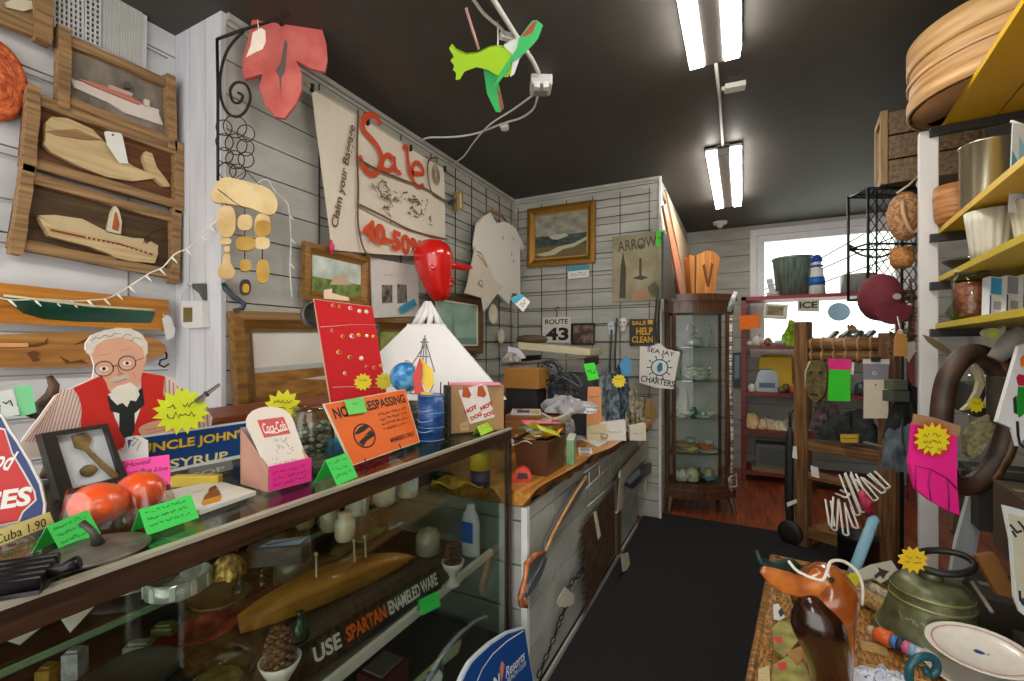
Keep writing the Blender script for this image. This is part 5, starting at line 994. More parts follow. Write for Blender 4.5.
# enamelware strip sign
fr = standq((310, 676), (441, 588), ZL, 18); f = sub(fr, [(370, 622)], .01); e = empty('strip_sign', 'long black strip sign lettered USE SPARTAN ENAMELED WARE', 'sign', f)
zt_ = lambda p: Z(180, 530, 4.51, p); zu = lambda p: Z(380, 480, 3.386, p)
Q = [V(p) for p in f.L([(298, 647), (437, 565), (441, 588), (309, 677)])]; m = MB(); m.prism(Q, 0, .004, C('#191a18', .45)); bl = lambda a, b: Q[0].lerp(Q[1], a).lerp(Q[3].lerp(Q[2], a), b)
for s_, a0, a1, c_ in (('USE', .05, .21, '#dcd9cc'), ('SPARTAN', .245, .52, '#e2631e'), ('ENAMELED WARE', .545, .97, '#dcd9cc')): A, B = bl(a0, .5), bl(a1, .5); d = B-A; m.text(s_, (A.x+B.x)/2, (A.y+B.y)/2, d.length, .036, .0048, C(c_, .5, n=0), math.atan2(d.y, d.x), .03)
m.part('panel', e)
# pine cones in white cups
def cone_cup(px, py, k, label):
    p = atZ(px, py, ZL); e = empty('pinecone_cup', label, 'egg cup', up(p, R(20)), 'pine cones in white cups on the lower shelf'); m = MB(); m.lathe([(r*k, z*k) for r, z in ((.020, 0), (.021, .006), (.010, .02), (.012, .03), (.026, .052), (.034, .07), (.031, .07), (.022, .053), (0, .04))], C('#d9d3cc', .3), 24); m.part('cup', e)
    m = MB(); b1 = C('#4a3226', .7); m.ball((0, 0, .085*k), (.018*k, .018*k, .032*k), b1, 12)
    for i in range(9):
        for j in range(8): a = j*.785 + i*.4; z = .06+.0068*i; r = .026*sqrt(max(.05, 1-((i-2)/8)**2)); m.tube([(r*.5*cos(a)*k, r*.5*sin(a)*k, z*k), (r*cos(a)*k, r*sin(a)*k, (z+.004)*k)], [.004*k, (.0055*k, .002*k)], C('#6b4a38', .7), 6)
    m.part('pine_cone', e, 'brown pine cone')
cone_cup(280, 700, 1.28, 'larger white cup holding a pine cone left of the black strip sign'); cone_cup(453, 585, 1.12, 'smaller white cup holding a pine cone at the right end of the strip sign')
tent((422, 616), (441, 606), .042, ZL, 'green card on the lower shelf edge below the strip sign', seed=41, lines=2, lean=20)
# clear bowl, red cloth, oddments
p = atZ(215, 694, ZL); e = empty('glass_bowl', 'wide clear glass bowl with olive contents at the bottom left of the case', 'bowl', up(p)); r = 42*dep(p)/F
m = MB(); m.lathe([(r*.5, 0), (r*.85, .025), (r, .062), (r*.97, .062), (r*.82, .027), (0, .006)], GL, 30); m.part('bowl', e); m = MB(); m.ball((0, 0, .022), (r*.6, r*.6, .018), MIX('#4a4620', '#8b8438', (40, 40, 40), .5, .3), 16); m.part('contents', e, 'olive contents')
p = atZ(150, 668, ZL); q2 = atZ(335, 588, ZL); d = q2-p; m = MB(); Lc = d.length; m.sheet(lambda a, t: (a*Lc, .13*(t-.1), .020+.010*sin(a*17+t*3)+.006*sin(t*11)), 40, 10, MIX('#7a1a18', '#b82f28', (9, 30, 9), .8, .3)); m.thing('red_cloth', 'long red cloth lying behind the golden boat model', 'cloth', up(p, math.atan2(d.y, d.x)), solid=.003)
for i, (px, py, cs, w_, h_, n_, lb) in enumerate(((140, 655, '#a9a48c', .06, .03, 'photo_card', 'patterned tan card packet beneath the upper glass shelf'), (165, 640, '#8c8a4c', .05, .04, 'tobacco_tin', 'small olive tin beneath the upper glass shelf'), (75, 676, '#c5c9cf', .035, .06, 'bottle_label_box', 'small white and blue carton at the bottom left corner'), (48, 684, '#b98c28', .03, .04, 'brass_figure', 'small brass ornament left of the white and blue carton'), (390, 560, '#56606a', .07, .02, 'grey_book', 'thin blue grey book behind the golden boat model'), (330, 572, '#6e2230', .08, .05, 'maroon_box', 'maroon box behind the golden boat model'))):
    p = atZ(px, py, ZL); p.x = min(p.x, -.88); m = MB(); m.bx((0, 0, h_/2), (w_, .035, h_), MIX(cs, '#57544a', (50, 50, 50), .5, .2, .4, .9), R(35)); m.bx((0, 0, h_+.003), (w_*.7, .022, .006), C(cs, .5), R(35)); m.thing(n_, lb, ['card', 'tin', 'carton', 'ornament', 'book', 'box'][i], up(p), bev=.002)
for i, (px, py) in enumerate(((262, 592), (240, 600), (300, 640), (275, 622))):
    p = atZ(px, py, ZL); p.x = min(p.x, -.95); lathe_thing('dark_bottle', ['dark inkwell behind the red cloth on the lower shelf', 'dark green bottle left of the inkwell', 'green bottle beside the large pine cone', 'brown bottle behind the larger pine cone'][i], 'bottle', p, [(.02, 0), (.024, .01), (.022, .04), (.01, .05), (.009, .07), (.011, .075), (0, .075)], C(['#23241f', '#1f3a2c', '#24402f', '#3a2417'][i], .15, coat=.5), 18)
# white bottle with blue label
p = atZ(470, 580, ZL); p.x = -.90; p.y = 1.44; e = empty('spray_bottle', 'white plastic bottle with a blue label inside the case end', 'bottle', up(p)); m = MB(); m.lathe([(.036, 0), (.038, .01), (.038, .12), (.03, .15), (.018, .17), (.018, .19), (0, .19)], C('#ccd0d4', .35), 20, sy=.6); m.part('body', e); m = MB(); m.box(-.024, .024, -.026, -.0235, .055, .13, C('#1f62b8', .4)); m.part('label', e, 'blue label')
# deck of the case: framed green picture, boxes
fr = standq((405, 720), (464, 690), ZB, 12); fr = Fr(V((-.88, .98, ZB)), 80, 12); f = sub(fr, [(440, 668)]); e = empty('framed_picture', 'pale green framed animal picture at the bottom of the case', 'picture', f)
Q = f.L(zu([(110, 690), (277, 540), (285, 720), (120, 800)])); Q = [(x, max(y, .001)) for x, y in Q]; m = MB(); m.prism(Q, -.008, 0, C('#b9ab7d', .5)); cq = sum((V(q) for q in Q), V((0, 0)))/4; m.flat([cq + (V(q)-cq)*.93 for q in Q], .0006, C('#9fb08a', .6)); 
m.flat(f.L(zu([(160, 650), (185, 640), (210, 600), (215, 650), (200, 690), (165, 690)])), .0012, C('#2c2a26', .6)); m.flat(f.L(zu([(165, 690), (200, 640), (212, 660), (205, 700)])), .0016, WHT); m.part('panel', e)
for i, (y, c_, lb) in enumerate(((.80, '#8b2a22', 'red box on the case floor left of the green picture'), (1.12, '#6d1f1c', 'dark red box on the case floor behind the green picture'), (.62, '#b9b1a4', 'white tag box on the case floor below the lower shelf'))): m = MB(); m.bx((0, 0, .04), (.10, .13, .08), C(c_, .5)); m.bx((0, 0, .083), (.08, .1, .006), C('#8f8676', .6)); m.thing('storage_box', lb, 'box', up(V((-1.03, y, ZB))), bev=.003)
# blue resort sign leaning outside at the case end
f0 = Fr(V((-.668, 1.40, .013)), 86, 7); f = sub(f0, [(505, 660)]); e = empty('resort_sign', 'blue rounded resort sign with white lettering standing against the case end', 'sign', f)
bot = f0.uv(500, 681)[1]; o0 = V(f.uv(512, 900)); 
arc = zu([(240, 760), (262, 700), (285, 650), (305, 615), (330, 590), (375, 550), (430, 515), (490, 497)]); R0 = f.L(arc + zu([(505, 590), (520, 681), (533, 780)]))
base_v = -(f.o.z-.013)/f.v.z; R0 = R0 + [(R0[-1][0], base_v), (R0[0][0], base_v)]
m = MB(); m.prism(R0, -.012, 0, C('#c9d2dc', .4)); cq = V((R0[8][0]-.1, R0[8][1]-.05)); m.flat([(cq + (V(q)-cq)*.965) for q in R0], .0006, C('#17468a', .4, n=.05))
m.line(f.L(zu([(320, 700), (345, 640), (380, 590), (430, 545), (485, 510)])), .004, .0012, C('#dce3ea', .5, n=0))
lw_ = C('#e4e9ee', .5, n=0); tl_(f, m, 'Resorts', zu([(425, 655)])[0], zu([(490, 590)])[0], .032, .0014, lw_, .01, .25); tl_(f, m, 'BEACH CLUB', zu([(432, 680)])[0], zu([(494, 618)])[0], .016, .0014, lw_, .0); tl_(f, m, 'N', zu([(385, 690)])[0], zu([(405, 672)])[0], .034, .0014, lw_, .02)
m.prism(f.L(zu([(405, 640), (412, 612), (420, 625), (415, 660), (410, 680)])), .0008, .002, C('#d97a6a', .5)); m.part('panel', e)
# ================================================================ on the wooden slab
zh = lambda p: Z(500, 390, 5.68, p)
sl = lambda x, y: atZ(x, y, ZS+.0008)
A, B = sl(515, 472), sl(549, 477); d = B-A; yaw = math.atan2(d.y, d.x); fr = Fr(A, math.degrees(yaw)); w = d.length*1.0; s = dep(A)/F; e = empty('brown_bin', 'brown plastic bin of papers on the wooden slab', 'bin', fr); h = 34*s; D = .20
bn = C('#5d3a24', .4); m = MB(); t = .008
def fr_box(m, w, h, D, mat, ta=.012, t=.004, x0=0):
    o = [(x0+ta, 0), (x0+w-ta, 0), (x0+w-ta, -D+ta), (x0+ta, -D+ta)]; u = [(x0, 0+ta), (x0+w, ta), (x0+w, -D), (x0, -D)]
    vs = [(x, 0, z) for x, z in o] + [(x, h, z) for x, z in u] + [(x + (t if i in (0, 3) else -t), h, z + (-t if i < 2 else t)) for i, (x, z) in enumerate(u)] + [(x + (t if i in (0, 3) else -t), .004, z + (-t if i < 2 else t)) for i, (x, z) in enumerate(o)]
    fs = [(3, 2, 1, 0)]
    for i in range(4): j = (i+1) % 4; fs += [(i, j, 4+j, 4+i), (4+i, 4+j, 8+j, 8+i), (8+i, 8+j, 12+j, 12+i)]
    fs.append((12, 13, 14, 15)); m.add(vs, fs, mat)
fr_box(m, w, h, D, bn); m.part('tub', e); m = MB(); m.tube([(0, h, .012), (w, h, .012), (w, h, -D), (0, h, -D)], .005, bn, 8, closed=True); m.part('rim', e)
cols = ['#d5c9b0', '#9ed22c', '#e0a52a', '#3fae4a', '#e8e4dc', '#c9d23a', '#d8d2c4', '#e06a7a', '#e4ddc8']
for i, c_ in enumerate(cols):
    g = random.Random(i+3); w2 = .10+.05*g.random(); m = MB(); m.sheet(lambda a, t_: ((a-.5)*w2, (t_-.5)*.13, .012*sin(a*6+i)), 8, 4, C(c_, .6)); o = fr.P(w*(.15+.7*((i*.37) % 1)), h*.95+.010*i, -D*(.2+.6*((i*.61) % 1))); m.thing('paper_slip', ['cream', 'lime', 'amber', 'green', 'white', 'yellow green', 'ivory', 'rose', 'pale buff'][i] + ' paper slip heaped in the brown bin', 'paper', Matrix.Translation(o) @ Matrix.Rotation(g.uniform(0, 6), 4, 'Z') @ Matrix.Rotation(g.uniform(-.5, .5), 4, 'X'), 'papers heaped in the brown bin', solid=.001)
p = sl(522, 482); e = empty('red_tape_measure', 'red tape measure on the wooden slab in front of the brown bin', 'tape measure', Fr(p, 25)); s = dep(p)/F
m = MB(); m.prism([(-9*s, 0), (9*s, 0), (9.5*s, 6*s), (7*s, 12*s), (1*s, 15*s), (-6*s, 12*s), (-9.5*s, 6*s)], -.035, 0, C('#d3381c', .35)); m.part('case', e, bev=.004); m = MB(); m.prism([(-5*s, 3*s), (6*s, 3*s), (5*s, 9*s), (-4*s, 9*s)], 0, .002, C('#3a1714', .5)); m.part('badge', e, 'dark badge')
A, B = sl(566, 465), sl(571, 463); e = empty('green_carton', 'small green carton right of the brown bin', 'carton', Fr(A, 15)); s = dep(A)/F; m = MB(); m.box(0, 8*s, 0, 25*s, -.16, 0, MIX('#4f8a5a', '#8fae7c', (30, 9, 30), .5, .1)); m.part('box', e, bev=.002); m = MB(); m.box(.001, 8*s-.001, 25*s, 25*s+.002, -.158, -.002, C('#cfd0bd', .5)); m.part('lid', e, 'pale lid')
# wooden box behind with magazine
A = atZ(505, 452, ZS+.0005); fr = Fr(A, 12); s = dep(A)/F; e = empty('wooden_box', 'orange brown wooden box behind the brown bin', 'box', fr); w = 54*s; h = 37*s
bw = WOOD('#7d481c', '#b0743a', 0, 6, 8, .5, .2); m = MB(); m.box(0, w, 0, h, -.012, 0, bw); m.box(0, w, 0, h, -.26, -.248, bw); m.box(0, .012, 0, h, -.248, -.012, bw); m.box(w-.012, w, 0, h, -.248, -.012, bw); m.box(.012, w-.012, 0, .01, -.248, -.012, bw); m.part('body', e, bev=.002)
m = MB(); m.box(.01, w-.01, h*.9, h*.96, -.25, -.01, C('#6d4a2c', .7)); m.part('lid', e)
o = fr.P(w*.32, h+.002, -.10); m = MB(); m.bx((0, 0, .004), (.16, .20, .008), C('#cfc6c0', .5)); m.box(-.05, .02, -.06, .04, .008, .0086, C('#4d3a44', .5)); m.box(.03, .07, -.08, .0, .008, .0086, C('#c9a23a', .5)); m.box(-.07, -.02, .05, .09, .008, .0086, C('#8a7580', .5)); m.thing('magazine', 'magazine with a dark picture on top of the orange brown box', 'magazine', up(o, R(24)), bev=.001)
o = fr.P(w*.95, h+.002, -.14)
def crumple(name, label, cat, M, sx, sy, sz, mat, seed, n=18):
    g = random.Random(seed); ph = [g.uniform(0, 6) for _ in range(6)]
    m = MB()
    def fn(a, t):
        th, p_ = 2*pi*a, pi*t*.5; r = 1 + .16*sin(3*th+ph[0]+2*p_) + .12*sin(7*th+ph[1]) + .1*sin(5*th+9*t+ph[2]) + .08*sin(11*th+ph[3]-7*t)
        return (sx*r*cos(th)*sin(p_), sy*r*sin(th)*sin(p_), sz*max(0, r*cos(p_)*.95) + .002)
    m.sheet(fn, n*2, n//2, mat, False); return m.thing(name, label, cat, M)
crumple('plastic_bag', 'grey crumpled plastic bag beside the magazine', 'bag', up(o + V((.02, .05, 0))), .14, .10, .07, glass('grey_film', '#b9b9bd', .9, .25) if 0 else C('#a3a2a4', .25, n=.2), 5)
# printer / flat shelf boards in the corner
fr = Fr(atD(505, 365, 3.15), 4); s = 3.15/F; e = empty('shelf_board', 'cream shelf board jutting from the corner under the route number sign', 'shelf', fr)
m = MB(); m.prism([(14*s, 16*s), (86*s, 10*s), (86*s, 16*s), (14*s, 23*s)], -.40, 0, C('#c3b897', .5)); m.part('board', e, bev=.002); m = MB(); m.prism([(2*s, -1*s), (85*s, 8*s), (85*s, 10.5*s), (2*s, 2*s)], -.30, .10, C('#6d6757', .5)); m.part('lower_board', e, 'dark lower board')
for x in (16*s, 80*s): m = MB(); m.box(x, x+.012, .0, .065, -.40, -.02, IRON); m.part('bracket', e)
f2 = sub(Fr(atD(520, 345, 3.1), 20), zd([(30, 300), (110, 340), (220, 390), (50, 420), (0, 440)])); card('loose_paper', Fr(fr.P(18*s, 8*s, .03), 14, 15), zd([(45, 320), (110, 335), (150, 385), (45, 410)]), C('#c9c3cf', .6), 'white paper hanging off the cream shelf board', 'paper', lines=0)
p = fr.P(20*s, 22.5*s, -.16); m = MB(); m.lathe([(.10, 0), (.115, .02), (.10, .045), (.05, .055), (0, .055)], C('#4d3c2a', .7), 20); m.thing('brown_basket_lid', 'flat dark brown basket lid at the left end of the cream shelf board', 'lid', up(p))
crumple('paper_bundle', 'grey paper bundle under the lower board in the corner', 'paper', up(atD(512, 362, 2.95)), .06, .05, .05, C('#a39c94', .8, n=.2), 8)
# carton under the boards
fr = Fr(atD(504, 388, 2.75), 4); s = 2.75/F; e = empty('cardboard_carton', 'tan carton on a dark stand in the back corner', 'carton', fr); m = MB(); m.box(0, 37*s, 0, 20*s, -.2, 0, C('#a5722f', .7, n=.15, s=8)); m.part('carton', e, bev=.002); m = MB(); m.box(1*s, 34*s, ZS-fr.o.z+.001, -.0005, -.19, -.01, C('#201c1a', .6)); m.part('stand', e, 'dark stand')
# dark machine with grey and blue clutter
fr = Fr(atD(548, 402, 2.9), 8); s = 2.9/F; e = empty('cash_register', 'dark grey office machine under the cream shelf board', 'machine', fr); z0 = ZS-fr.o.z+.001; m = MB(); m.prism([(0, z0), (44*s, z0), (44*s, 22*s), (30*s, 28*s), (0, 28*s)], -.28, 0, C('#2a2c30', .5)); m.part('housing', e, bev=.006)
m = MB()
for i in range(5):
    for j in range(2): m.box(4*s+i*6*s, 8*s+i*6*s, 8*s+j*6*s, 12*s+j*6*s, 0, .008, C('#4a4f55', .4))
m.part('keys', e); m = MB(); m.box(8*s, 20*s, 23*s, 27*s, 0, .005, C('#4a78a8', .3)); m.part('display', e, 'blue display')
# pad stack, green orange cards on a stick stand
fr = Fr(atD(594, 405, 2.75), 18); s = 2.75/F
card('price_tag', fr, zd([(475, 420), (535, 412), (565, 505), (500, 515)]), C('#3ee02c', .6), 'bright green card above the orange card on the counter clutter', 'tag', z=.02, lines=1)
m = MB(); z0 = ZS-fr.o.z+.001; m.prism([(-8*s, z0), (8*s, z0), (7*s, 18*s), (-6*s, 18*s)], -.03, 0, C('#d9935c', .6)); m.scrib(-5*s, 5*s, 8*s, .012, INK, .001); m.thing('orange_carton', 'pale orange carton under the bright green card', 'carton', fr, bev=.002)
starburst((619, 381), 2.8, 20, 7.5, 'yellow starburst on dark clutter below the hanging cords', C('#e0c81c', .55), 12, 1)
crumple('dark_bag', 'dark blue grey bag heaped under the hanging cords', 'bag', up(V((-.95, 3.18, ZS+.001))), .17, .10, .24, MIX('#2b3038', '#5b6670', (16, 16, 16), .6, .4), 12)
p = V((-.99, 3.05, ZS)); m = MB(); m.prism([(0, 0), (.05, 0), (.06, .10), (.02, .13), (-.02, .08)], 0, .02, C('#2f7fae', .4)); m.thing('blue_pouch', 'small blue pouch lying against the dark bag', 'pouch', Fr(atD(622, 376, 2.95), 20), bev=.004)
for i, (px, py, w_, h_, c_, lb) in enumerate(((613, 420, 26, 17, '#d8d4cc', 'white paper packet standing among the counter clutter'), (638, 418, 16, 14, '#c9c0ab', 'cream card box at the far end of the counter'), (597, 425, 20, 14, '#cdbf98', 'cream paper bundle left of the white packet'))):
    fr = Fr(atD(px, py+4, 2.7), 22); s = 2.7/F; fr = Fr(V((fr.o.x, fr.o.y, ZS+.0005)), 22); m = MB(); m.prism([(-w_/2*s, 0), (w_/2*s, 0), (w_/2*s*.95, h_*s+.02), (-w_/2*s, h_*s)], -.05, 0, C(c_, .6, n=.1)); m.scrib(-w_*.3*s, w_*.3*s, h_*.5*s, .012, INK, .001, None, i); m.thing('paper_packet', lb, 'packet', fr, bev=.002)
rect_card([(575, 437), (602, 425), (628, 430), (598, 447)], ZS+.0008, 'white printed papers spread on the slab right of the green carton', C('#d5d3d6', .6), 'paper_sheet', lines=6)
rect_card([(560, 440), (590, 424), (600, 428), (572, 444)], ZS+.003, 'second paper sheet half under the spread white papers', C('#b9b4c0', .6), 'paper_sheet', lines=3)
rect_card([(598, 424), (625, 417), (645, 421), (625, 433)], ZS+.002, 'cream paper sheet at the far end of the slab', C('#cfc6b2', .6), 'paper_sheet', lines=4)
p = sl(577, 424); m = MB(); m.bx((0, 0, .03), (.16, .10, .06), C('#29262a', .5)); m.bx((.02, -.052, .03), (.05, .006, .02), C('#b0262c', .4)); m.thing('card_reader', 'dark card machine with a red stripe behind the spread papers', 'machine', up(p, R(20)), bev=.006)
m = MB(); m.tube([(-.1, 0, .004), (-.03, .02, .01), (.04, -.01, .008), (.1, .0, .004)], .004, C('#26333f', .5), 6); m.thing('pen', 'dark blue pen lying on the spread white papers', 'pen', up(sl(600, 432) + V((0, 0, .002)), R(40)))
p = sl(650, 418); m = MB(); m.prism([(-.05, 0), (.07, .0), (.02, .14), (-.03, .15)], -.03, 0, WOOD('#8a6a3a', '#b58f56', 1)); m.thing('wood_block', 'small brown wooden block at the far end of the slab', 'block', Fr(p, 30), bev=.003)
# ================================================================ hanging on the counter front
KF = Fr((KX+.012, 0, 0), 90)
def traced(name, label, cat, pts, mat, n=.0, th=.006, bev=.001, z=.0, smooth=False, fr=KF):
    f = sub(fr, pts, n); m = MB(); q = f.L(pts); q = [(p.x, p.y) for p in spline([(*a, 0) for a in q], 3, True)] if smooth else q; m.prism(q, 0, th, mat); return m, f
# copper handled saw
f = sub(KF, [(555, 540)], .01); e = empty('hand_saw', 'long hand saw with a wooden back and copper handle on the counter front', 'saw', f); zv = lambda p: Z(500, 500, 3.657, p)
m = MB(); m.prism(f.L(zu([(690, -10), (700, 10), (660, 80), (610, 150), (570, 220), (555, 265), (550, 300), (520, 350), (495, 400), (485, 395), (510, 330), (505, 290), (555, 235), (560, 200), (610, 110), (650, 40)])), 0, .003, C('#8b8d90', .4, .5)); m.part('blade', e)
m = MB(); m.tube([(*f.uv(*p), .004) for p in zu([(695, -10), (655, 50), (615, 120), (575, 195), (557, 240)])], [.008]*5, WOOD('#a9793f', '#cf9f60', 0), 8); m.part('back_rail', e, 'pale wooden back rail')
m = MB(); m.tube([(*f.uv(*p), .004) for p in zu([(553, 245), (520, 255), (492, 285), (490, 320), (482, 360), (472, 395), (476, 420), (490, 425), (495, 400)])], [.008, .012, .012, .009, .011, .012, .012, .01, .006], MIX('#8a4a22', '#c97a44', (30, 30, 30), .3, .1, coat=.4), 10); m.part('handle', e, 'copper coloured handle')
m = MB(); q = f.L(zv([(160, 205), (168, 215), (150, 270), (125, 320), (100, 350), (95, 340), (110, 300), (140, 250)])); m.prism(q, .001, .006, C('#7f8790', .3, .6, b=.4)); m.part('toothed_plate', e, 'grey toothed plate')
# chain with tag
m, f = traced('', '', '', zv([(205, 375), (235, 318), (270, 345), (268, 380), (240, 392), (215, 390)]), C('#d0cbb9', .6), .02, .002); m.thing('price_tag', 'cream torn tag hanging on the chain on the counter front', 'tag', f)
f = sub(KF, zv([(290, 270)]), .012); m = MB(); P_ = [(*f.uv(*p), .0) for p in zv([(305, 250), (290, 265), (285, 285), (265, 290), (260, 310), (250, 318), (245, 380), (220, 440), (200, 500), (175, 560), (150, 620), (140, 650)])]
for a, b in zip(P_, P_[1:]):
    a, b = V(a), V(b); L_ = (b-a).length; k = max(1, int(L_/.03))
    for i in range(k): c = a.lerp(b, (i+.5)/k); d = (b-a).normalized(); nn = V((-d.y, d.x, 0)) if i % 2 else V((0, 0, 1)); m.tube([c + d*.018*cos(t*pi/4) + nn*.008*sin(t*pi/4) for t in range(8)], .003, IRON, 5, closed=True)
m.thing('iron_chain', 'dark iron chain hanging down the counter front', 'chain', f)
# toothed long saw
f = sub(KF, zv([(360, 200)]), .01); e = empty('crosscut_saw', 'rusty brown crosscut saw with big teeth on the counter front', 'saw', f); A = f.L(zv([(300, 90), (425, -60), (425, 180), (310, 380)])); m = MB(); teeth = []
tq = zv([(300, 160), (305, 385)]); P0, P1 = V(f.uv(*zv([(298, 100)])[0])), V(f.uv(*zv([(312, 390)])[0]))
for k in range(13): t = k/12; q = P0.lerp(P1, t); teeth += [(q.x, q.y), (q.x-.05, q.y-.012), (q.x-.004, q.y-.02)]
m.prism(teeth + [A[2], A[1]], 0, .004, MIX('#3d2c20', '#6b5240', (14, 14, 14), .6, .3, m=.3)); m.part('blade', e)
m = MB(); m.prism(f.L(zv([(415, -70), (432, -90), (432, 190), (418, 200)])), -.002, .02, C('#54402e', .6)); m.part('grip', e)
for pts, lb in ((zv([(342, 45), (352, 40), (368, 130), (358, 145)]), 'narrow cream tag on the rusty crosscut saw'), (zv([(440, 200), (468, 190), (478, 250), (448, 263)]), 'cream oblong tag low on the counter front, above the carpet'), (zv([(577, 8), (586, 6), (588, 60), (580, 66)]), 'narrow cream tag at the far end of the counter front')): m, f = traced('', '', '', pts, C('#d8d0b6', .6), .08, .0015); a = f.L(pts); m.scrib(min(p[0] for p in a)+.004, max(p[0] for p in a)-.002, sum(p[1] for p in a)/4, .01, INK, .0022); m.thing('price_tag', lb, 'tag', f)
# wire rack strip, white board, blue tool, circular saw blade
f = sub(KF, zh([(600, 420)]), .006); m = MB()
for a, b in (((480, 560), (800, 260)), ((470, 470), (790, 250)), ((490, 660), (660, 510))): m.tube([(*f.uv(*zh([a])[0]), .006), (*f.uv(*zh([b])[0]), .006)], .0035, C('#b3b0a4', .4, .3), 6)
for k in range(6): x = 500+k*58; m.tube([(*f.uv(*zh([(x, 462-k*38)])[0]), .006), (*f.uv(*zh([(x+4, 620-k*52)])[0]), .006)], .003, C('#b3b0a4', .4, .3), 6)
m.thing('wire_rack', 'pale wire grid rack fixed to the upper counter front', 'rack', f)
m, f = traced('', '', '', zh([(675, 460), (830, 290), (845, 300), (845, 350), (700, 520), (690, 660), (655, 700), (660, 600)]), C('#b9b3a0', .6, n=.15), .02, .012); m.thing('wooden_yoke', 'pale bent wooden bar hanging on the far counter front', 'bar', f, bev=.003)
m, f = traced('', '', '', zh([(700, 540), (790, 440), (850, 410), (845, 470), (800, 500), (740, 560)]), C('#1f2731', .4), .04, .02); m.flat(f.L(zh([(715, 520), (790, 445), (800, 480), (740, 535)]), .021), .0205, C('#8fa3b0', .3)); m.thing('ice_tongs', 'dark blue steel tool with a pale side on the far counter front', 'tool', f, bev=.004)
f = sub(KF, zh([(825, 550)]), .05); c = f.uv(*zh([(825, 550)])[0]); m = MB(); m.prism(star(14, .04, .055, 0, 0), 0, .004, C('#c9c0a4', .5)); m.thing('saw_blade', 'cream toothed disc hanging at the far end of the counter front', 'saw blade', f)
for i, (x, dy) in enumerate(((655, 0), (660, 10), (664, -6))):
    f = sub(KF, [(x, 470)], .03); m = MB(); m.tube([(*f.uv(x, 425+dy), 0), (*f.uv(x+3, 460), .012), (*f.uv(x-1, 500), .006), (*f.uv(x+1, 520+dy), .0)], .010, C(['#8a8140', '#4b5240', '#6b655a'][i], .8), 6); m.thing('hanging_strap', ['olive yellow', 'dark green', 'grey'][i] + ' strap hanging at the far counter corner', 'strap', f)
card('price_tag', KF, [(659, 426), (665, 425), (665, 434), (659, 436)], C('#d3da2c', .6), 'small yellow tag at the far counter corner', 'tag', z=.06, lines=0)
# ================================================================ curio cabinet
zi = lambda p: Z(650, 290, 6.19, p); zj = lambda p: Z(650, 390, 5.24, p)
p0 = atZ(703, 514, 0); CB = Fr(p0, 24); e = cab = empty('curio_cabinet', 'dark wood bow fronted glass curio cabinet at the end of the counter', 'cabinet', CB)
cw = WOOD('#3a2010', '#6b4426', 1, 8, 9, .35, .15, .3); WC, DC = .285, .36
def bow(x): return -.09*(x/WC)**2
def plan(w, o=0): return [(w*(k/10-1), bow(WC*(k/10-1)) + o) for k in range(21)] + [(w, -DC), (-w, -DC)]
def slabxz(m, pts, y0, y1, mat):
    n = len(pts); vs = [(x, y0, z) for x, z in pts] + [(x, y1, z) for x, z in pts]; m.add(vs, [tuple(range(n)), tuple(range(2*n-1, n-1, -1))], mat); m.add(vs, [(i, n+i, n+(i+1) % n, (i+1) % n) for i in range(n)], mat)
m = MB(); slabxz(m, plan(WC+.025, .02), 1.80, 1.86, cw); slabxz(m, plan(WC+.005, .005), 1.70, 1.80, cw); m.part('cornice', e)
m = MB(); slabxz(m, plan(WC+.02, .015), .12, .19, cw); slabxz(m, plan(WC+.005, .0), .19, .23, cw); m.part('base', e)
for x in (-.25, .25):
    m = MB(); m.tube([(x, .12, -.06), (x*1.06, .06, -.04), (x*1.1, .012, -.03), (x*1.06, .0, -.01)], [.028, .02, .016, .018], cw, 10); m.part('foot', e)
    m = MB(); m.tube([(x, .12, -DC+.03), (x, .0, -DC+.03)], [.02, .014], cw, 10); m.part('foot', e)
for x, z, w_ in ((-WC+.018, bow(WC)+.0, .034), (WC-.018, bow(WC), .034)):
    m = MB(); m.box(x-w_/2, x+w_/2, .23, 1.70, z-.035, z+.006, cw); m.part('stile', e, bev=.004)
for x in (-WC+.01, WC-.01): m = MB(); m.box(x-.012, x+.012, .23, 1.70, -DC, -DC+.025, cw); m.part('stile', e)
for x in (-.222, .222): m = MB(); m.box(x-.012, x+.012, .23, 1.70, bow(x)-.014, bow(x)+.008, cw); m.part('door_stile', e)
def bowsheet(m, xa, xb, y0, y1, off, mat): m.sheet(lambda a, t: (xa+(xb-xa)*a, y0+(y1-y0)*t, bow(xa+(xb-xa)*a)+off), 10, 1, mat)
m = MB(); bowsheet(m, -.21, .21, .25, 1.68, -.002, GL); d_ = m.part('door', e, 'curved glass door')
m = MB(); m.tube([(.2, .95, bow(.2)+.004), (.2, .95, bow(.2)+.02), (.2, .90, bow(.2)+.02), (.2, .90, bow(.2)+.004)], .004, C('#8d6b3a', .3, .8), 6); m.part('handle', d_)
for a_, b_ in ((-WC+.03, -.235), (.235, WC-.03)): m = MB(); bowsheet(m, a_, b_, .25, 1.68, -.002, GL); m.part('side_glass', e)
m = MB(); m.box(-WC+.01, WC-.01, .23, 1.70, -DC, -DC+.008, MIX('#b4b9b2', '#d0d4ce', (4, 4, 4), .2, 0)); m.part('back_panel', e, 'pale back panel')
SHV = [.235, .495, .80, 1.12, 1.41]
for y in SHV[1:]: m = MB(); slabxz(m, [(x*.92, z*.92-.03) for x, z in plan(WC-.02)], y-.008, y, GLC); m.part('shelf', e)
m = MB(); m.box(WC-.05, WC+.01, .22, .30, -.02, -.004, C('#c9c2b0', .5)); m.part('buckle', e, 'pale buckle at lower corner') if 0 else None
def incab(x, k, z): return CB.P(x, SHV[k]+.001, z)
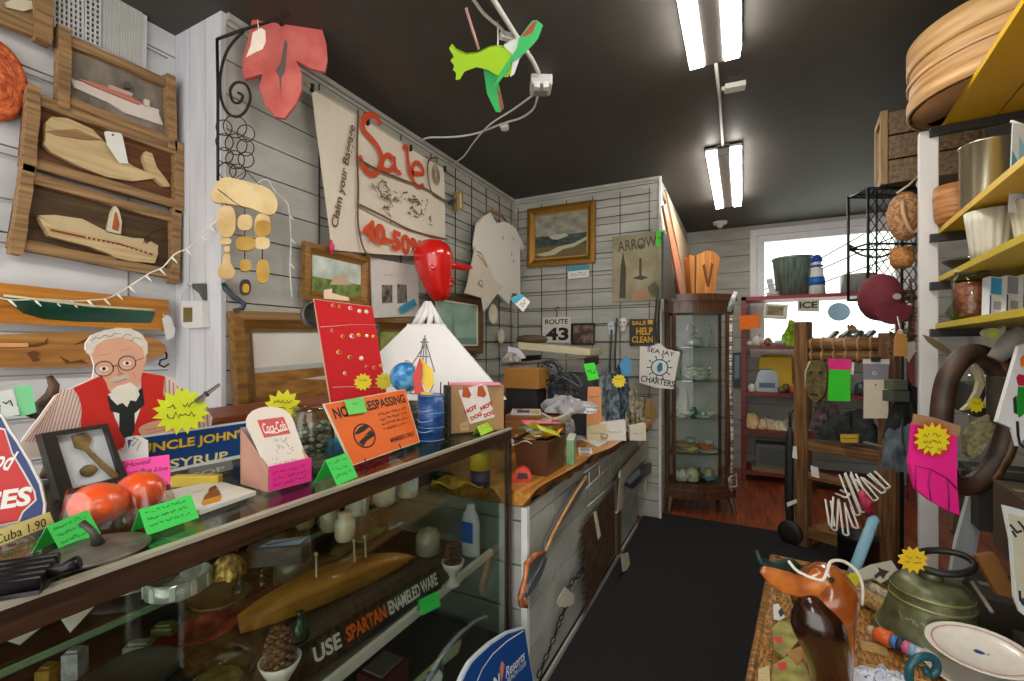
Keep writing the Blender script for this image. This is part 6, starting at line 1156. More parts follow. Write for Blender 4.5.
PR = {'bowl': ((.3, 0), (.35, .06), (.9, .5), (1, .62), (.94, .62), (.8, .45), (.3, .1), (0, .1)), 'vase': ((.45, 0), (.6, .1), (1, .7), (.7, 1.3), (.45, 1.55), (.6, 1.75), (.5, 1.75), (0, 1.5)), 'plate': ((.5, 0), (.6, .03), (1, .16), (.97, .18), (.6, .07), (0, .06)), 'cup': ((.5, 0), (.75, .2), (1, 1.2), (.93, 1.2), (.7, .25), (0, .2)), 'goblet': ((.7, 0), (.7, .06), (.12, .15), (.12, .8), (.7, 1.1), (.9, 1.9), (.83, 1.9), (.6, 1.15), (0, 1)), 'jar': ((.8, 0), (1, .15), (1, 1.5), (.75, 1.7), (.8, 1.9), (.4, 2.0), (.15, 2.2), (0, 2.25)), 'bottle': ((.7, 0), (.8, .1), (.8, 1.3), (.3, 1.8), (.25, 2.5), (.32, 2.55), (0, 2.55)), 'candlestick': ((.8, 0), (.7, .12), (.2, .3), (.35, .7), (.2, 1.1), (.3, 2.0), (.5, 2.2), (.4, 2.3), (0, 2.2))}
def lt(kind, name, label, cat, p, r, mat, group=None, sy=1): m = MB(); m.lathe([(a*r, b*r) for a, b in PR[kind]], mat, 20, sy=sy); return m.thing(name, label, cat, up(p, .3), group)
gx = C('#aab5ac', .08, .2, n=0, coat=.5); wc = C('#d5d6cc', .3); gw = MIX('#9fae98', '#dcdfd2', (25, 25, 25), .35, .2)
# swan
sp = incab(-.03, 4, -.16); fs = Fr(sp, 24); e = empty('glass_swan', 'large clear glass swan on the top cabinet shelf', 'figurine', fs); m = MB()
m.tube([tuple(p) for p in spline([(-.06, .02, 0), (-.03, .035, 0), (.02, .04, 0), (.06, .03, 0), (.085, .045, 0)], 4)], [.012+.032*sin(pi*k/16) for k in range(17)], gx, 14); m.part('body', e)
m = MB(); m.tube([tuple(p) for p in spline([(-.03, .05, 0), (-.02, .10, 0), (.03, .13, 0), (.03, .17, 0), (-.01, .20, 0), (-.045, .185, 0), (-.05, .15, 0), (-.06, .135, 0)], 5)], .011, gx, 10); m.part('neck', e)
for i, (x, z) in enumerate(((.06, -.2), (.11, -.18), (-.13, -.2))): lt('candlestick', 'glass_candlestick', ['glass candlestick just right of the glass swan', 'glass candlestick at the right end of the top cabinet shelf', 'glass candlestick left of the glass swan'][i], 'candlestick', incab(x, 4, z), .035, gx)
m = MB(); m.prism([(.06, 0), (.075, 0), (.11, .16), (.14, .0), (.155, 0), (.12, .2), (.10, .2)], -.01, .01, gx); m.thing('glass_obelisk', 'tall glass A shaped ornament on the top cabinet shelf', 'figurine', Fr(incab(.0, 4, -.12), 24))
lt('jar', 'tin_canister', 'grey tin canister on the second cabinet shelf', 'canister', incab(-.04, 3, -.22), .055, C('#74756c', .4, .4)); 
e = empty('leaf_bowl', 'pale green ruffled leaf bowl stack on the second cabinet shelf', 'bowl', up(incab(-.02, 3, -.13)))
for k in range(3): m = MB(); q = k; m.sheet(lambda a, t: ((.04+.07*t)*(1+.09*sin(2*pi*a*7+q))*cos(2*pi*a)*1.1, (.04+.07*t)*.7*sin(2*pi*a), .004+.03*q+.045*t*t+.01*sin(2*pi*a*7)*t), 48, 6, gw); m.part('leaf_dish', e, solid=.002)
for i, (x, z, kd, cl, r, lb) in enumerate(((-.15, -.2, 'goblet', '#b9c4ba', .04, 'clear goblet at the left of the middle cabinet shelf'), (-.08, -.14, 'bowl', '#c9cfae', .06, 'pale yellow green bowl on the middle cabinet shelf'), (.0, -.22, 'vase', '#2f6f66', .04, 'teal glass vase on the middle cabinet shelf'), (.05, -.14, 'cup', '#7fa6a0', .035, 'teal glass cup on the middle cabinet shelf'), (.11, -.17, 'bowl', '#d5d8d0', .06, 'cut glass bowl at the right of the middle cabinet shelf'), (.03, -.09, 'plate', '#dcdcd2', .07, 'white shell plate at the front of the middle cabinet shelf'))): lt(kd, 'cabinet_' + kd, lb, kd, incab(x, 2, z), r, C(cl, .15, .05, coat=.4))
for i, (x, z, kd, cl, r, lb) in enumerate(((-.13, -.15, 'plate', '#c7cbb4', .09, 'pale plate at the left of the fourth cabinet shelf'), (-.10, -.20, 'bowl', '#a98a64', .10, 'tan tureen on the fourth cabinet shelf'), (-.06, -.11, 'bowl', '#cdd48a', .06, 'lime yellow bowl on the fourth cabinet shelf'), (.08, -.18, 'bowl', '#c46a3c', .08, 'orange red dish on the fourth cabinet shelf'), (.09, -.12, 'plate', '#dfe0d2', .08, 'white plate in front of the orange red dish'), (-.02, -.25, 'goblet', '#a6b5ab', .05, 'stemmed glass at the back of the fourth cabinet shelf'), (.14, -.24, 'goblet', '#b9c9c0', .045, 'stemmed glass at the right back of the fourth cabinet shelf'))): lt(kd, 'cabinet_' + kd, lb, kd, incab(x, 1, z), r, C(cl, .25, coat=.4))
for i, (x, z, kd, cl, r, lb) in enumerate(((-.04, -.15, 'jar', '#c9cda6', .055, 'cream lidded jar on the cabinet floor'), (.04, -.2, 'bottle', '#4a3a14', .04, 'dark amber bottle on the cabinet floor'), (.10, -.14, 'bowl', '#6f9ac0', .06, 'blue dish on the cabinet floor'), (-.06, -.25, 'plate', '#7c9a84', .09, 'green plate at the back of the cabinet floor'), (.13, -.22, 'jar', '#a9a77c', .045, 'olive jar at the right back of the cabinet floor'))): lt(kd, 'cabinet_' + kd, lb, kd, incab(x, 0, z), r, C(cl, .2, coat=.4))
e = empty('shell_dish', 'white scalloped shell dish at the left of the cabinet floor', 'dish', up(incab(-.14, 0, -.12)))
m = MB(); m.sheet(lambda a, t: ((.02+.065*t)*cos(2*pi*a), (.02+.06*t)*sin(2*pi*a), .01+.07*t*t+.012*sin(2*pi*a*9)*t), 72, 6, C('#d5d9d6', .3)); m.part('shell', e, solid=.003)
# things on top of the cabinet
bp = CB.P(.05, 1.861, -.16); fr = Fr(bp, 24); s = dep(bp)/F; e = empty('carved_wooden_box', 'tall flared wooden box with a carved V on top of the curio cabinet', 'box', fr); ow = WOOD('#9a5c22', '#cf8e48', 1, 6, 8, .5, .2)
hh = 44*s; m = MB(); prof = [(-.115, hh*.93), (-.07, hh*.9), (-.02, hh*.95), (.04, hh*1.02), (.10, hh*.99), (.15, hh*.86)]
m.prism([(-.09, 0), (.10, 0)] + prof[::-1][0:1] + prof[::-1][1:], -.006, .006, ow); m.part('front_board', e, bev=.002)
m = MB(); m.prism([(-.09, 0), (.10, 0), (.15, hh*.86), (-.115, hh*.93)], -.14, -.13, ow); m.part('back_board', e)
for a_, b_ in (((-.09, -.115)), ((.10, .15))): m = MB(); m.add([(a_, 0, -.13), (a_, 0, -.006), (b_, hh*.88, -.006), (b_, hh*.88, -.13), (a_+.008, 0, -.13), (a_+.008, 0, -.006), (b_+.008, hh*.88, -.006), (b_+.008, hh*.88, -.13)], [(0, 1, 2, 3), (7, 6, 5, 4), (0, 4, 5, 1), (2, 6, 7, 3), (1, 5, 6, 2), (0, 3, 7, 4)], ow); m.part('side_board', e)
m = MB(); dkw = C('#6b3a12', .6); m.prism([(-.0, hh*.68), (.02, hh*.72), (.05, hh*.32), (.075, hh*.74), (.095, hh*.70), (.06, hh*.2), (.04, hh*.2)], .006, .012, dkw); m.prism([(-.07, 0), (-.055, 0), (-.05, hh*.92), (-.065, hh*.9)], .006, .009, dkw); m.part('carving', e, 'dark carved V')
# straps hanging off the cabinet corner
f = sub(Fr(CB.P(WC+.03, 1.7, -.05), 24), [(733, 300)]); m = MB(); m.tube([(*f.uv(736, 292), 0), (*f.uv(732, 300), .01), (*f.uv(729, 312), .0)], [(.015, .006), (.028, .012), (.02, .008)], MIX('#8a8f9c', '#e3e2e0', (40, 40, 40), .7, .3), 10); m.thing('printed_scarf', 'white and grey printed scarf hanging from the top corner of the curio cabinet', 'scarf', f)
f = sub(Fr(CB.P(WC+.035, 1.3, -.05), 24), [(731, 350)]); m = MB(); m.tube([(*f.uv(731, 315), 0), (*f.uv(730, 380), .012), (*f.uv(732, 440), .006), (*f.uv(731, 492), 0)], (.014, .005), MIX('#5c5a50', '#cfcabc', (6, 60, 60), .7, .2, .45, .55), 8); m.thing('beaded_strap', 'long speckled strap hanging down the right edge of the curio cabinet', 'strap', f)
f = sub(Fr(CB.P(WC+.035, .3, -.03), 24), [(732, 482)]); m = MB(); m.tube([(*f.uv(729, 478), 0), (*f.uv(736, 474), 0), (*f.uv(737, 486), 0), (*f.uv(729, 488), 0)], .007, C('#bdb9a8', .4, .4), 8, closed=True); m.thing('belt_buckle', 'pale square buckle at the lower right edge of the curio cabinet', 'buckle', f)
card('price_card', Fr(atD(750, 322, 4.6), 22), [(739, 316), (760, 314), (760, 328), (740, 330)], C('#ee7a22', .6), 'blank orange card on the corner post of the red shelf unit', 'card', lines=0)
# ================================================================ red shelving by the window
YS = 5.38; RS = Fr((0, YS, 0), 0); sd = .42
u0 = RS.uv(741, 300)[0]; u1 = RS.uv(915, 300)[0]; zt1 = RS.uv(745, 297)[1]; lv = [zt1] + [RS.uv(770, y)[1] for y in (346, 393, 431, 473)]
rdw = WOOD('#571510', '#8c2a20', 0, 6, 8, .5, .15, .1); rdp = C('#8f2f33', .5)
e = empty('red_shelf_unit', 'red wooden shelf unit in front of the far window', 'shelf unit', Fr((u0, YS, 0), 0)); W_ = u1-u0
for x in (0, W_-.05):
    for z in (-.04, -sd): m = MB(); m.box(x, x+.05, 0, zt1, z, z+.04, rdw); m.part('upright', e)
for i, z in enumerate(lv): m = MB(); m.box(.05 if i else 0, W_-.05 if i else W_, z-.035, z, -sd, .0, rdw if i else rdp); m.part('shelf', e)
m = MB(); m.box(0, .05, lv[4]-.05, lv[4]+.0, -sd+.04, -.04, rdw); m.part('side_rail', e)
def onr(px, k, dz=.2): # point on red shelf k, dz behind its front
    p = atY(px, 300, YS+dz); return V((p.x, YS+dz, lv[k]+.001))
def sr(p): return dep(p)/F
# top of the shelf
p = onr(793, 0, .22); s = sr(p); e = empty('galvanized_tub', 'tall green grey tapered tub on the red shelf in front of the window', 'tub', up(p)); m = MB(); m.lathe([(14.5*s, 0), (18*s, 37*s), (18.6*s, 38*s), (17.5*s, 38*s), (14*s, .01), (0, .01)], MIX('#5f746a', '#93a69a', (30, 30, 3), .35, .1, m=.4), 28); m.part('body', e); m = MB(); m.lathe([(18*s, 36*s), (19*s, 37*s), (18.4*s, 38.6*s)], C('#7f9288', .35, .5), 28); m.part('rim', e)
p = onr(817, 0, .07); s = sr(p); e = empty('toy_lighthouse', 'white and blue lighthouse model beside the tall tub', 'lighthouse model', up(p)); m = MB(); m.lathe([(7.5*s, 0), (5*s, 26*s), (0, 26*s)], C('#d5dad9', .5), 20); m.part('tower', e)
bl_ = C('#1f5fb0', .5); m = MB(); m.lathe([(7.3*s, 9*s), (6.5*s, 17*s)], bl_, 20); m.part('stripe', e, 'blue stripe'); m = MB(); m.lathe([(5.4*s, 24*s), (5.4*s, 26*s), (3.6*s, 26*s), (3.6*s, 33*s), (0, 33*s)], C('#dfe3e2', .5), 20); m.part('lantern', e); m = MB(); m.lathe([(5*s, 32.6*s), (4.5*s, 36*s), (2.5*s, 39*s), (0, 40*s)], C('#1d3fa0', .4), 20); m.part('cap', e, 'dark blue cap')
m = MB(); m.lathe([(5.5*s, 27.5*s), (5.5*s, 29*s)], bl_, 20); m.part('railing', e, 'blue railing')
p = onr(858, 0, .22); s = sr(p); m = MB(); m.lathe([(14.5*s, 0), (15*s, 18*s), (15.6*s, 19*s), (14.5*s, 19*s), (14*s, .01), (0, .01)], MIX('#8b968f', '#b3b8b0', (30, 30, 3), .35, .1, m=.3), 28); m.thing('metal_basin', 'low pale metal basin on the red shelf right of the lighthouse', 'basin', up(p))
p = onr(773, 0, .12); m = MB(); m.tube([(-.05, 0, .02), (-.02, 0, .05), (.02, 0, .03), (.05, 0, .05)], .012, C('#cfd0cc', .6), 6); m.bx((-.0, 0, .012), (.12, .04, .024), C('#8d9096', .6)); m.thing('wire_ornament', 'small white wire ornament at the left end of the red shelf top', 'ornament', up(p))
m = MB(); f = Fr(onr(774, 0, .3), 0, 0, 12); m.box(-.03, .03, 0, .22, -.01, .01, MIX('#9aa0a8', '#e2e2e2', (9, 60, 9), .5, 0)); m.thing('paper_fan', 'leaning pale paper strip left of the tall tub', 'paper', f)
# first shelf
f = sub(Fr((0, YS-.012, 0), 0), [(776, 312)]); zk = lambda p: Z(730, 290, 6.19, p)
frame_pic(Fr((0, YS-.012, 0), 0), 'framed_picture', 'cream framed olive picture hanging off the red shelf top', 'picture', zk([(210, 85), (358, 92), (350, 180), (205, 178)]), .035, C('#c9c5bb', .5), MIX('#5d5033', '#8d8458', (30, 30, 30), .6, 0))
f = sub(Fr((0, YS-.02, 0), 0), [(809, 305)]); m = MB(); m.prism(f.L(zk([(418, 55), (552, 60), (550, 135), (418, 130)])), 0, .012, C('#b9b79c', .5)); a, b = f.uv(*zk([(428, 115)])[0]), f.uv(*zk([(540, 70)])[0]); m.text('ICE', (a[0]+b[0])/2, (a[1]+b[1])/2, b[0]-a[0], b[1]-a[1], .0128, C('#26271f', .6), 0, .04); m.thing('ice_sign', 'cream sign lettered ICE hanging on the red shelf front', 'sign', f)
p = onr(838, 1, .05); s = sr(p); m = MB(); o = Fr(V((p.x, YS+.02, RS.uv(838, 312)[1])), 0, 12); m.lathe([(0, 0), (8.5*s, .002), (9.3*s, .012), (8.8*s, .014), (7*s, .006), (0, .005)], C('#93b9cf', .3), 26); m.thing('blue_plate', 'round pale blue plate under the red shelf top', 'plate', o)
def jumble(px, k, dz, kind, r, col, name, label, cat=None, **kw): return lt(kind, name, label, cat or kind, onr(px, k, dz), r, C(col, .35, n=.2))
crumple('green_plant', 'small lime green leafy ornament on the red unit first shelf', 'plant', up(onr(792, 1, .2)), .08, .06, .22, MIX('#5d9a1e', '#b9dc3c', (20, 20, 20), .5, .3), 21, 14)
for i, (px, kd, r, cl, nm, lb) in enumerate(((757, 'jar', .05, '#d9d6cc', 'white_jar', 'white lidded jar at the left of the red unit first shelf'), (768, 'vase', .05, '#8a5a3c', 'brown_vase', 'brown vase on the red unit first shelf'), (780, 'cup', .05, '#cfd8d0', 'pale_cup', 'pale cup left of the lime green ornament'), (803, 'jar', .045, '#d5e0da', 'white_canister', 'white canister behind the rack post'), (815, 'cup', .05, '#e3e3df', 'white_mug', 'white mug right of the rack post on the first shelf'), (826, 'vase', .05, '#dcd8d0', 'white_vase', 'white vase under the pale blue plate'), (862, 'jar', .06, '#c9d2dc', 'pale_canister', 'pale blue canister at the right of the first shelf'))): jumble(px, 1, .18+.03*(i % 2), kd, r, cl, nm, lb)
e = empty('ceramic_dog', 'small tan and white animal figurine on the red unit first shelf', 'figurine', up(onr(846, 1, .12), .4)); m = MB(); m.ball((0, 0, .07), (.075, .045, .06), C('#c9ab90', .5, n=.3, s=9), 14); m.ball((.05, -.01, .16), (.04, .035, .045), C('#b98a6c', .5), 12); m.ball((.085, -.015, .15), (.022, .02, .018), C('#dccbb9', .5), 8); m.part('body', e)
for y in (-.03, .02): m = MB(); m.ball((.035, y, .19), (.012, .01, .025), C('#7d5038', .5), 8); m.part('ear', e)
m = MB(); m.box(-.09, .09, -.05, .05, 0, .012, C('#8d8a84', .5)); m.part('base', e)
for i, px in enumerate((826, 838, 850, 862)):
    m = MB(); bk_ = C('#2a2f33', .5); m.box(-.016, .016, 0, .16, -.20, 0, bk_); m.box(-.013, .013, .003, .157, -.204, -.2, C('#c9c4b6', .7)); q = onr(px, 1, .06); q = V((q.x, YS-.06, lv[1]+.001+.0))
    m.thing('black_book', 'black book on the red unit first shelf, %s in the slanting row' % ['leftmost', 'second from left', 'second from right', 'rightmost'][i], 'book', Fr(V((q.x, YS+.03, lv[1]+.018)), 0, 0, -38), 'slanting black books on the red shelf', bev=.002)
# second shelf
p = onr(775, 2, .28); s = sr(p); m = MB(); m.bx((0, 0, 17*s), (29*s, .1, 34*s), C('#e0b512', .5)); m.bx((0, 0, 35*s), (24*s, .08, 2*s), C('#c99d10', .5)); m.thing('yellow_case', 'bright yellow case at the back of the red unit second shelf', 'case', up(p), bev=.01)
p = onr(767, 2, .12); s = sr(p); e = empty('silver_toaster', 'pale grey rounded toaster on the red unit second shelf', 'toaster', Fr(p, 0)); m = MB(); m.prism([(-10*s, 0), (10*s, 0), (10.5*s, 8*s), (8.5*s, 19*s), (5*s, 22*s), (-5*s, 22*s), (-8*s, 19*s), (-10.5*s, 8*s)], -.16, 0, C('#98a0a6', .3, .3)); m.part('shell', e, bev=.008); m = MB(); m.box(-7*s, 7*s, 4*s, 9*s, 0, .004, C('#55616c', .4)); m.part('panel', e, 'dark front panel')
m = MB(); m.box(-5*s, 5*s, 22*s, 22.4*s, -.13, -.03, BLK); m.part('slot', e)
for i, (px, kd, r, cl, nm, lb) in enumerate(((753, 'bottle', .035, '#3a2a24', 'dark_bottle', 'dark bottle left of the grey toaster'), (786, 'vase', .05, '#5d4a34', 'brown_jug', 'brown jug right of the grey toaster'), (793, 'bottle', .045, '#b5662f', 'amber_bottle', 'amber bottle beside the rack post on the second shelf'), (815, 'jar', .06, '#5c5a48', 'olive_jar', 'olive jar behind the carved mask'), (840, 'bowl', .09, '#6e5038', 'brown_bowl', 'brown bowl behind the rack'), (862, 'jar', .06, '#3f4652', 'slate_jar', 'slate jar behind the white clipped card'))): jumble(px, 2, .16, kd, r, cl, nm, lb)
# third and fourth shelves
for i, (px, sx, h_, cl, lb) in enumerate(((753, .08, .13, '#d9bb86', 'cream paper bag at the left of the red unit third shelf'), (766, .08, .10, '#c9b58f', 'tan paper bundle on the red unit third shelf'), (779, .07, .08, '#d6cfae', 'pale paper bundle on the red unit third shelf right of the tan one'), (792, .07, .12, '#8d8b84', 'grey paper bundle beside the rack post on the third shelf'))): crumple('paper_bundle', lb, 'paper', up(onr(px, 3, .14)), sx, .08, h_, C(cl, .7, n=.2), 30+i, 12)
jumble(768, 3, .3, 'vase', .06, '#8a8f94', 'grey_vase', 'grey vase behind the tan paper bundle')
p = onr(774, 4, .16); s = sr(p); m = MB(); m.bx((0, 0, .16), (.34, .22, .24), C('#5d615c', .5)); m.bx((0, -.112, .16), (.28, .004, .18), C('#4a4f4c', .5)); m.bx((0, 0, .02), (.42, .3, .04), WOOD('#6b5430', '#94784a', 0)); m.thing('grey_case', 'grey metal case on a wooden tray on the lowest red shelf', 'case', up(p), bev=.004)
p = atZ(752, 474, 0.02); m = MB(); m.tube([(-.07, 0, .03), (-.06, 0, .0), (.0, 0, .0), (.16, .02, .0)], .012, C('#cdb9a0', .4), 8); m.thing('cane_handle', 'pale curved cane handle lying on the wood floor before the red unit', 'cane', up(p, .2))
# dark blue panel between cabinet and red shelf
m, f = traced('', '', '', zi([(515, 390), (565, 385), (560, 590), (515, 590)]), C('#3a4752', .4), 0, .02, fr=Fr((0, YF-.03, 0), 0)); a = f.L(zi([(525, 405), (556, 402), (553, 545), (523, 548)])); m.flat(a, .0208, C('#7f95a3', .4)); m.thing('framed_print', 'narrow dark framed blue print on the far wall beside the curio cabinet', 'picture', f)
# ================================================================ wooden rack
RK = standq((803, 546), (889, 575), 0, 0); Wr = (atZ(889, 575, 0)-atZ(803, 546, 0)).length; rw = WOOD('#4f3218', '#94683c', 1, 6, 9, .65, .35); rwx = WOOD('#5d3d1e', '#a57644', 0, 6, 9, .6, .35)
e = rack = empty('wooden_rack', 'old wooden loom like rack with rope wound rollers beside the carpet', 'rack', RK)
hl = RK.uv(801, 322)[1]; hr = RK.uv(886, 333)[1]
for x, h_ in ((0, hl), (Wr, hr)): m = MB(); m.box(x-.045, x+.045, 0, h_, -.04, .04, rw); m.part('post', e, bev=.006)
for x in (0, Wr): m = MB(); m.box(x-.045, x+.045, 0, .07, -.42, -.04, rwx); m.part('foot', e)
def yat(y): return RK.uv(845, y)[1]
for y, r in ((344, .042), (356, .038)):
    m = MB(); m.tube([(.045, yat(y), 0), (Wr-.045, yat(y), 0)], r, rwx, 14); k_ = m.part('roller', e)
    for i in range(6): t = .12+.14*i; m = MB(); m.tube([(Wr*t+.006*math.sin(a), yat(y)+(r+.004)*math.cos(a*1.0472), (r+.004)*math.sin(a*1.0472)) for a in range(6)], .007, C('#a98a5c', .8), 6, closed=True); m.part('rope_wrap', k_)
for y, hb_ in ((450, .075), (482, .05), (542, .075)): m = MB(); m.box(.045, Wr-.045, yat(y)-hb_/2, yat(y)+hb_/2, -.03, .03, rwx); m.part('crossbar', e, bev=.004)
m = MB(); m.tube([(.05, yat(434), .03), (Wr*.95, yat(440), .035)], .009, C('#8f8a78', .5), 8); m.part('rod', e)
KF2 = Fr(RK.P(0, 0, .05), RK and math.degrees(math.atan2(RK.u.y, RK.u.x)))
zm = lambda p: Z(730, 290, 6.19, p); zn = lambda p: Z(730, 380, 6.19, p); zo2 = lambda p: Z(740, 470, 5.675, p)
f = sub(KF2, zm([(540, 540)])); e = empty('wooden_mask', 'olive brown carved mask hanging on the left of the wooden rack', 'mask', f); mk = MIX('#4d4420', '#7d6c3c', (30, 30, 30), .6, .3)
q = f.L(zm([(500, 440), (560, 435), (605, 470), (612, 560), (595, 650), (540, 690), (490, 640), (475, 540), (480, 470)])); m = MB(); m.prism([(p.x, p.y) for p in spline([(*a, 0) for a in q], 3, True)], 0, .035, mk); m.part('face', e, bev=.012)
for c in ((515, 510), (575, 510)): m = MB(); cc = f.uv(*zm([c])[0]); m.disc(cc[0], cc[1], .0355, .012, .009, BLK, 10); m.part('eye_hole', e)
m = MB(); m.tube([(*f.uv(*zm([(515, 440)])[0]), .045), (*f.uv(*zm([(490, 500)])[0]), .05), (*f.uv(*zm([(485, 600)])[0]), .048)], .006, C('#cbbf9c', .5), 6); m.part('bone_stick', e, 'pale stick')
m = MB(); m.tube([(*f.uv(*zm([(520, 640)])[0]), .038), (*f.uv(*zm([(560, 650)])[0]), .04)], .006, BLK, 6); m.part('mouth', e)
m, f = traced('', '', '', zm([(605, 425), (755, 430), (745, 495), (612, 492)]), C('#ee2a86', .6), .07, .001, fr=KF2); m.thing('pink_tag', 'bright pink tag above the large green tag on the wooden rack', 'tag', f)
m, f = traced('', '', '', zm([(612, 492), (748, 496), (745, 690), (605, 685)]), C('#36d62a', .6, n=.04), .068, .001, fr=KF2); m.thing('green_tag', 'large bright green tag on the wooden rack', 'tag', f)
m, f = traced('', '', '', zm([(745, 440), (770, 450), (765, 525), (735, 520)]), WHT, .05, .001, fr=KF2); m.thing('white_tag', 'small white tag right of the bright pink tag', 'tag', f)
f = sub(KF2, [(876, 390)], .07); e = empty('clipped_card', 'grey and cream card held by a black binder clip on the rack right side', 'card', f); zp = lambda p: Z(860, 300, 5.68, p)
m = MB(); m.prism(f.L(zp([(15, 340), (165, 342), (160, 450), (20, 452)])), -.004, -.001, C('#8a8690', .6)); m.flat(f.L(zp([(15, 335), (168, 336), (168, 365), (15, 362)])), .0, C('#d8d5cc', .6)); c = f.uv(*zp([(82, 415)])[0]); m.ring(c[0], c[1], .0004, .008, .011, WHT, 16); m.part('upper_card', e)
m = MB(); m.prism(f.L(zp([(22, 452), (165, 452), (160, 672), (20, 672)])), 0, .002, C('#d9ceb4', .6)); c = f.uv(*zp([(90, 482)])[0]); m.disc(c[0], c[1], .0026, .005, .005, INK, 8); m.part('lower_card', e)
m = MB(); m.prism(f.L(zp([(65, 325), (120, 325), (115, 352), (70, 352)])), 0, .016, BLK); m.tube([(*f.uv(*zp([(75, 328)])[0]), .01), (*f.uv(*zp([(92, 308)])[0]), .01), (*f.uv(*zp([(110, 328)])[0]), .01)], .002, IRON, 5); m.part('binder_clip', e, 'black binder clip')
o = RK.P(Wr*.55, yat(425), -.02); crumple('dark_garment', 'dark green black garment draped on the rack rod', 'garment', Matrix.Translation(RK.P(Wr*.6, yat(440), .0)) , .16, .07, .16, MIX('#14191a', '#333a36', (20, 20, 20), .8, .4), 51, 16)
crumple('plum_garment', 'dull plum garment bunched left of the dark green black garment', 'garment', Matrix.Translation(RK.P(Wr*.3, yat(432), .02)), .09, .06, .16, MIX('#2e2426', '#6a5258', (20, 20, 20), .8, .4), 52, 14)
m, f = traced('', '', '', zn([(690, 335), (800, 335), (800, 385), (695, 385)]), C('#c9a72c', .5), .07, .02, fr=KF2); m.line(f.L(zn([(695, 362), (800, 362)]), .021), .006, .0205, C('#6f5a1a', .5)); m.thing('yellow_clamp', 'yellow clamp bar on the rod of the wooden rack', 'clamp', f, bev=.003)
for pts, lb in ((zn([(500, 530), (545, 540), (555, 610), (505, 595)]), 'white tag low on the left of the wooden rack'), (zn([(392, 410), (412, 410), (418, 490), (385, 480)]), 'white tag hanging left of the rack post'), (zo2([(265, 185), (320, 165), (325, 185), (270, 210)]), 'small cream tag left of the rack post near the floor')): m, f = traced('', '', '', pts, WHT, .08, .001, fr=KF2); m.thing('price_tag', lb, 'tag', f)
# dark cane bundle left of the post
p = atZ(790, 540, .001); s = dep(p)/F; e = empty('umbrella', 'dark folded umbrella standing left of the rack post', 'umbrella', up(p)); m = MB(); m.tube([(0, 0, 0), (0, .0, .06), (0, 0, .3), (0, 0, .75), (0, 0, .82)], [.006, .02, .035, .03, .01], C('#1f1f1d', .6, b=.5), 10); m.part('canopy', e); m = MB(); m.tube([(0, 0, .82), (0, 0, .92), (.02, 0, .96), (.05, 0, .95)], .01, C('#3a2a1a', .4), 8); m.part('handle', e)
p = atZ(792, 535, .001); m = MB(); m.tube([(.05, .02, 0), (.045, .02, .3), (.04, .02, .45)], [.02, .02, .015], C('#b9862c', .5), 8); m.thing('yellow_mallet', 'yellow tool standing behind the dark umbrella', 'tool', up(p))
# old wheel foot at rack base
p = RK.P(-.06, .09, .05); m = MB(); m.lathe([(.03, -.02), (.08, -.02), (.085, 0), (.08, .02), (.03, .02)], C('#221f1c', .6), 20); m.thing('iron_roller', 'dark iron roller standing at the foot of the wooden rack', 'roller', Fr(V((p.x, p.y, .0865)), -32))
# white bent brackets
wb = C('#dad8d0', .5); rng = random.Random(11)
spots = [((842, 474), (858, 515)), ((848, 472), (864, 512)), ((853, 474), (869, 508)), ((858, 478), (876, 500)), ((865, 476), (884, 492)), ((872, 472), (888, 488)), ((828, 500), (832, 526)), ((836, 498), (834, 530)), ((842, 502), (846, 535)), ((848, 506), (856, 528)), ((838, 492), (848, 496))]
for i, (a_, b_) in enumerate(spots):
    A, B = atD(*a_, 2.35-.01*i), atD(*b_, 2.28-.01*i); d = (B-A); L_ = d.length; d.normalize(); sd_ = d.cross(V((.45, -.89, 0))).normalized()*.014
    m = MB(); O_ = A; m.tube([sd_*0-sd_, d*L_*.97-sd_, d*L_-sd_*.5, d*L_+sd_*.5, d*L_*.97+sd_, sd_*1], .0048, wb, 8)
    m.thing('white_bracket', 'white bent metal bracket in the bundle beside the wooden rack', 'bracket', Matrix.Translation(O_), 'white bent brackets in a bundle')
p = atD(866, 502, 2.25); m = MB(); m.tube([(-.02, 0, .05), (0, 0, .0), (.015, 0, -.06)], [.012, .028, .010], MIX('#a81f3c', '#e04a68', (40, 40, 40), .6, .2), 10); m.thing('red_tassel', 'red pink tassel among the white brackets', 'tassel', up(p))
A, B = atD(875, 516, 2.2), atD(852, 576, 2.0); d = B-A; L_ = d.length; e = empty('blue_paddle', 'pale blue flat stick leaning below the white brackets', 'stick', Matrix.Translation(A)); m = MB(); m.tube([V((0, 0, 0)), d*.06, d*.5, d], [(.01, .006), (.024, .008), (.024, .008), (.022, .008)], C('#7fb0c4', .5, n=.15, s=14), 10); m.part('blade', e); m = MB(); m.tube([d*.14-d.cross(V((0, 0, 1))).normalized()*.026, d*.15, d*.2+d.cross(V((0, 0, 1))).normalized()*.026, d*.22], .004, BLK, 6); m.part('cord', e, 'black cord')

p = atD(858, 536, 2.36); h_ = p.z; p.z = .001; e = empty('umbrella_bin', 'black bin under the bundle of white brackets beside the wooden rack', 'bin', up(p)); m = MB(); m.lathe([(.075, 0), (.09, h_), (.096, h_+.006), (.088, h_), (.072, .01), (0, .01)], C('#1b1b1a', .5, b=.2), 24); m.part('tub', e)
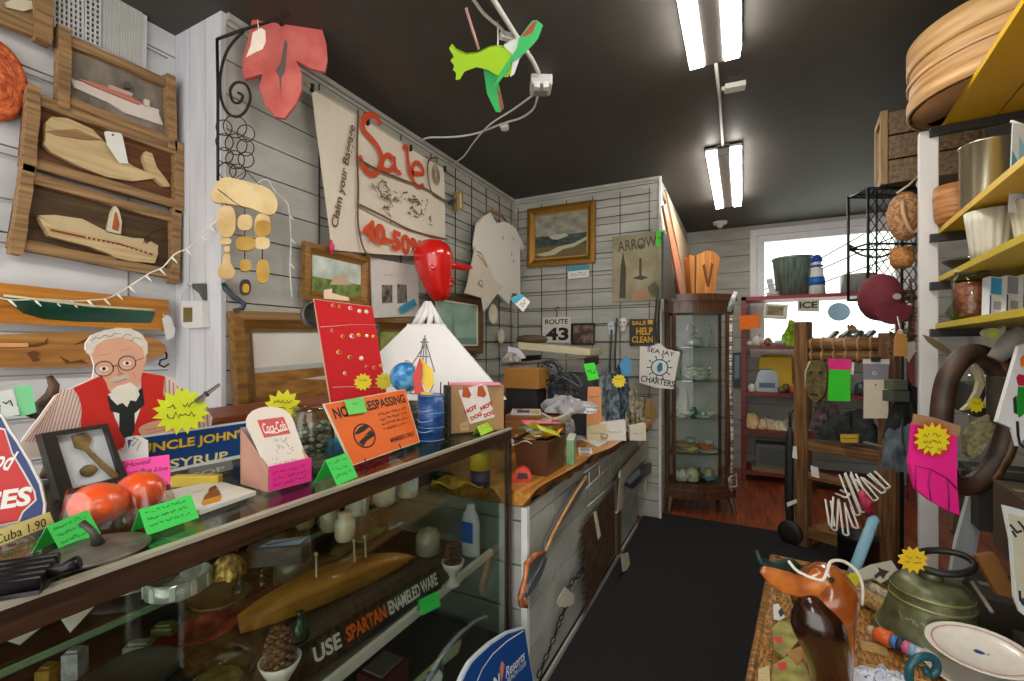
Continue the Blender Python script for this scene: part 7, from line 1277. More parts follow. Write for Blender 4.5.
# ================================================================ wicker trunk in the right foreground
ZK = .42; a_, b_ = atZ(745, 681, ZK), atZ(769, 560, ZK); d = b_-a_; ty = math.atan2(-d.x, d.y); b_ = b_ + d*.08
TK = Matrix.Translation(V((b_.x, b_.y, 0))) @ Matrix.Rotation(ty, 4, 'Z')      # corner far left, local -y comes towards the viewer
TKI = TK.inverted()
def tk(px, py, z=ZK): p = TKI @ atZ(px, py, z); return (p.x, p.y)
wk = MIX('#5a3410', '#c08a3c', (26, 90, 26), .5, .9, .38, .62, coat=.2); wk2 = MIX('#6b4214', '#c98f40', (120, 30, 120), .5, .9, .38, .62, coat=.2)
e = empty('wicker_trunk', 'golden brown wicker trunk covered with small goods in the right foreground', 'trunk', TK); Lt, Wt = 1.35, .58
m = MB(); m.box(.012, Wt-.012, -Lt+.012, -.012, .0125, ZK-.03, wk); m.part('body', e)
m = MB(); m.box(0, Wt, -Lt, 0, ZK-.03, ZK-.004, wk2); m.part('lid', e)
m = MB(); m.tube([(.012, -Lt+.012, ZK-.008), (.012, -.012, ZK-.008), (Wt-.012, -.012, ZK-.008), (Wt-.012, -Lt+.012, ZK-.008)], .014, wk, 8, closed=True); m.tube([(.055, -Lt+.05, ZK-.006), (.055, -.05, ZK-.006), (Wt-.05, -.05, ZK-.006), (Wt-.05, -Lt+.05, ZK-.006)], .009, wk, 8, closed=True); m.part('woven_rim', e)
st = C('#d8b878', .6)
for i in range(11):
    x0 = .30+.11*(i % 3); y0 = -.62-.13*(i//3); m = MB()
    for k in range(5): m.tube([(x0, y0+.012*k, ZK-.001), (x0+.035, y0+.012*k+.004, ZK+.0015), (x0+.07, y0+.012*k, ZK-.001)], .0025, st, 5)
    m.part('woven_stitch', e, 'pale woven stitches')
def ontk(px, py, dz=.002): return atZ(px, py, ZK+dz)
zr = lambda p: Z(740, 550, 5.2, p)
def paper(pts, label, mat, name='paper_sheet', dz=.004, lines=2, extra=None, cat='paper', th=.001):
    q = [atZ(x, y, ZK+dz) for x, y in pts]; o = sum(q, V((0, 0, 0)))/len(q); m = MB(); P_ = [(a.x-o.x, a.y-o.y) for a in q]; m.prism(P_, 0, th, mat)
    for pts2, mt in (extra or []): qq = [atZ(x, y, ZK+dz+th) for x, y in pts2]; m.k = getattr(m, 'k', 0)+1; m.flat([(a.x-o.x, a.y-o.y) for a in qq], th+.0004+.0001*m.k, mt)
    return m.thing(name, label, cat, up(o))
redh = C('#d8301c', .5); ol = MIX('#7d7a2c', '#b9ac54', (20, 20, 20), .5, .2)
paper(zr([(165, 425), (210, 380), (310, 420), (325, 460), (230, 580), (180, 540)]), 'olive wrapped packet with a red mark nearest the duck breast', ol, 'wrapped_packet', extra=[(zr([(170, 455), (215, 450), (225, 475), (195, 490)]), redh)], cat='packet', th=.012)
paper(zr([(170, 620), (260, 560), (330, 600), (370, 700), (240, 760), (170, 720)]), 'olive wrapped packet with a red mark at the bottom edge of the view', ol, 'wrapped_packet', extra=[(zr([(190, 590), (235, 580), (250, 610), (210, 630)]), redh)], cat='packet', th=.012, dz=.006)
paper(zr([(235, 530), (320, 500), (330, 560), (300, 600)]), 'patterned tan card between the two olive packets', C('#b98a4a', .6, n=.3), 'patterned_card', dz=.020, cat='card')
paper(zr([(172, 285), (200, 280), (235, 350), (205, 370), (175, 360)]), 'white card with a black mark left of the duck breast', WHT, 'white_card', dz=.004, extra=[(zr([(198, 320), (215, 300), (232, 330), (210, 350)]), BLK)], cat='card')
paper(zr([(95, 620), (150, 600), (160, 700), (95, 740)]), 'cream lace doily at the left edge of the wicker trunk', C('#cdb98c', .8, n=.4, s=120), 'lace_doily', cat='doily')
# white board with black star knife, straw bundle
paper(zo2([(640, 590), (740, 545), (860, 520), (905, 590), (800, 650), (760, 620), (660, 640)]), 'white board with a black spiky shape behind the duck', C('#b9b5a4', .6), 'white_board', dz=.06, extra=[(zo2([(760, 600), (790, 575), (780, 550), (810, 565), (850, 575), (830, 590), (815, 620), (795, 600), (770, 620)]), C('#2a1a12', .6))], cat='board', th=.006)
starburst((853, 579), 1.75, 10, 7, 'yellow starburst right of the duck head', C('#d9cf1c', .55), 8, 0)
for i, (px, py, r, c1, c2, lb) in enumerate(((866, 605, .03, '#8d6a3c', '#c9a56a', 'tan straw bundle between duck and bell'), (878, 597, .022, '#a9a184', '#d9d2b9', 'pale rope bundle between duck and bell'))):
    p = ontk(px, py); m = MB(); m.tube([(-.09, .05, r), (-.03, .02, r*1.1), (.04, -.03, r), (.09, -.07, r*.8)], r, MIX(c1, c2, (90, 90, 90), .8, .9), 10); m.thing('straw_bundle', lb, 'bundle', up(p, -.3))
# carved duck
p = ontk(822, 690); p = V((p.x, p.y, ZK+.002)); D = dep(p); s = D/F; fd = Fr(p, 27); e = empty('carved_duck', 'large glossy carved wooden duck standing on the wicker trunk', 'carved bird', fd)
q = lambda x, y, z=0: ((x-822)*s, (690-y)*s, z)
br2 = MIX('#6a2c0c', '#c06a22', (9, 9, 9), .22, .05, .3, .7, coat=.6); dk2 = MIX('#100806', '#3a1d0e', (9, 14, 9), .2, .05, .3, .75, coat=.6)
m = MB(); m.tube([tuple(v) for v in spline([q(834, 694), q(833, 660), q(829, 630), q(824, 608, .0), q(821, 592, .008), q(817, 579, .01), q(810, 570, .01)], 4)], [(r*s*.92, r*s) for r in [15, 16, 17, 18.5, 20, 22, 24.5, 27, 29, 30.5, 31, 31, 30, 27.5, 23, 16, 5]], br2, 22); m.part('body', e)
m = MB(); m.tube([tuple(v) for v in spline([q(828, 694, .02), q(822, 660, .035), q(813, 632, .045), q(804, 612, .055), q(798, 597, .055), q(794, 586, .045)], 4)], [(r*s, r*s*.95) for r in [14, 15.5, 17.5, 20, 22, 23, 22, 18, 12, 4]], dk2, 18); m.part('breast', e, 'dark breast')
m = MB(); m.tube([tuple(v) for v in spline([q(814, 577, .03), q(800, 580, .04), q(787, 578, .042), q(771, 572, .04), q(754, 563, .036)], 4)], [(15*s, 14*s), (12*s, 9*s), (10*s, 5.5*s), (10*s, 4*s), (10.5*s, 3.4*s), (8*s, 3*s), (3*s, 1.6*s)], MIX('#8a3f10', '#d07a30', (12, 12, 12), .22, .05, .3, .7, coat=.6), 16); m.part('bill', e, 'orange brown bill')
for zz in (.075,): m = MB(); m.ball(q(814, 567, zz*.95), (2.6*s, 2.6*s, 2*s), BLK, 10); m.part('eye', e)
m = MB(); m.tube([tuple(v) for v in spline([q(782, 556, .03), q(786, 562, .055), q(800, 565, .085), q(806, 558, .085), q(816, 552, .06), q(830, 553, .05), q(843, 562, .05), q(849, 577, .05), q(851, 597, .04)], 5)], .0042, C('#ddd4c4', .7), 8); m.part('cord', e, 'white cord')
# dark green stopper and black brush between
m = MB(); p2 = atD(773, 561, D+.10); m.tube([(-.05, 0, .03), (-.04, 0, .0), (.0, 0, -.03), (.06, 0, -.02), (.09, 0, -.03)], [.006, .012, .028, .03, .012], C('#16302a', .4), 10); m.thing('green_tool', 'dark green tool lying behind the duck bill', 'tool', up(p2, .4))
# bell
p = ontk(931, 642); D = dep(p); s = D/F; e = empty('bronze_bell', 'large olive bronze bell standing on the wicker trunk', 'bell', up(p)); bz = MIX('#4b5036', '#777b58', (20, 20, 20), .42, .1, m=.4); H_ = 64*s
m = MB(); m.lathe([(47*s, 0), (48*s, .006), (45*s, .02), (41*s, .05), (37*s, H_*.4), (33*s, H_*.62), (31.5*s, H_*.8), (32*s, H_*.84), (31*s, H_*.86), (29*s, H_*.92), (22*s, H_), (0, H_*1.02)], bz, 40); m.part('body', e)
m = MB()
for r_, z in ((44*s, .026), (33.2*s, H_*.66), (32.4*s, H_*.8)): m = MB(); m.lathe([(r_, z), (r_*1.015, z+.004), (r_, z+.008)], C('#8a8a58', .4, .5), 40); m.part('raised_band', e, 'paler raised band')
m = MB(); m.T = Matrix.Identity(4)
for i in range(5):
    k = MB(); k.scrib(-.012, .012, 0, .02, C('#a9a985', .4, .3), 0, .003, i+40); an = -2.45 + i*.17; rr = 36.5*s
    M = Matrix.Translation((rr*cos(an), rr*sin(an), H_*.48)) @ Matrix.Rotation(an+pi/2, 4, 'Z') @ Matrix.Rotation(pi/2-.25, 4, 'X'); m.T = M; m.add([tuple(v) for v in k.v], k.f, k.mats[0]) if k.v else 0
m.T = None; m.part('lettering', e, 'pale raised lettering')
m = MB(); m.tube([(.0, 0, H_), (0, 0, H_+.03)], [.035, .02], bz, 12); m.part('crown', e)
m = MB(); cR = 23*s; m.tube([(cR*cos(t*pi/10)+.03, cR*.6*sin(t*pi/10), H_+.06+.02*sin(t*pi/10)+.012*cos(t*pi/10)) for t in range(20)], .011, C('#2a2a24', .4, .5), 10, closed=True); m.part('ring_handle', e, 'dark iron ring handle')
starburst((913, 560), D-.14, 15, 14, 'orange yellow starburst tag on the olive bronze bell', C('#dcb81a', .55), 12, 2, r0=.72)
# pot handle tool, platter, hook, cloth
A, B = ontk(874, 632, .03), ontk(924, 656, .03); d = B-A; e = empty('rolling_handle', 'orange ended handle with blue and pink checks lying before the bell', 'handle', Matrix.Translation(A)); m = MB(); m.tube([d*0, d*.1, d*.36, d*.38], [.014, .024, .026, .022], C('#e2642a', .45), 14); m.part('grip', e, 'orange grip')
m = MB()
for k in range(5): m.tube([d*(.38+.124*k), d*(.38+.124*(k+1))], .020, C(['#3f7fc0', '#26304a', '#d86a8e', '#7fb0d8', '#c9cdd2'][k], .5), 14)
m.part('checked_sleeve', e, 'blue and pink checked sleeve'); m = MB(); m.tube([d*-.14, d*-.05, d*.0], [.010, .018, .012], C('#b9a98a', .7), 10); m.part('tip', e, 'tan tip')
pa, pb = ontk(924, 650, .05), ontk(1042, 690, .05); p = (pa+pb)/2 + V((0, 0, .045)); dd = pb-pa; e = empty('oval_platter', 'large white oval platter with a blue flower at the bottom right', 'platter', Matrix.Translation(p) @ Matrix.Rotation(math.atan2(dd.y, dd.x), 4, 'Z') @ Matrix.Rotation(R(22), 4, 'X') @ Matrix.Scale(dd.length/.386, 4))
m = MB(); prof = [(0, 0), (.09, 0), (.125, .012), (.165, .026), (.168, .03), (.162, .03), (.125, .018), (.09, .006), (0, .006)]; m.lathe(prof, C('#dcd6c8', .25, coat=.4), 40, sx=1.15, sy=.78); m.part('dish', e)
m = MB(); m.ring(0, 0, .0275, .142, .147, C('#b9727a', .4), 44, 1) ; m.v = [V((v.x*1.15, v.y*.78, v.z)) for v in m.v]; m.part('pink_line', e, 'pink rim line')
m = MB(); m.flat([(-.022, .0), (-.01, .012), (.01, .010), (.022, 0), (.008, -.010), (-.012, -.010)], .0068, C('#26407f', .4)); m.flat([(.022, .0), (.036, .010), (.030, -.004)], .0069, C('#5a8a5a', .4)); m.part('flower', e, 'blue flower')
p = ontk(990, 690, .015); m = MB(); m.lathe(prof, C('#d8d2c4', .25, coat=.4), 36, sx=.9, sy=.7); m.thing('second_platter', 'white dish under the large oval platter at the bottom edge', 'dish', Matrix.Translation(p) @ Matrix.Rotation(-.6, 4, 'Z'))
f = Fr(ontk(916, 690, .0), 27); s = dep(f.o)/F; m = MB(); m.tube([tuple(v) for v in spline([(-6*s, -4*s, .01), (-10*s, 14*s, .01), (-9*s, 28*s, .012), (2*s, 36*s, .012), (14*s, 34*s, .012), (17*s, 24*s, .012), (10*s, 18*s, .012), (5*s, 24*s, .012)], 5)], [.011]*30 + [.009]*6, C('#1d5560', .35), 12); m.thing('teal_hook', 'dark teal curled hook in front of the oval platter', 'hook', f)
crumple('speckled_cloth', 'white cloth with blue specks at the bottom edge of the trunk', 'cloth', up(ontk(882, 690)), .075, .06, .05, MIX('#cfd2dc', '#5a688c', (120, 120, 120), .8, .3, .58, .66), 61, 16)
# ================================================================ right hand shelving
P0 = atD(928, 348, 2.0); P0.z = 0; th = R(-5.5); SH = Matrix.Translation(P0) @ Matrix.Rotation(th, 4, 'Z'); SHI = SH.inverted()   # local -y runs to the viewer, +x into the shelf
zsh = [H + (348-y)*2.0/F for y in (132, 236, 283, 329)]; dsh = .40; LS = 1.5
yl1 = C('#d7ad0c', .5, n=.06); yl2 = C('#c9b12a', .5, n=.1); wp = MIX('#c9c6c4', '#dddad8', (6, 6, 2), .5, .15)
e = shu = empty('yellow_shelf_unit', 'white posted shelf unit with yellow boards along the right side', 'shelf unit', SH)
m = MB(); m.box(-.032, .032, -.02, .02, 0, zsh[0]+.0, wp); m.part('post', e, bev=.004)
m = MB(); m.box(-.032, .032, -LS, -LS+.04, 0, zsh[0], wp); m.part('post', e, bev=.004)
for y in (-.02, -LS): m = MB(); m.box(dsh-.04, dsh, y, y+.04, 0, zsh[0], wp); m.part('post', e)
for i, z in enumerate(zsh):
    mt = yl1 if i < 2 else yl2; x0 = .03 if i else .045
    m = MB(); m.box(x0 if i != 3 else .02, .20, -LS-.04, .03, z+.0, z+.022, mt); m.box(.206, dsh, -LS-.04, .03, z, z+.022, mt); m.part('shelf_board', e, 'yellow painted boards')
    m = MB(); m.box(.0, dsh, -.05, -.022, z-.035, z-.002, C('#26241f', .5)); m.part('bracket_arm', e, 'black bracket arm')
for z, xx in ((1.12, 0.02), (.72, .02), (.3, .02)): m = MB(); m.box(xx+.14, dsh, -LS, -.02, z, z+.02, WOOD('#2c2119', '#4d3d2e', 1)); m.part('shelf_board', e)
m = MB(); m.box(dsh, dsh+.012, -LS, .02, 0, zsh[0], C('#3a3630', .8)); m.part('back_board', e)
def shpx(px, y, k, x=None):
    """point on shelf k, at distance y along the unit, under pixel column px"""
    o = SH @ V((0, y, 0)); dx = SH.to_3x3() @ V((1, 0, 0)); t = (px-CX)/F; n = V((CS, SN, 0)) - V((-SN, CS, 0))*t; q = -(o.dot(n))/(dx.dot(n)); return SH @ V((q, y, zsh[k]+.0225))
# wooden sieve on top
p = atD(1018, 98, 1.74); p.z = zsh[0]+.023; e = empty('wooden_sieve', 'large round bent wood sieve on top of the yellow shelves', 'sieve', up(p, .5)); bwd = WOOD('#9a7040', '#d0a872', 0, 5, 6, .5, .15)
r = .315; m = MB(); m.lathe([(r, 0), (r, .26), (r-.012, .26), (r-.012, .10), (r-.012, 0), (r, 0)], MIX('#a5794a', '#cfa571', (3, 3, 40), .5, .15), 56); m.part('hoop', e)
for z, h_ in ((.0, .05), (.11, .015), (.17, .10)): m = MB(); m.lathe([(r+.001, z), (r+.009, z+.001), (r+.009, z+h_-.001), (r+.001, z+h_)], MIX('#b08452', '#d8b07c', (3, 3, 40), .5, .15), 56); m.part('band', e)
m = MB(); m.disc(0, 0, .03, r-.013, r-.013, C('#4d3d30', .8), 40); m.part('mesh', e, 'dark mesh', solid=.003)
# steel pot, wooden bowl, vases, jar, books
def pot(p, r, h, name, label, cat, mat, lip=.004): m = MB(); m.lathe([(r*.96, 0), (r, .006), (r, h), (r+lip, h+.003), (r-.004, h+.004), (r-.006, .01), (0, .01)], mat, 36); return m.thing(name, label, cat, up(p))
p = shpx(987, -.26, 1); pot(p, .076, .25, 'steel_pot', 'shiny steel stock pot on the upper yellow shelf', 'pot', C('#b9b49c', .22, .85, n=.05))
p = shpx(955, -.06, 1); m = MB(); m.lathe([(a*.62, b) for a, b in ((.08, 0), (.105, .03), (.115, .12), (.108, .165), (.098, .165), (.09, .03), (0, .02))], MIX('#8a4f22', '#c98d54', (6, 6, 60), .5, .4), 28); m.thing('wooden_bucket', 'brown wooden bucket beside the white post on the upper yellow shelf', 'bucket', up(p))
for i, (x, y, r, h, lb) in enumerate(((.09, -.42, .065, .17, 'tall white ribbed vase at the front of the third yellow shelf'), (.20, -.34, .075, .15, 'white ribbed vase behind the tall one on the third yellow shelf'), (.17, -.56, .07, .16, 'white ribbed vase nearest the right edge on the third yellow shelf'))):
    p = SH @ V((x, y, zsh[2]+.0225)); m = MB(); m.sheet(lambda a, t: (r*(.72+.28*t)*(1+.03*sin(2*pi*a*16))*cos(2*pi*a), r*(.72+.28*t)*(1+.03*sin(2*pi*a*16))*sin(2*pi*a), .002+h*t), 96, 4, C('#cbc6b6', .5, n=.15)); m.lathe([(r*.72, .002), (0, .002)], C('#cbc6b6', .5), 24); m.thing('ribbed_vase', lb, 'vase', up(p), 'white ribbed vases on the yellow shelf', solid=.004)
p = shpx(972, -.28, 3); s = dep(p)/F; e = empty('glass_jar', 'glass jar of red brown contents on the lowest yellow shelf', 'jar', up(p)); r, h = .058, .185
m = MB(); m.lathe([(r*.95, 0), (r, .01), (r, h*.85), (r*.8, h*.93), (r*.82, h), (r*.76, h), (r*.74, h*.93), (r*.95, h*.84), (r*.95, .012), (0, .01)], GL, 28); m.part('glass', e); m = MB(); m.lathe([(r*.9, .013), (r*.92, h*.76), (0, h*.78)], MIX('#7d2c1c', '#b86a4c', (70, 70, 70), .7, .5), 24); m.part('contents', e, 'red brown contents')
m = MB(); m.lathe([(r*.86, h*.955), (r*.86, h*1.03), (0, h*1.03)], C('#8f8d7c', .3, .6), 24); m.part('lid', e, 'metal lid')
for i, (x, c1, c2, lb) in enumerate(((.045, '#d6dbe0', '#3b9ccc', 'light blue and white box of cards, first right of the glass jar'), (.095, '#dcdcd8', '#8d93a0', 'white box of cards, second right of the glass jar'), (.145, '#d9dde0', '#27408f', 'white and dark blue box of cards at the right edge of the view'))):
    o = shpx(997+17*i, -.40, 3); e = empty('card_box', lb, 'box', Fr(o, 20, 8, -8), 'boxes of cards on the lowest yellow shelf'); m = MB(); m.box(-.026, .026, 0, .15, -.03, 0, C(c1, .5)); m.part('box', e, bev=.001)
    m = MB(); m.box(-.022, .022, .085, .145, 0, .001, C(c2, .5)); m.box(-.024, -.020, .004, .08, 0, .001, C('#24356f', .5)); m.box(.020, .024, .004, .08, 0, .001, C('#24356f', .5)); m.box(-.012, .012, .03, .06, 0, .001, C('#9aa0a8', .5)); m.part('printed_label', e)
# printed towel at right edge
f = Fr(atD(1016, 165, 1.45), 27); s = 1.45/F; e = empty('printed_towel', 'white and blue cloth with a red flower hanging at the right edge', 'towel', f); q = [(1013, 122), (1030, 130), (1030, 215), (1009, 212)]; m = MB(); m.prism(f.L(q), -.003, 0, C('#d3dbe0', .8, n=.1)); m.flat(f.L([(1012, 150), (1017, 160), (1016, 192), (1010, 195)]), .0006, C('#4f9ec6', .8)); m.flat(f.L([(1019, 135), (1026, 150), (1024, 200), (1018, 180)]), .0008, C('#8fc3dc', .8)); c = f.uv(1018, 202); m.disc(c[0], c[1], .001, .010, .010, C('#d2302c', .7), 12); m.part('cloth', e); m = MB(); m.tube([(*f.uv(1011, 121), 0), (*f.uv(1032, 128), 0)], .004, WHT, 6); m.part('rod', e)
# dark goods on shelves
for i, (x, y, k, kd, r, cl, nm, lb) in enumerate(((.12, -.07, 2, 'bowl', .09, '#2a2620', 'dark_bowl', 'dark bowl beside the white post on the third yellow shelf'), (.10, -.07, 3, 'vase', .06, '#3d4a26', 'green_vase', 'mossy green vase beside the glass jar'), (.24, -.20, 3, 'jar', .07, '#2d2a24', 'dark_jar', 'dark jar behind the glass jar'), (.25, -.55, 2, 'bowl', .1, '#211e1b', 'black_bowl', 'black bowl behind the ribbed vases'))): lt(kd, nm, lb, kd, SH @ V((x, y, zsh[k]+.0225)), r, C(cl, .5, n=.3))
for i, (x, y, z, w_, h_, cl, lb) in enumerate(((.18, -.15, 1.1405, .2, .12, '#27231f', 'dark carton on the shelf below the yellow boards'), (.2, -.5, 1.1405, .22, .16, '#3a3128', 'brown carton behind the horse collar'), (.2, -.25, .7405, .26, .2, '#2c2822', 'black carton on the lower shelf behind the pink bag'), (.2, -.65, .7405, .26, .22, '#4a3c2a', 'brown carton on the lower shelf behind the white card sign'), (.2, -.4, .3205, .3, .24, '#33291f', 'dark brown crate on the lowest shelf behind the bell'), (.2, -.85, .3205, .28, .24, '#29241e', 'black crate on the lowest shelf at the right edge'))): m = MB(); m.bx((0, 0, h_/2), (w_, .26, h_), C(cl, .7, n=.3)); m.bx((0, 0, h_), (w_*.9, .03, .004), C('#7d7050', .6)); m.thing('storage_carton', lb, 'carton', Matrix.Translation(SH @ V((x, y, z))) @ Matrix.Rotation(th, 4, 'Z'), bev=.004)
# ---------------------------------------------------------------- black wire mesh rack, crate, baskets, hat
WT = atD(868, 348, 2.4); WT.z = 0; MT = Matrix.Translation(WT) @ Matrix.Rotation(R(27), 4, 'Z'); wt, hT = .30, H + (348-188)*2.4/F
e = empty('wire_mesh_rack', 'black wire mesh basket rack fixed behind the white post', 'display stand', MT); bw2 = C('#1d2224', .5, .4)
for x in (0, wt):
    for y in (0, .14): m = MB(); m.tube([(x, y, 1.66), (x, y, hT)], .007, bw2, 8); m.part('upright', e)
m = MB(); m.tube([(wt, .14, 0), (wt, .14, 1.66)], .009, bw2, 8); m.part('pole', e)
m = MB(); m.tube([(.045, 0, 1.66), (.045, 0, hT)], .005, bw2, 6); m.part('upright', e)
for z in (1.665, 1.95, hT-.005): m = MB(); m.tube([(0, 0, z), (wt, 0, z), (wt, .14, z), (0, .14, z)], .006, bw2, 6, closed=True); m.part('hoop', e)
m = MB(); n_ = 9
for k in range(-12, n_+1):
    for sg in (1, -1):
        x0 = k*.045; pts = []
        for j in range(2):
            x = x0 + j*(hT-1.67)*.7; pts.append((x if sg > 0 else wt-x, 0, 1.67 + j*(hT-1.67)))
        a, b = V(pts[0]), V(pts[1]); d_ = b-a
        t0, t1 = 0, 1
        tt = sorted(((0-a.x)/d_.x, (wt-a.x)/d_.x)); t0, t1 = max(0, tt[0]), min(1, tt[1])
        if t1 > t0: m.tube([a+d_*t0, a+d_*t1], .0028, bw2, 4, cap=False)
m.part('wire_mesh', e)
m = MB(); m.box(.005, wt-.005, .005, .135, hT+.001, hT+.008, bw2); m.part('top_plate', e)
# crate
pc = MT @ V((.0, .0, hT+.0085)); e = empty('wooden_crate', 'weathered slatted wooden crate on top of the black wire mesh rack', 'crate', MT @ Matrix.Translation((.06, -.04, hT+.0085)) @ Matrix.Rotation(R(-32), 4, 'Z')); cw1 = WOOD('#5a4632', '#8d7458', 1, 6, 9, .7, .4); cw2 = WOOD('#7d6142', '#b9976a', 2, 6, 9, .7, .3)
hc, lc, dc = .38, .36, .22
for z in (0, .125, .25):
    for x in (0, lc-.0):
        pass
    m = MB(); m.box(.012, lc, 0, .012, z, z+.115, cw1); m.part('slat', e)
    m = MB(); m.box(.012, lc, dc-.012, dc, z, z+.115, cw1); m.part('slat', e)
for x in (0, lc): 
    m = MB(); m.box(x-.008, x+.008, .0, dc, 0, hc, cw2); 
    for y in (0, dc-.035): m.box(x-.02, x-.008, y, y+.035, 0, hc, cw2)
    for z in (0, hc-.04): m.box(x-.02, x-.008, .035, dc-.035, z, z+.04, cw2)
    m.part('end_panel', e)
m = MB(); m.box(.01, lc-.01, .012, dc-.012, 0, .01, cw1); m.part('bottom', e)
def wov(c1, c2): return MIX(c1, c2, (70, 70, 70), .7, .8, .35, .65)
# woven purse
p = atD(909, 215, 2.2); f = Fr(p, 27); s = 2.2/F; e = empty('woven_basket', 'tan woven bag hanging left of the white post', 'basket', f)
m = MB(); m.ball((0, 0, -.02), (17*s, 25*s, .06), wov('#8d5c34', '#d0a070'), 20); m.part('bag', e); m = MB(); m.tube([tuple(v) for v in spline([(-12*s, 12*s, .03), (-14*s, -4*s, .05), (-6*s, -20*s, .05), (3*s, -12*s, .05), (6*s, 8*s, .045), (10*s, 18*s, .03)], 4)], .008, C('#c9a27c', .6), 8); m.part('strap', e, 'pale strap')
m = MB(); m.tube([(-12*s, 22*s, 0), (0, 30*s, .0), (12*s, 42*s, 0), (6*s, 30*s, .01), (16*s, 10*s, .01)], .005, C('#cdbfae', .6), 6); m.part('cord', e, 'pale cord')
p = atD(902, 258, 2.32); m = MB(); m.lathe([(.035, 0), (.05, .03), (.05, .10), (.044, .10), (.03, .01), (0, .01)], wov('#a5642c', '#d89a58'), 20); m.thing('small_basket', 'small orange brown basket hanging on the wire mesh rack below the tan woven bag', 'basket', up(p - V((0, 0, .05))))
p = atD(884, 300, 2.25); f = Fr(p, 22); s = 2.25/F; e = empty('maroon_hat', 'maroon cap hanging at the front of the black wire mesh rack', 'cap', f); mr = C('#6b2530', .85, n=.15, b=.2)
m = MB(); m.ball((-1*s, 3*s, -.02), (19*s, 24*s, .09), mr, 20); m.part('crown', e); m = MB(); m.prism([(p_.x, p_.y) for p_ in spline([(-16*s, -8*s, 0), (-13*s, -20*s, 0), (0, -25*s, 0), (13*s, -20*s, 0), (17*s, -8*s, 0), (0, -4*s, 0)], 4, True)], .055, .062, mr); m.part('brim', e, bev=.002); m = MB(); m.disc(2*s, 2*s, .0705, 4*s, 3*s, C('#b9a9a0', .7), 12); m.part('badge', e, 'pale badge')
for x in (11,): m = MB(); m.ball((19*s, -6*s, .03), .012, C('#d8cfc0', .5), 8); m.part('toggle', e)
# greenery
e = empty('ivy_garland', 'trailing green ivy garland hanging behind the white post', 'garland', up(atD(910, 320, 2.22))); g = random.Random(17); m = MB(); lf1 = MIX('#2c3a1a', '#66784a', (30, 30, 30), .6, 0)
for k in range(120):
    x, y, z = g.gauss(0, .035), g.gauss(0, .03), g.uniform(-.17, .17); a = g.uniform(0, 6.28); b = g.uniform(-.8, .8); r = g.uniform(.012, .022); u = V((cos(a), sin(a), b)).normalized()*r; w_ = V((-sin(a), cos(a), g.uniform(-.5, .5))).normalized()*r*.6; c = V((x, y, z)); m.add([c-u, c+w_, c+u, c-w_], [(0, 1, 2, 3)], lf1)
m.part('leaves', e, kind='stuff'); m = MB(); m.tube([(0, 0, .2), (.01, 0, .05), (-.01, 0, -.1), (0, 0, -.2)], .006, C('#4a3c26', .7), 6); m.part('stem', e)
m, f = traced('', '', '', zp([(205, 190), (215, 168), (235, 168), (245, 190), (265, 215), (262, 320), (190, 318), (195, 215)]), C('#c08a48', .6, n=.15), 0, .004, fr=Fr(atD(901, 343, 2.1), 27)); c = f.uv(*zp([(225, 178)])[0]); m.ring(c[0], c[1], .0048, .006, .01, WHT, 12); m.tube([(c[0], c[1], .003), (c[0]-.002, c[1]+.07, -.01)], .002, WHT, 5); m.thing('wooden_tag', 'tan wooden luggage tag hanging over the rack right post', 'tag', f)
m, f = traced('', '', '', zp([(262, 240), (312, 235), (315, 290), (275, 355), (262, 320)]), C('#cfc9ba', .6), 0, .002, fr=Fr(atD(911, 350, 2.15), 27)); m.thing('white_tag', 'white paper tag right of the tan wooden luggage tag', 'tag', f)
# anchor hook in window
p = atD(872, 252, 2.6); f = Fr(p, 22); s = 2.6/F; m = MB(); m.tube([tuple(v) for v in spline([(-22*s, 5*s, 0), (-12*s, -2*s, 0), (0, -5*s, 0), (12*s, -4*s, 0), (22*s, 3*s, 0)], 5)], .006, C('#2f4550', .4, .3), 8); m.prism([(-23*s, 9*s), (-14*s, 4*s), (-17*s, 0), (-22*s, 2*s)], -.004, .004, C('#2f4550', .4, .3)); m.thing('anchor_hook', 'dark curved anchor hook hanging in front of the far window', 'hook', f)
# blue grey jacket / dark clothing between rack and post
crumple('grey_jacket', 'blue grey jacket hanging behind the rack right post', 'jacket', up(atD(903, 470, 2.35)), .08, .07, .2, MIX('#3c444a', '#6a747a', (14, 14, 14), .8, .3), 71, 16)
crumple('black_coat', 'black coat hanging behind the blue grey jacket', 'coat', up(atD(908, 440, 2.45)), .09, .07, .26, C('#17191b', .8, b=.3), 72, 16)
m = MB(); f = Fr(atD(902, 380, 2.4), 27); s = 2.4/F; m.box(-9*s, 6*s, -10*s, 0, -.06, 0, C('#5c6450', .5)); m.box(-9*s, 8*s, -22*s, -11*s, -.07, .0, C('#4a5248', .5)); m.thing('olive_box', 'olive grey boxes strapped behind the tan wooden tag', 'box', f, bev=.003)
# knife blade
m, f = traced('', '', '', zp([(352, 195), (400, 212), (460, 245), (510, 285), (522, 318), (470, 298), (420, 268), (380, 235)]), C('#a3936a', .35, .4), 0, .003, fr=Fr(atD(938, 346, 1.85), 27)); m.thing('knife_blade', 'pale leaf shaped blade sticking out in front of the white post', 'blade', f)
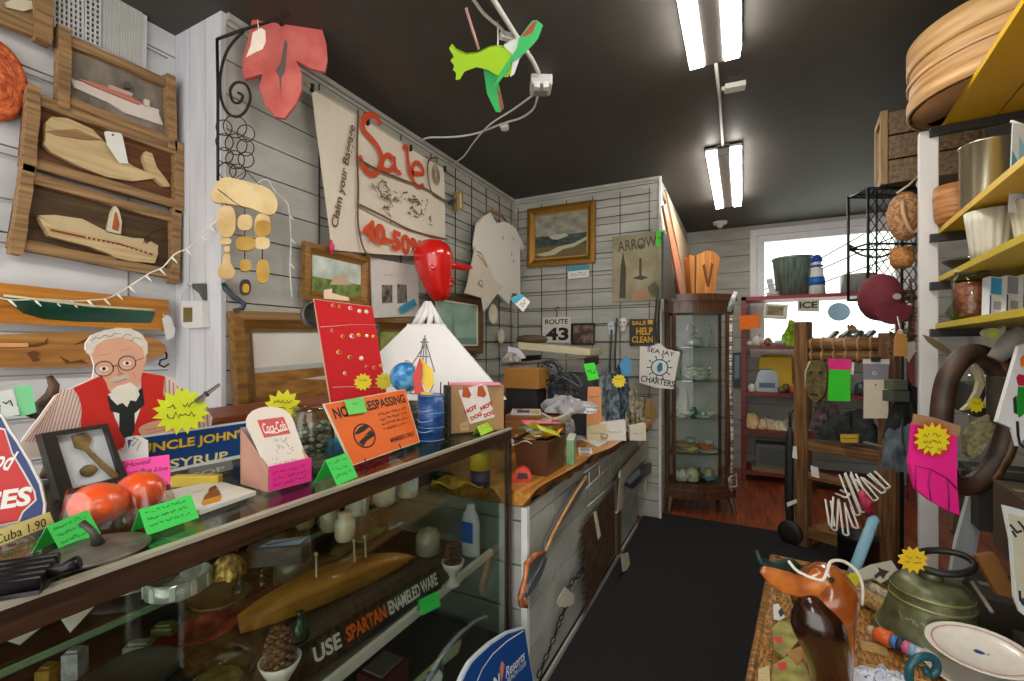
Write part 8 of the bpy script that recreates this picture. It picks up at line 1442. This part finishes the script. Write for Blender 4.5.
# pink bag with starburst
f = Fr(atD(933, 462, 1.50), 20); zq2 = lambda p: Z(860, 400, 5.68, p); e = empty('pink_cloth_bag', 'bright pink cloth bag hanging with a brown header card', 'bag', f); pk = C('#ee1f8e', .6, n=.06)
q = f.L(zq2([(300, 125), (540, 200), (540, 480), (555, 650), (490, 625), (390, 570), (310, 500), (275, 360)])); m = MB(); m.prism(q, -.008, .008, pk); m.part('bag', e, bev=.004)
m = MB(); 
for pts in ([(300, 370), (390, 390), (480, 440), (535, 500)], [(385, 400), (375, 470), (390, 565)], [(480, 440), (490, 520), (490, 620)], [(300, 380), (305, 500)]): m.tube([(*a, .009) for a in f.L(zq2(pts))], .0026, C('#a3125f', .6), 5)
m.part('stitched_folds', e, 'darker pink seams')
m = MB(); m.prism(f.L(zq2([(290, 75), (400, 95), (555, 145), (550, 185), (540, 205), (420, 165), (285, 132)])), .008, .012, C('#a37d58', .7)); m.part('header_card', e, 'brown header card')
starburst((932, 439), 1.46, 20, 17, 'yellow starburst with a red edge on the bright pink bag', C('#e3cf1a', .55), 14, 3)
fs = Fr(atD(932.5, 439.6, 1.465), 20); m = MB(); s = 1.465/F; m.prism(star(14, 15*s, 18.5*s, 0, 0, random.Random(932)), 0, .0008, C('#d8342c', .6)); m.thing('red_starburst', 'red starburst card showing behind the yellow starburst on the pink bag', 'price tag', fs)
# horse collar
f = Fr(atD(972, 420, 1.62), 22); s = 1.62/F; q = lambda x, y, z=0: ((x-972)*s, (420-y)*s, z); e = empty('horse_collar', 'old brown leather horse collar hanging at the right', 'horse collar', f); lt_ = MIX('#1f140e', '#4f382a', (14, 14, 14), .5, .4)
m = MB(); pth = spline([q(947, 470), q(943, 440), q(945, 400), q(951, 375), q(962, 359), q(975, 353), q(990, 362), q(1001, 385), q(1005, 415), q(1001, 445), q(990, 468), q(972, 485), q(955, 484)], 4, True); m.tube([tuple(v) for v in pth], [(9.5*s, 9*s)]*len(pth), lt_, 14, closed=True); m.part('padded_ring', e)
m = MB(); pth = [tuple(v) for v in spline([q(992, 358, .02), q(1003, 385, .022), q(1006, 420, .022), q(1000, 452, .02), q(985, 478, .018)], 5)]; m.tube(pth, 5*s, MIX('#3a2415', '#7a5030', (20, 20, 20), .4, .3), 10); m.part('hame', e, 'reddish brown wooden hame')
m = MB(); m.prism(f.L(zq2([(590, 200), (640, 130), (740, 80), (760, 120), (735, 200), (680, 290), (620, 330), (595, 300)])), -.01, .012, MIX('#6b6440', '#a39c70', (60, 60, 60), .8, .5)); m.part('lining', e, 'olive felt lining', bev=.006)
m = MB(); m.tube([q(998, 356, .0), q(1008, 352, .01), q(1010, 366, .01)], [8*s, 11*s, 7*s], lt_, 10); m.part('cap', e)
for pts, lb in (([(625, 370), (650, 365), (670, 440), (690, 480), (650, 570), (600, 620), (560, 625), (600, 590), (640, 520), (655, 460), (635, 410)], 'cream bone shaped hook inside the horse collar, left one'), ([(700, 430), (725, 420), (745, 480), (750, 570), (720, 620), (690, 600), (715, 540), (712, 480)], 'cream bone shaped hook inside the horse collar, right one')): m, f2 = traced('', '', '', zp(pts), C('#c9bc98', .5), 0, .014, fr=Fr(atD(975, 390, 1.66), 22)); m.thing('bone_hook', lb, 'hook', f2, 'bone hooks inside the collar', bev=.003)
starburst((976, 405), 1.6, 22, 8, 'small yellow starburst inside the horse collar', C('#dfd31c', .55), 10, 1)
m, f2 = traced('', '', '', zp([(645, 360), (690, 345), (712, 380), (660, 384)]), C('#d8854a', .5), 0, .01, fr=Fr(atD(980, 364, 1.68), 22)); m.thing('orange_card', 'small orange card at the top of the horse collar opening', 'card', f2)
# fish plate and grey pipe under the shelf
f = Fr(atD(990, 335, 1.55), 24); s = 1.55/F; e = empty('fish_ornament', 'pale yellow fish ornament hanging under the lowest yellow shelf', 'ornament', f); m = MB(); m.prism([(p_.x, p_.y) for p_ in spline([(-10*s, 2*s, 0), (-4*s, 7*s, 0), (4*s, 6*s, 0), (9*s, 9*s, 0), (8*s, 0, 0), (3*s, -5*s, 0), (-4*s, -5*s, 0)], 4, True)], 0, .02, C('#b9b78c', .5)); m.part('body', e, bev=.005); m = MB(); m.disc(-3*s, 1*s, .0205, 4*s, 3*s, C('#c9d22c', .5), 12); m.part('eye', e, 'lime eye')
m = MB(); p = atD(1003, 350, 1.52); m.tube([(.05, 0, .06), (.01, 0, .01), (-.02, 0, -.03)], [.035, .03, .022], C('#8f8d88', .5), 14); m.thing('grey_horn', 'grey flared horn under the lowest yellow shelf at the right', 'horn', up(p))
# right edge signs
f = Fr(atD(1010, 400, 1.35), 20, 4, -10); zq3 = zp; e = empty('white_board_sign', 'white leaning board with green and red figures at the right edge', 'sign', f); q = f.L(zp([(905, 260), (960, 240), (1000, 700), (900, 830), (870, 730), (780, 690)])); m = MB(); m.prism(q, -.012, 0, C('#d6d6d4', .5))
for pts, c_ in (([(885, 440), (900, 420), (935, 430), (930, 490), (895, 485)], '#b0223a'), ([(895, 490), (935, 495), (940, 640), (900, 670), (885, 620)], '#1f8a2c'), ([(905, 330), (935, 310), (940, 370), (910, 380)], '#e8742a'), ([(865, 560), (885, 540), (890, 650), (870, 640)], '#1a3a22')): m.k = getattr(m, 'k', 0)+1; m.flat(f.L(zp(pts)), .0008+.0003*m.k, C(c_, .5))
m.line(f.L(zq2([(890, 120), (895, 200), (905, 250), (930, 270)])), .008, .002, INK); m.part('board', e)
zs2 = lambda p: Z(860, 500, 6.19, p)
f = Fr(atD(1016, 555, 1.2), 20, 10, -6); e = empty('picture_card_sign', 'white standing card with dark ink drawing at the right edge', 'sign', f); m = MB(); m.prism(f.L(zs2([(885, 30), (1060, 75), (1080, 760), (990, 690), (955, 600), (945, 450), (930, 250)])), -.006, 0, C('#c5c9c6', .5)); m.flat(f.L(zs2([(912, 80), (1060, 120), (1060, 660), (1000, 640), (968, 560), (955, 430), (945, 260)])), .0006, C('#b9b49c', .6, n=.1))
for pts in ([(925, 150), (970, 200), (1000, 190)], [(975, 130), (1010, 170), (1030, 230)], [(940, 190), (965, 230)], [(985, 560), (990, 620), (1020, 650)]): m.line(f.L(zs2(pts)), .006, .0012, INK)
m.flat(f.L(zs2([(985, 610), (1040, 600), (1040, 660), (1000, 650)])), .001, C('#274a6a', .5)); m.part('panel', e)
# white plank leaning behind the bell, brown boards
for pts, c_, dd, lb in ((([(975, 474), (990, 470), (972, 580), (950, 580), (957, 540)]), '#aeb3b4', 1.72, 'grey white plank leaning behind the bronze bell'), (([(976, 556), (995, 553), (1012, 585), (1012, 598), (998, 595)]), '#8a5e30', 1.45, 'short brown board behind the white standing card'), (([(961, 470), (967, 470), (958, 540), (952, 530)]), '#5d4a34', 1.75, 'narrow brown stick beside the grey white plank')):
    f = sub(Fr(atD(975, 520, dd), 22), pts); m = MB(); m.prism(f.L(pts), -.014, 0, WOOD(c_, c_, 1)); m.thing('plank', lb, 'plank', f, bev=.002)
m = MB(); A, B = atD(972, 582, 1.5), atD(992, 612, 1.38); m.tube([V((0, 0, 0)), (B-A)*.5, B-A], .006, C('#7d7a70', .5), 6); m.thing('metal_rod', 'thin grey rod lying right of the bronze bell', 'rod', Matrix.Translation(A))
# ================================================================ ceiling: bird, conduit, wall odds
zz = lambda p: Z(380, 0, 4.54, p)
bf = Fr(atZ(500, 62, 2.58), 27, -42); f = bf; e = empty('wooden_bird', 'bright green and lime wooden bird hanging under the dark ceiling', 'hanging bird', f)
lm = C('#a4d024', .4, n=.05); gg = C('#3fb866', .4, n=.05); rr2 = C('#a4453c', .5)
def cap_(pts): return [(p.x, p.y) for p in spline([(*a, 0) for a in f.L(zz(pts))], 3, True)]
m = MB(); m.prism(f.L(zz([(325, 202), (345, 225), (390, 245), (440, 240), (500, 212), (545, 208), (600, 225), (612, 260), (608, 310), (580, 345), (545, 345), (490, 312), (440, 300), (385, 320), (365, 355), (345, 358), (348, 325), (332, 312), (340, 295), (322, 270), (338, 255), (315, 215)])), -.02, .02, lm); m.part('body', e, bev=.01)
m = MB(); m.prism(f.L(zz([(560, 205), (600, 178), (625, 170), (640, 200), (650, 240), (632, 265), (610, 330), (590, 345), (600, 300), (600, 240)])), -.016, .024, C('#d8dcd6', .5)); m.part('neck', e, 'white neck patch', bev=.006)
m = MB(); m.prism(f.L(zz([(632, 165), (690, 90), (712, 88), (738, 110), (715, 170), (690, 200), (650, 240), (600, 270), (575, 320), (515, 400), (520, 370), (555, 310), (590, 260), (620, 215)])), .02, .034, gg); m.flat(f.L(zz([(640, 160), (695, 92), (712, 92), (690, 145), (655, 160)])), .0346, rr2); m.part('upper_wing', e, 'green wing with a red edge', bev=.002)
m = MB(); m.prism(f.L(zz([(468, 318), (500, 318), (530, 345), (545, 420), (562, 495), (545, 515), (525, 512), (485, 430), (478, 380)])), -.03, -.016, gg); m.flat(f.L(zz([(530, 400), (545, 425), (562, 495), (548, 510)])), -.0155, rr2); m.part('lower_wing', e, 'green wing with a red edge', bev=.002)
A, B = f.uv(*zz([(448, 225)])[0]), f.uv(*zz([(388, 38)])[0]); m = MB(); m.tube([(*A, 0), (*B, -.02)], .006, C('#b98a84', .5), 8); m.part('rod', e, 'pinkish rod')
m = MB()
q = f.M.inverted() @ atZ(*zz([(535, 95)])[0], ZCE-.01); m.tube([(*f.uv(*zz([(535, 210)])[0]), 0), tuple(q)], .0025, C('#d8d8d4', .5), 6); m.part('hanging_wire', e)
wc2 = C('#d4d2cd', .45); zc_ = ZCE-.018
def wire(pxs, r, name, label, cat='cable', z=zc_): P_ = [atZ(*p, z) for p in zz(pxs)]; o = P_[0]; m = MB(); m.tube([p-o for p in (spline(P_, 5) if len(P_) > 2 else P_)], r, wc2, 8); return m.thing(name, label, cat, Matrix.Translation(o))
wire([(480, -60), (560, 70), (620, 165), (690, 270), (720, 330)], .011, 'conduit', 'white conduit pipe on the ceiling running behind the green bird', 'conduit')
wire([(400, -40), (470, 60), (545, 125), (565, 150)], .007, 'electric_cable', 'white cable on the ceiling left of the conduit pipe above the bird')
p = atZ(*zz([(570, 165)])[0], ZCE-.016); m = MB(); m.bx((0, 0, 0), (.05, .03, .028), wc2); m.bx((.03, 0, 0), (.014, .018, .016), wc2); m.thing('cable_connector', 'small white cable connector above the green bird', 'connector', up(p, .9), bev=.003)
p = atZ(*zz([(730, 385)])[0], ZCE-.028); e = empty('outlet_box', 'white outlet box with plugged cables on the ceiling right of the bird', 'outlet', up(p, .5)); m = MB(); m.bx((0, 0, 0), (.11, .11, .055), C('#cfd0d0', .5)); m.part('box', e, bev=.006)
for x, y in ((-.025, -.05), (.02, -.05)): m = MB(); m.bx((x, y, -.035), (.03, .035, .03), C('#e3e2df', .5)); m.part('plug', e, bev=.004)
m = MB(); m.bx((0, .02, -.032), (.07, .05, .008), C('#8c8f96', .4)); m.part('cover', e, 'grey cover plate')
P_ = [atZ(*p, ZCE-.012) for p in zz([(715, 440), (695, 495), (640, 535), (560, 560), (440, 605), (330, 622), (220, 625), (190, 640)])]; o = P_[0]; m = MB(); m.tube([p-o for p in spline(P_, 5)], .0065, wc2, 8); m.thing('electric_cable', 'lower white cable looping from the outlet box to the left wall', 'cable', Matrix.Translation(o))
P_ = [atZ(*p, ZCE-.024) for p in zz([(690, 435), (600, 500), (500, 565), (430, 640), (380, 710), (330, 745)])]; o = P_[0]; m = MB(); m.tube([p-o for p in spline(P_, 5)], .0055, wc2, 8); m.thing('electric_cable', 'thin white cable crossing below the looping cable near the wall top', 'cable', Matrix.Translation(o))
p = atZ(*zz([(565, 575)])[0], ZCE-.02); m = MB(); m.bx((0, 0, 0), (.05, .045, .03), wc2); m.bx((.0, .0, -.02), (.03, .03, .01), C('#b9b7b0', .5)); m.thing('cable_adapter', 'small white adapter block on the looping ceiling cable', 'adapter', up(p, .3), bev=.003)
# wooden crate on the bench behind the standee
ob2 = WOOD('#8a4f22', '#c58a4c', 1, 6, 8, .5, .2); e = empty('plank_tray', 'long orange brown plank tray behind the soda box and the standee', 'tray', Matrix.Translation((-1.66, .74, .9705)))
for x in (-.13, .115): m = MB(); m.box(x, x+.015, 0, 1.0, 0, .185, ob2); m.part('side_board', e, bev=.002)
for y in (0, .985): m = MB(); m.box(-.115, .115, y, y+.015, 0, .185, ob2); m.part('end_board', e)
m = MB(); m.box(-.115, .115, .015, .985, 0, .012, ob2); m.part('bottom', e)
m = MB(); m.box(-.14, .14, -.004, 1.01, .185, .202, WOOD('#6b3018', '#a3552c', 1, 6, 8, .5, .2)); m.part('lid', e, 'reddish lid')
# dark carved driftwood and cards behind the standee
f = Fr(atX(55, 405, -1.44), 80); f.o.z = ZT; f._m(); s = .95/F; q = lambda x, y, z=0: (f.uv(x, y)[0], f.uv(x, y)[1], z); dwd = MIX('#2c1a10', '#5d3c26', (30, 30, 30), .5, .3)
e = empty('driftwood_carving', 'dark brown driftwood carving standing left of the standee', 'carving', f); b0 = f.uv(56, 440)
m = MB(); m.tube([(b0[0], 0.002, 0), (b0[0], .03, 0), q(46, 420), q(40, 405), q(52, 395), q(54, 385), q(49, 376)], [.03, .022, .014, .012, .013, .010, .006], dwd, 10); m.part('trunk', e)
m = MB(); m.tube([q(30, 418), q(45, 405), q(56, 398), q(62, 404)], [.004, .01, .012, .004], dwd, 8); m.part('branch', e)
m = MB(); m.tube([q(10, 414), q(25, 412), q(40, 416), q(50, 425)], [.005, .008, .01, .012], dwd, 8); m.part('branch', e)
f1_ = Fr(atX(15, 402, -1.42), 80); card('green_card', f1_, z3([(60, 440), (140, 430), (165, 555), (95, 575)]), C('#7fd69a', .6), 'pale green card behind the left edge sign', 'card', lines=0); card('white_card', f1_, z3([(-5, 460), (55, 450), (90, 565), (10, 580)]), C('#d5dad8', .6), 'white card left of the pale green card', 'card', z=.004, lines=1)
# spare glassware and parcels on the glass shelf
for i, (x, y, kd, r, cl, lb) in enumerate(((-1.2, 1.05, 'jar', .04, '#8c8560', 'olive jar at the back of the glass shelf behind the mugs'), (-1.3, .9, 'vase', .05, '#6d6a58', 'grey green vase at the back of the glass shelf'), (-1.15, .82, 'cup', .04, '#b5ac8c', 'tan cup behind the black clamshell box'), (-1.25, .66, 'bowl', .07, '#5a5038', 'brown bowl at the back of the glass shelf'), (-1.12, 1.3, 'jar', .04, '#a9a38a', 'pale lidded jar beside the yellow cloth'), (-1.3, 1.25, 'bottle', .035, '#4a4a2c', 'dark olive bottle behind the yellow cloth'), (-1.15, .5, 'plate', .09, '#7c776a', 'grey plate at the left of the glass shelf'))): lt(kd, kd + '_piece', lb, kd, V((x, y, ZU)), r, C(cl, .25, coat=.3))
for i, (x, y, kd, r, cl, lb) in enumerate(((-1.36, .8, 'bowl', .08, '#7d6a4a', 'brown bowl behind the golden boat model'), (-1.3, 1.0, 'jar', .06, '#6a6f5c', 'grey jar behind the golden boat model'), (-1.36, 1.36, 'vase', .06, '#84513a', 'rust vase at the back of the lower shelf'), (-1.2, .52, 'bowl', .09, '#4d5a52', 'slate bowl at the back left of the lower shelf'), (-1.05, 1.38, 'jar', .045, '#b5ad94', 'cream jar at the far end of the lower shelf'))): lt(kd, kd + '_piece', lb, kd, V((x, y, ZL)), r, C(cl, .3, coat=.3))

# ================================================================ more of the clutter on the slab
def bxt(name, label, cat, px, py, w, d, h, c1, c2, yaw=20, z=ZS+.0008):
    p = atZ(px, py, z); m = MB(); m.bx((0, 0, h/2), (w, d, h), C(c1, .55, n=.1)); m.bx((0, 0, h+.001), (w*.7, d*.7, .002), C(c2, .55)); m.bx((0, -d/2-.0008, h*.5), (w*.6, .0016, h*.5), C(c2, .55)); return m.thing(name, label, cat, up(p, R(yaw)), bev=.002)
bxt('receipt_pad', 'white receipt pad nearest the green carton on the slab', 'pad', 585, 452, .07, .10, .012, '#d5d2cc', '#8f8c96')
bxt('brown_base_box', 'low brown box carrying a cream card box at the far slab end', 'box', 640, 428, .14, .10, .035, '#7a4a24', '#a87a44')
bxt('blue_notebook', 'slim blue notebook under the spread white papers', 'notebook', 612, 437, .12, .09, .01, '#4a5578', '#c9c7d2', 35)
bxt('black_tray', 'black letter tray behind the spread white papers', 'tray', 592, 418, .24, .16, .03, '#1f1d20', '#3a363a', 15)
bxt('red_stapler', 'small dark red stapler on the black letter tray', 'stapler', 583, 421, .09, .03, .05, '#5a1f22', '#a33a3a', 30)
for i, (px, py, r, h, c_, nm, lb) in enumerate(((561, 428, .035, .10, '#8f8f92', 'pen_cup', 'grey cup of pens behind the green carton'), (632, 412, .03, .07, '#c9bfa2', 'string_spool', 'cream spool of string at the far slab end'), (603, 410, .04, .09, '#6f6a58', 'olive_pot', 'olive pot behind the white packet'))):
    p = atZ(px, py+8, ZS+.0008); e = empty(nm, lb, nm.split('_')[-1], up(p)); m = MB(); m.lathe([(r*.9, 0), (r, .005), (r, h), (r*.88, h), (r*.85, .01), (0, .01)], C(c_, .45, n=.15), 18); m.part('body', e)
    if i == 0:
        for k in range(6): a = k*1.05; m = MB(); m.tube([(r*.5*cos(a), r*.5*sin(a), .02), (r*1.0*cos(a), r*1.0*sin(a), h+.05+.01*(k % 3))], .0035, C(['#22304a', '#b8302a', '#d8c42a', '#1c1c1c', '#2c7a4a', '#cfcfcf'][k], .4), 6); m.part('pen', e)
    else: m = MB(); m.lathe([(r*1.02, h*.4), (r*1.06, h*.5), (r*1.02, h*.6)], C('#8d8468', .5), 18); m.part('band', e)
g = random.Random(44)
names = ['white', 'ivory', 'buff', 'pale blue', 'cream', 'light grey', 'manila', 'pale pink']
cl_ = ['#dedbd6', '#d8d0ba', '#c4ae84', '#b5c3cf', '#d9ceb0', '#b9b9ba', '#c9a868', '#d3b5b5']
pos = [(600, 430, 'nearest the slab front edge'), (618, 423, 'beside the cream card box'), (572, 440, 'next to the green carton'), (590, 412, 'on the far letter tray side'), (548, 436, 'behind the brown bin'), (626, 430, 'at the slab edge past the notebook'), (608, 416, 'in front of the olive pot'), (578, 428, 'before the grey pen cup')]
for i, (px, py, wh) in enumerate(pos):
    p = atZ(px, py, ZS+.012+.004*i); w_, d_ = g.uniform(.07, .11), g.uniform(.10, .15); m = MB(); m.sheet(lambda a, t: ((a-.5)*w_, (t-.5)*d_, .010*sin(a*4+i)*t), 8, 6, C(cl_[i], .65, n=.06)); 
    for k in range(4): m.scrib(-w_*.35, w_*.35, d_*(.3-.18*k), .008, INK, .0125, .0012, i*5+k)
    m.thing('loose_sheet', names[i] + ' loose sheet ' + wh, 'paper', up(p, g.uniform(-.6, .9)), 'loose sheets on the slab', solid=.0006)
# tangle of wires, bottles and goods under the corner shelf board
e = empty('wire_tangle', 'tangle of black wires between the tan carton and the green card', 'wires', up(atD(556, 378, 2.8))); 
for j in range(6):
    pts = [V((g.uniform(-.14, .16), g.uniform(-.05, .05), g.uniform(-.09, .13))) for _ in range(5)]; m = MB(); m.tube(spline(pts, 5), .005, C(['#1b1c1e', '#2c3236', '#55585c'][j % 3], .5), 6); m.part('wire', e)
for i, (px, dp, sx, h_, c1, c2, lb) in enumerate(((558, 2.8, .10, .2, '#8d8f90', '#c5c5c2', 'pale grey plastic bundle behind the letter tray'), (580, 2.98, .09, .30, '#33383c', '#6c7478', 'dark grey bundle left of the orange carton'), (606, 3.0, .09, .32, '#39464f', '#8a969c', 'slate grey bundle right of the orange carton'), (620, 3.05, .09, .37, '#232a30', '#4f6573', 'dark teal bundle below the blue pouch'), (634, 3.0, .06, .24, '#55503f', '#a39a80', 'olive grey bundle at the far slab end under the charter sign'), (598, 2.85, .07, .10, '#a59a7c', '#d5ccb2', 'cream paper bundle in front of the orange carton'))):
    p = atD(px, 400, dp); crumple('goods_bundle', lb, 'bundle', up(V((p.x, p.y, ZS+.001))), sx, .07, h_, MIX(c1, c2, (30, 30, 30), .5, .5, .4, .6), 80+i, 14)
for i, (px, dp, kd, r, c_, lb) in enumerate(((572, 2.5, 'bottle', .022, '#6f93b4', 'pale blue bottle beside the pen cup'), (616, 2.8, 'cup', .026, '#3f6d9a', 'blue cup in front of the dark teal bundle'), (632, 2.85, 'jar', .026, '#b9b39c', 'cream jar at the far end of the slab'), (604, 2.7, 'cup', .026, '#b9a988', 'tan cup on the spread papers'))): p = atD(px, 400, dp); lt(kd, kd + '_vessel', lb, kd, V((p.x, p.y, ZS+.012)), r, C(c_, .25, coat=.4))
# more goods on the upper red shelves
for i, (px, k, dz, kd, r, c_, lb) in enumerate(((750, 1, .08, 'cup', .04, '#e3ddd2', 'white cup at the left front of the red unit first shelf'), (775, 1, .06, 'bowl', .06, '#d3dcd6', 'pale green bowl at the front of the first shelf'), (786, 1, .32, 'bottle', .045, '#c9d6d2', 'clear bottle behind the lime green ornament'), (800, 1, .07, 'jar', .04, '#ded2bc', 'cream jar left of the rack post top'), (760, 1, .33, 'bottle', .05, '#b8c4bb', 'pale bottle at the back left of the first shelf'), (752, 2, .07, 'jar', .04, '#d9d4c8', 'white jar at the left front of the second shelf'), (782, 2, .05, 'cup', .045, '#6b5138', 'brown mug at the front of the second shelf'), (746, 3, .3, 'vase', .06, '#5a6068', 'slate vase at the back left of the third shelf'), (790, 3, .3, 'bottle', .05, '#77705a', 'olive bottle at the back of the third shelf'))): jumble(px, k, dz, kd, r, c_, kd + '_ware', lb, kd)
# ================================================================ light
w = bpy.data.worlds.new('world'); SC.world = w; w.use_nodes = True
bg = w.node_tree.nodes['Background']; bg.inputs[0].default_value = (1, .975, .94, 1); bg.inputs[1].default_value = 2.0
SC.view_settings.view_transform = 'Standard'; SC.view_settings.look = 'None'; SC.view_settings.gamma = 1; SC.view_settings.use_curve_mapping = False
SC.view_settings.exposure = 0.55
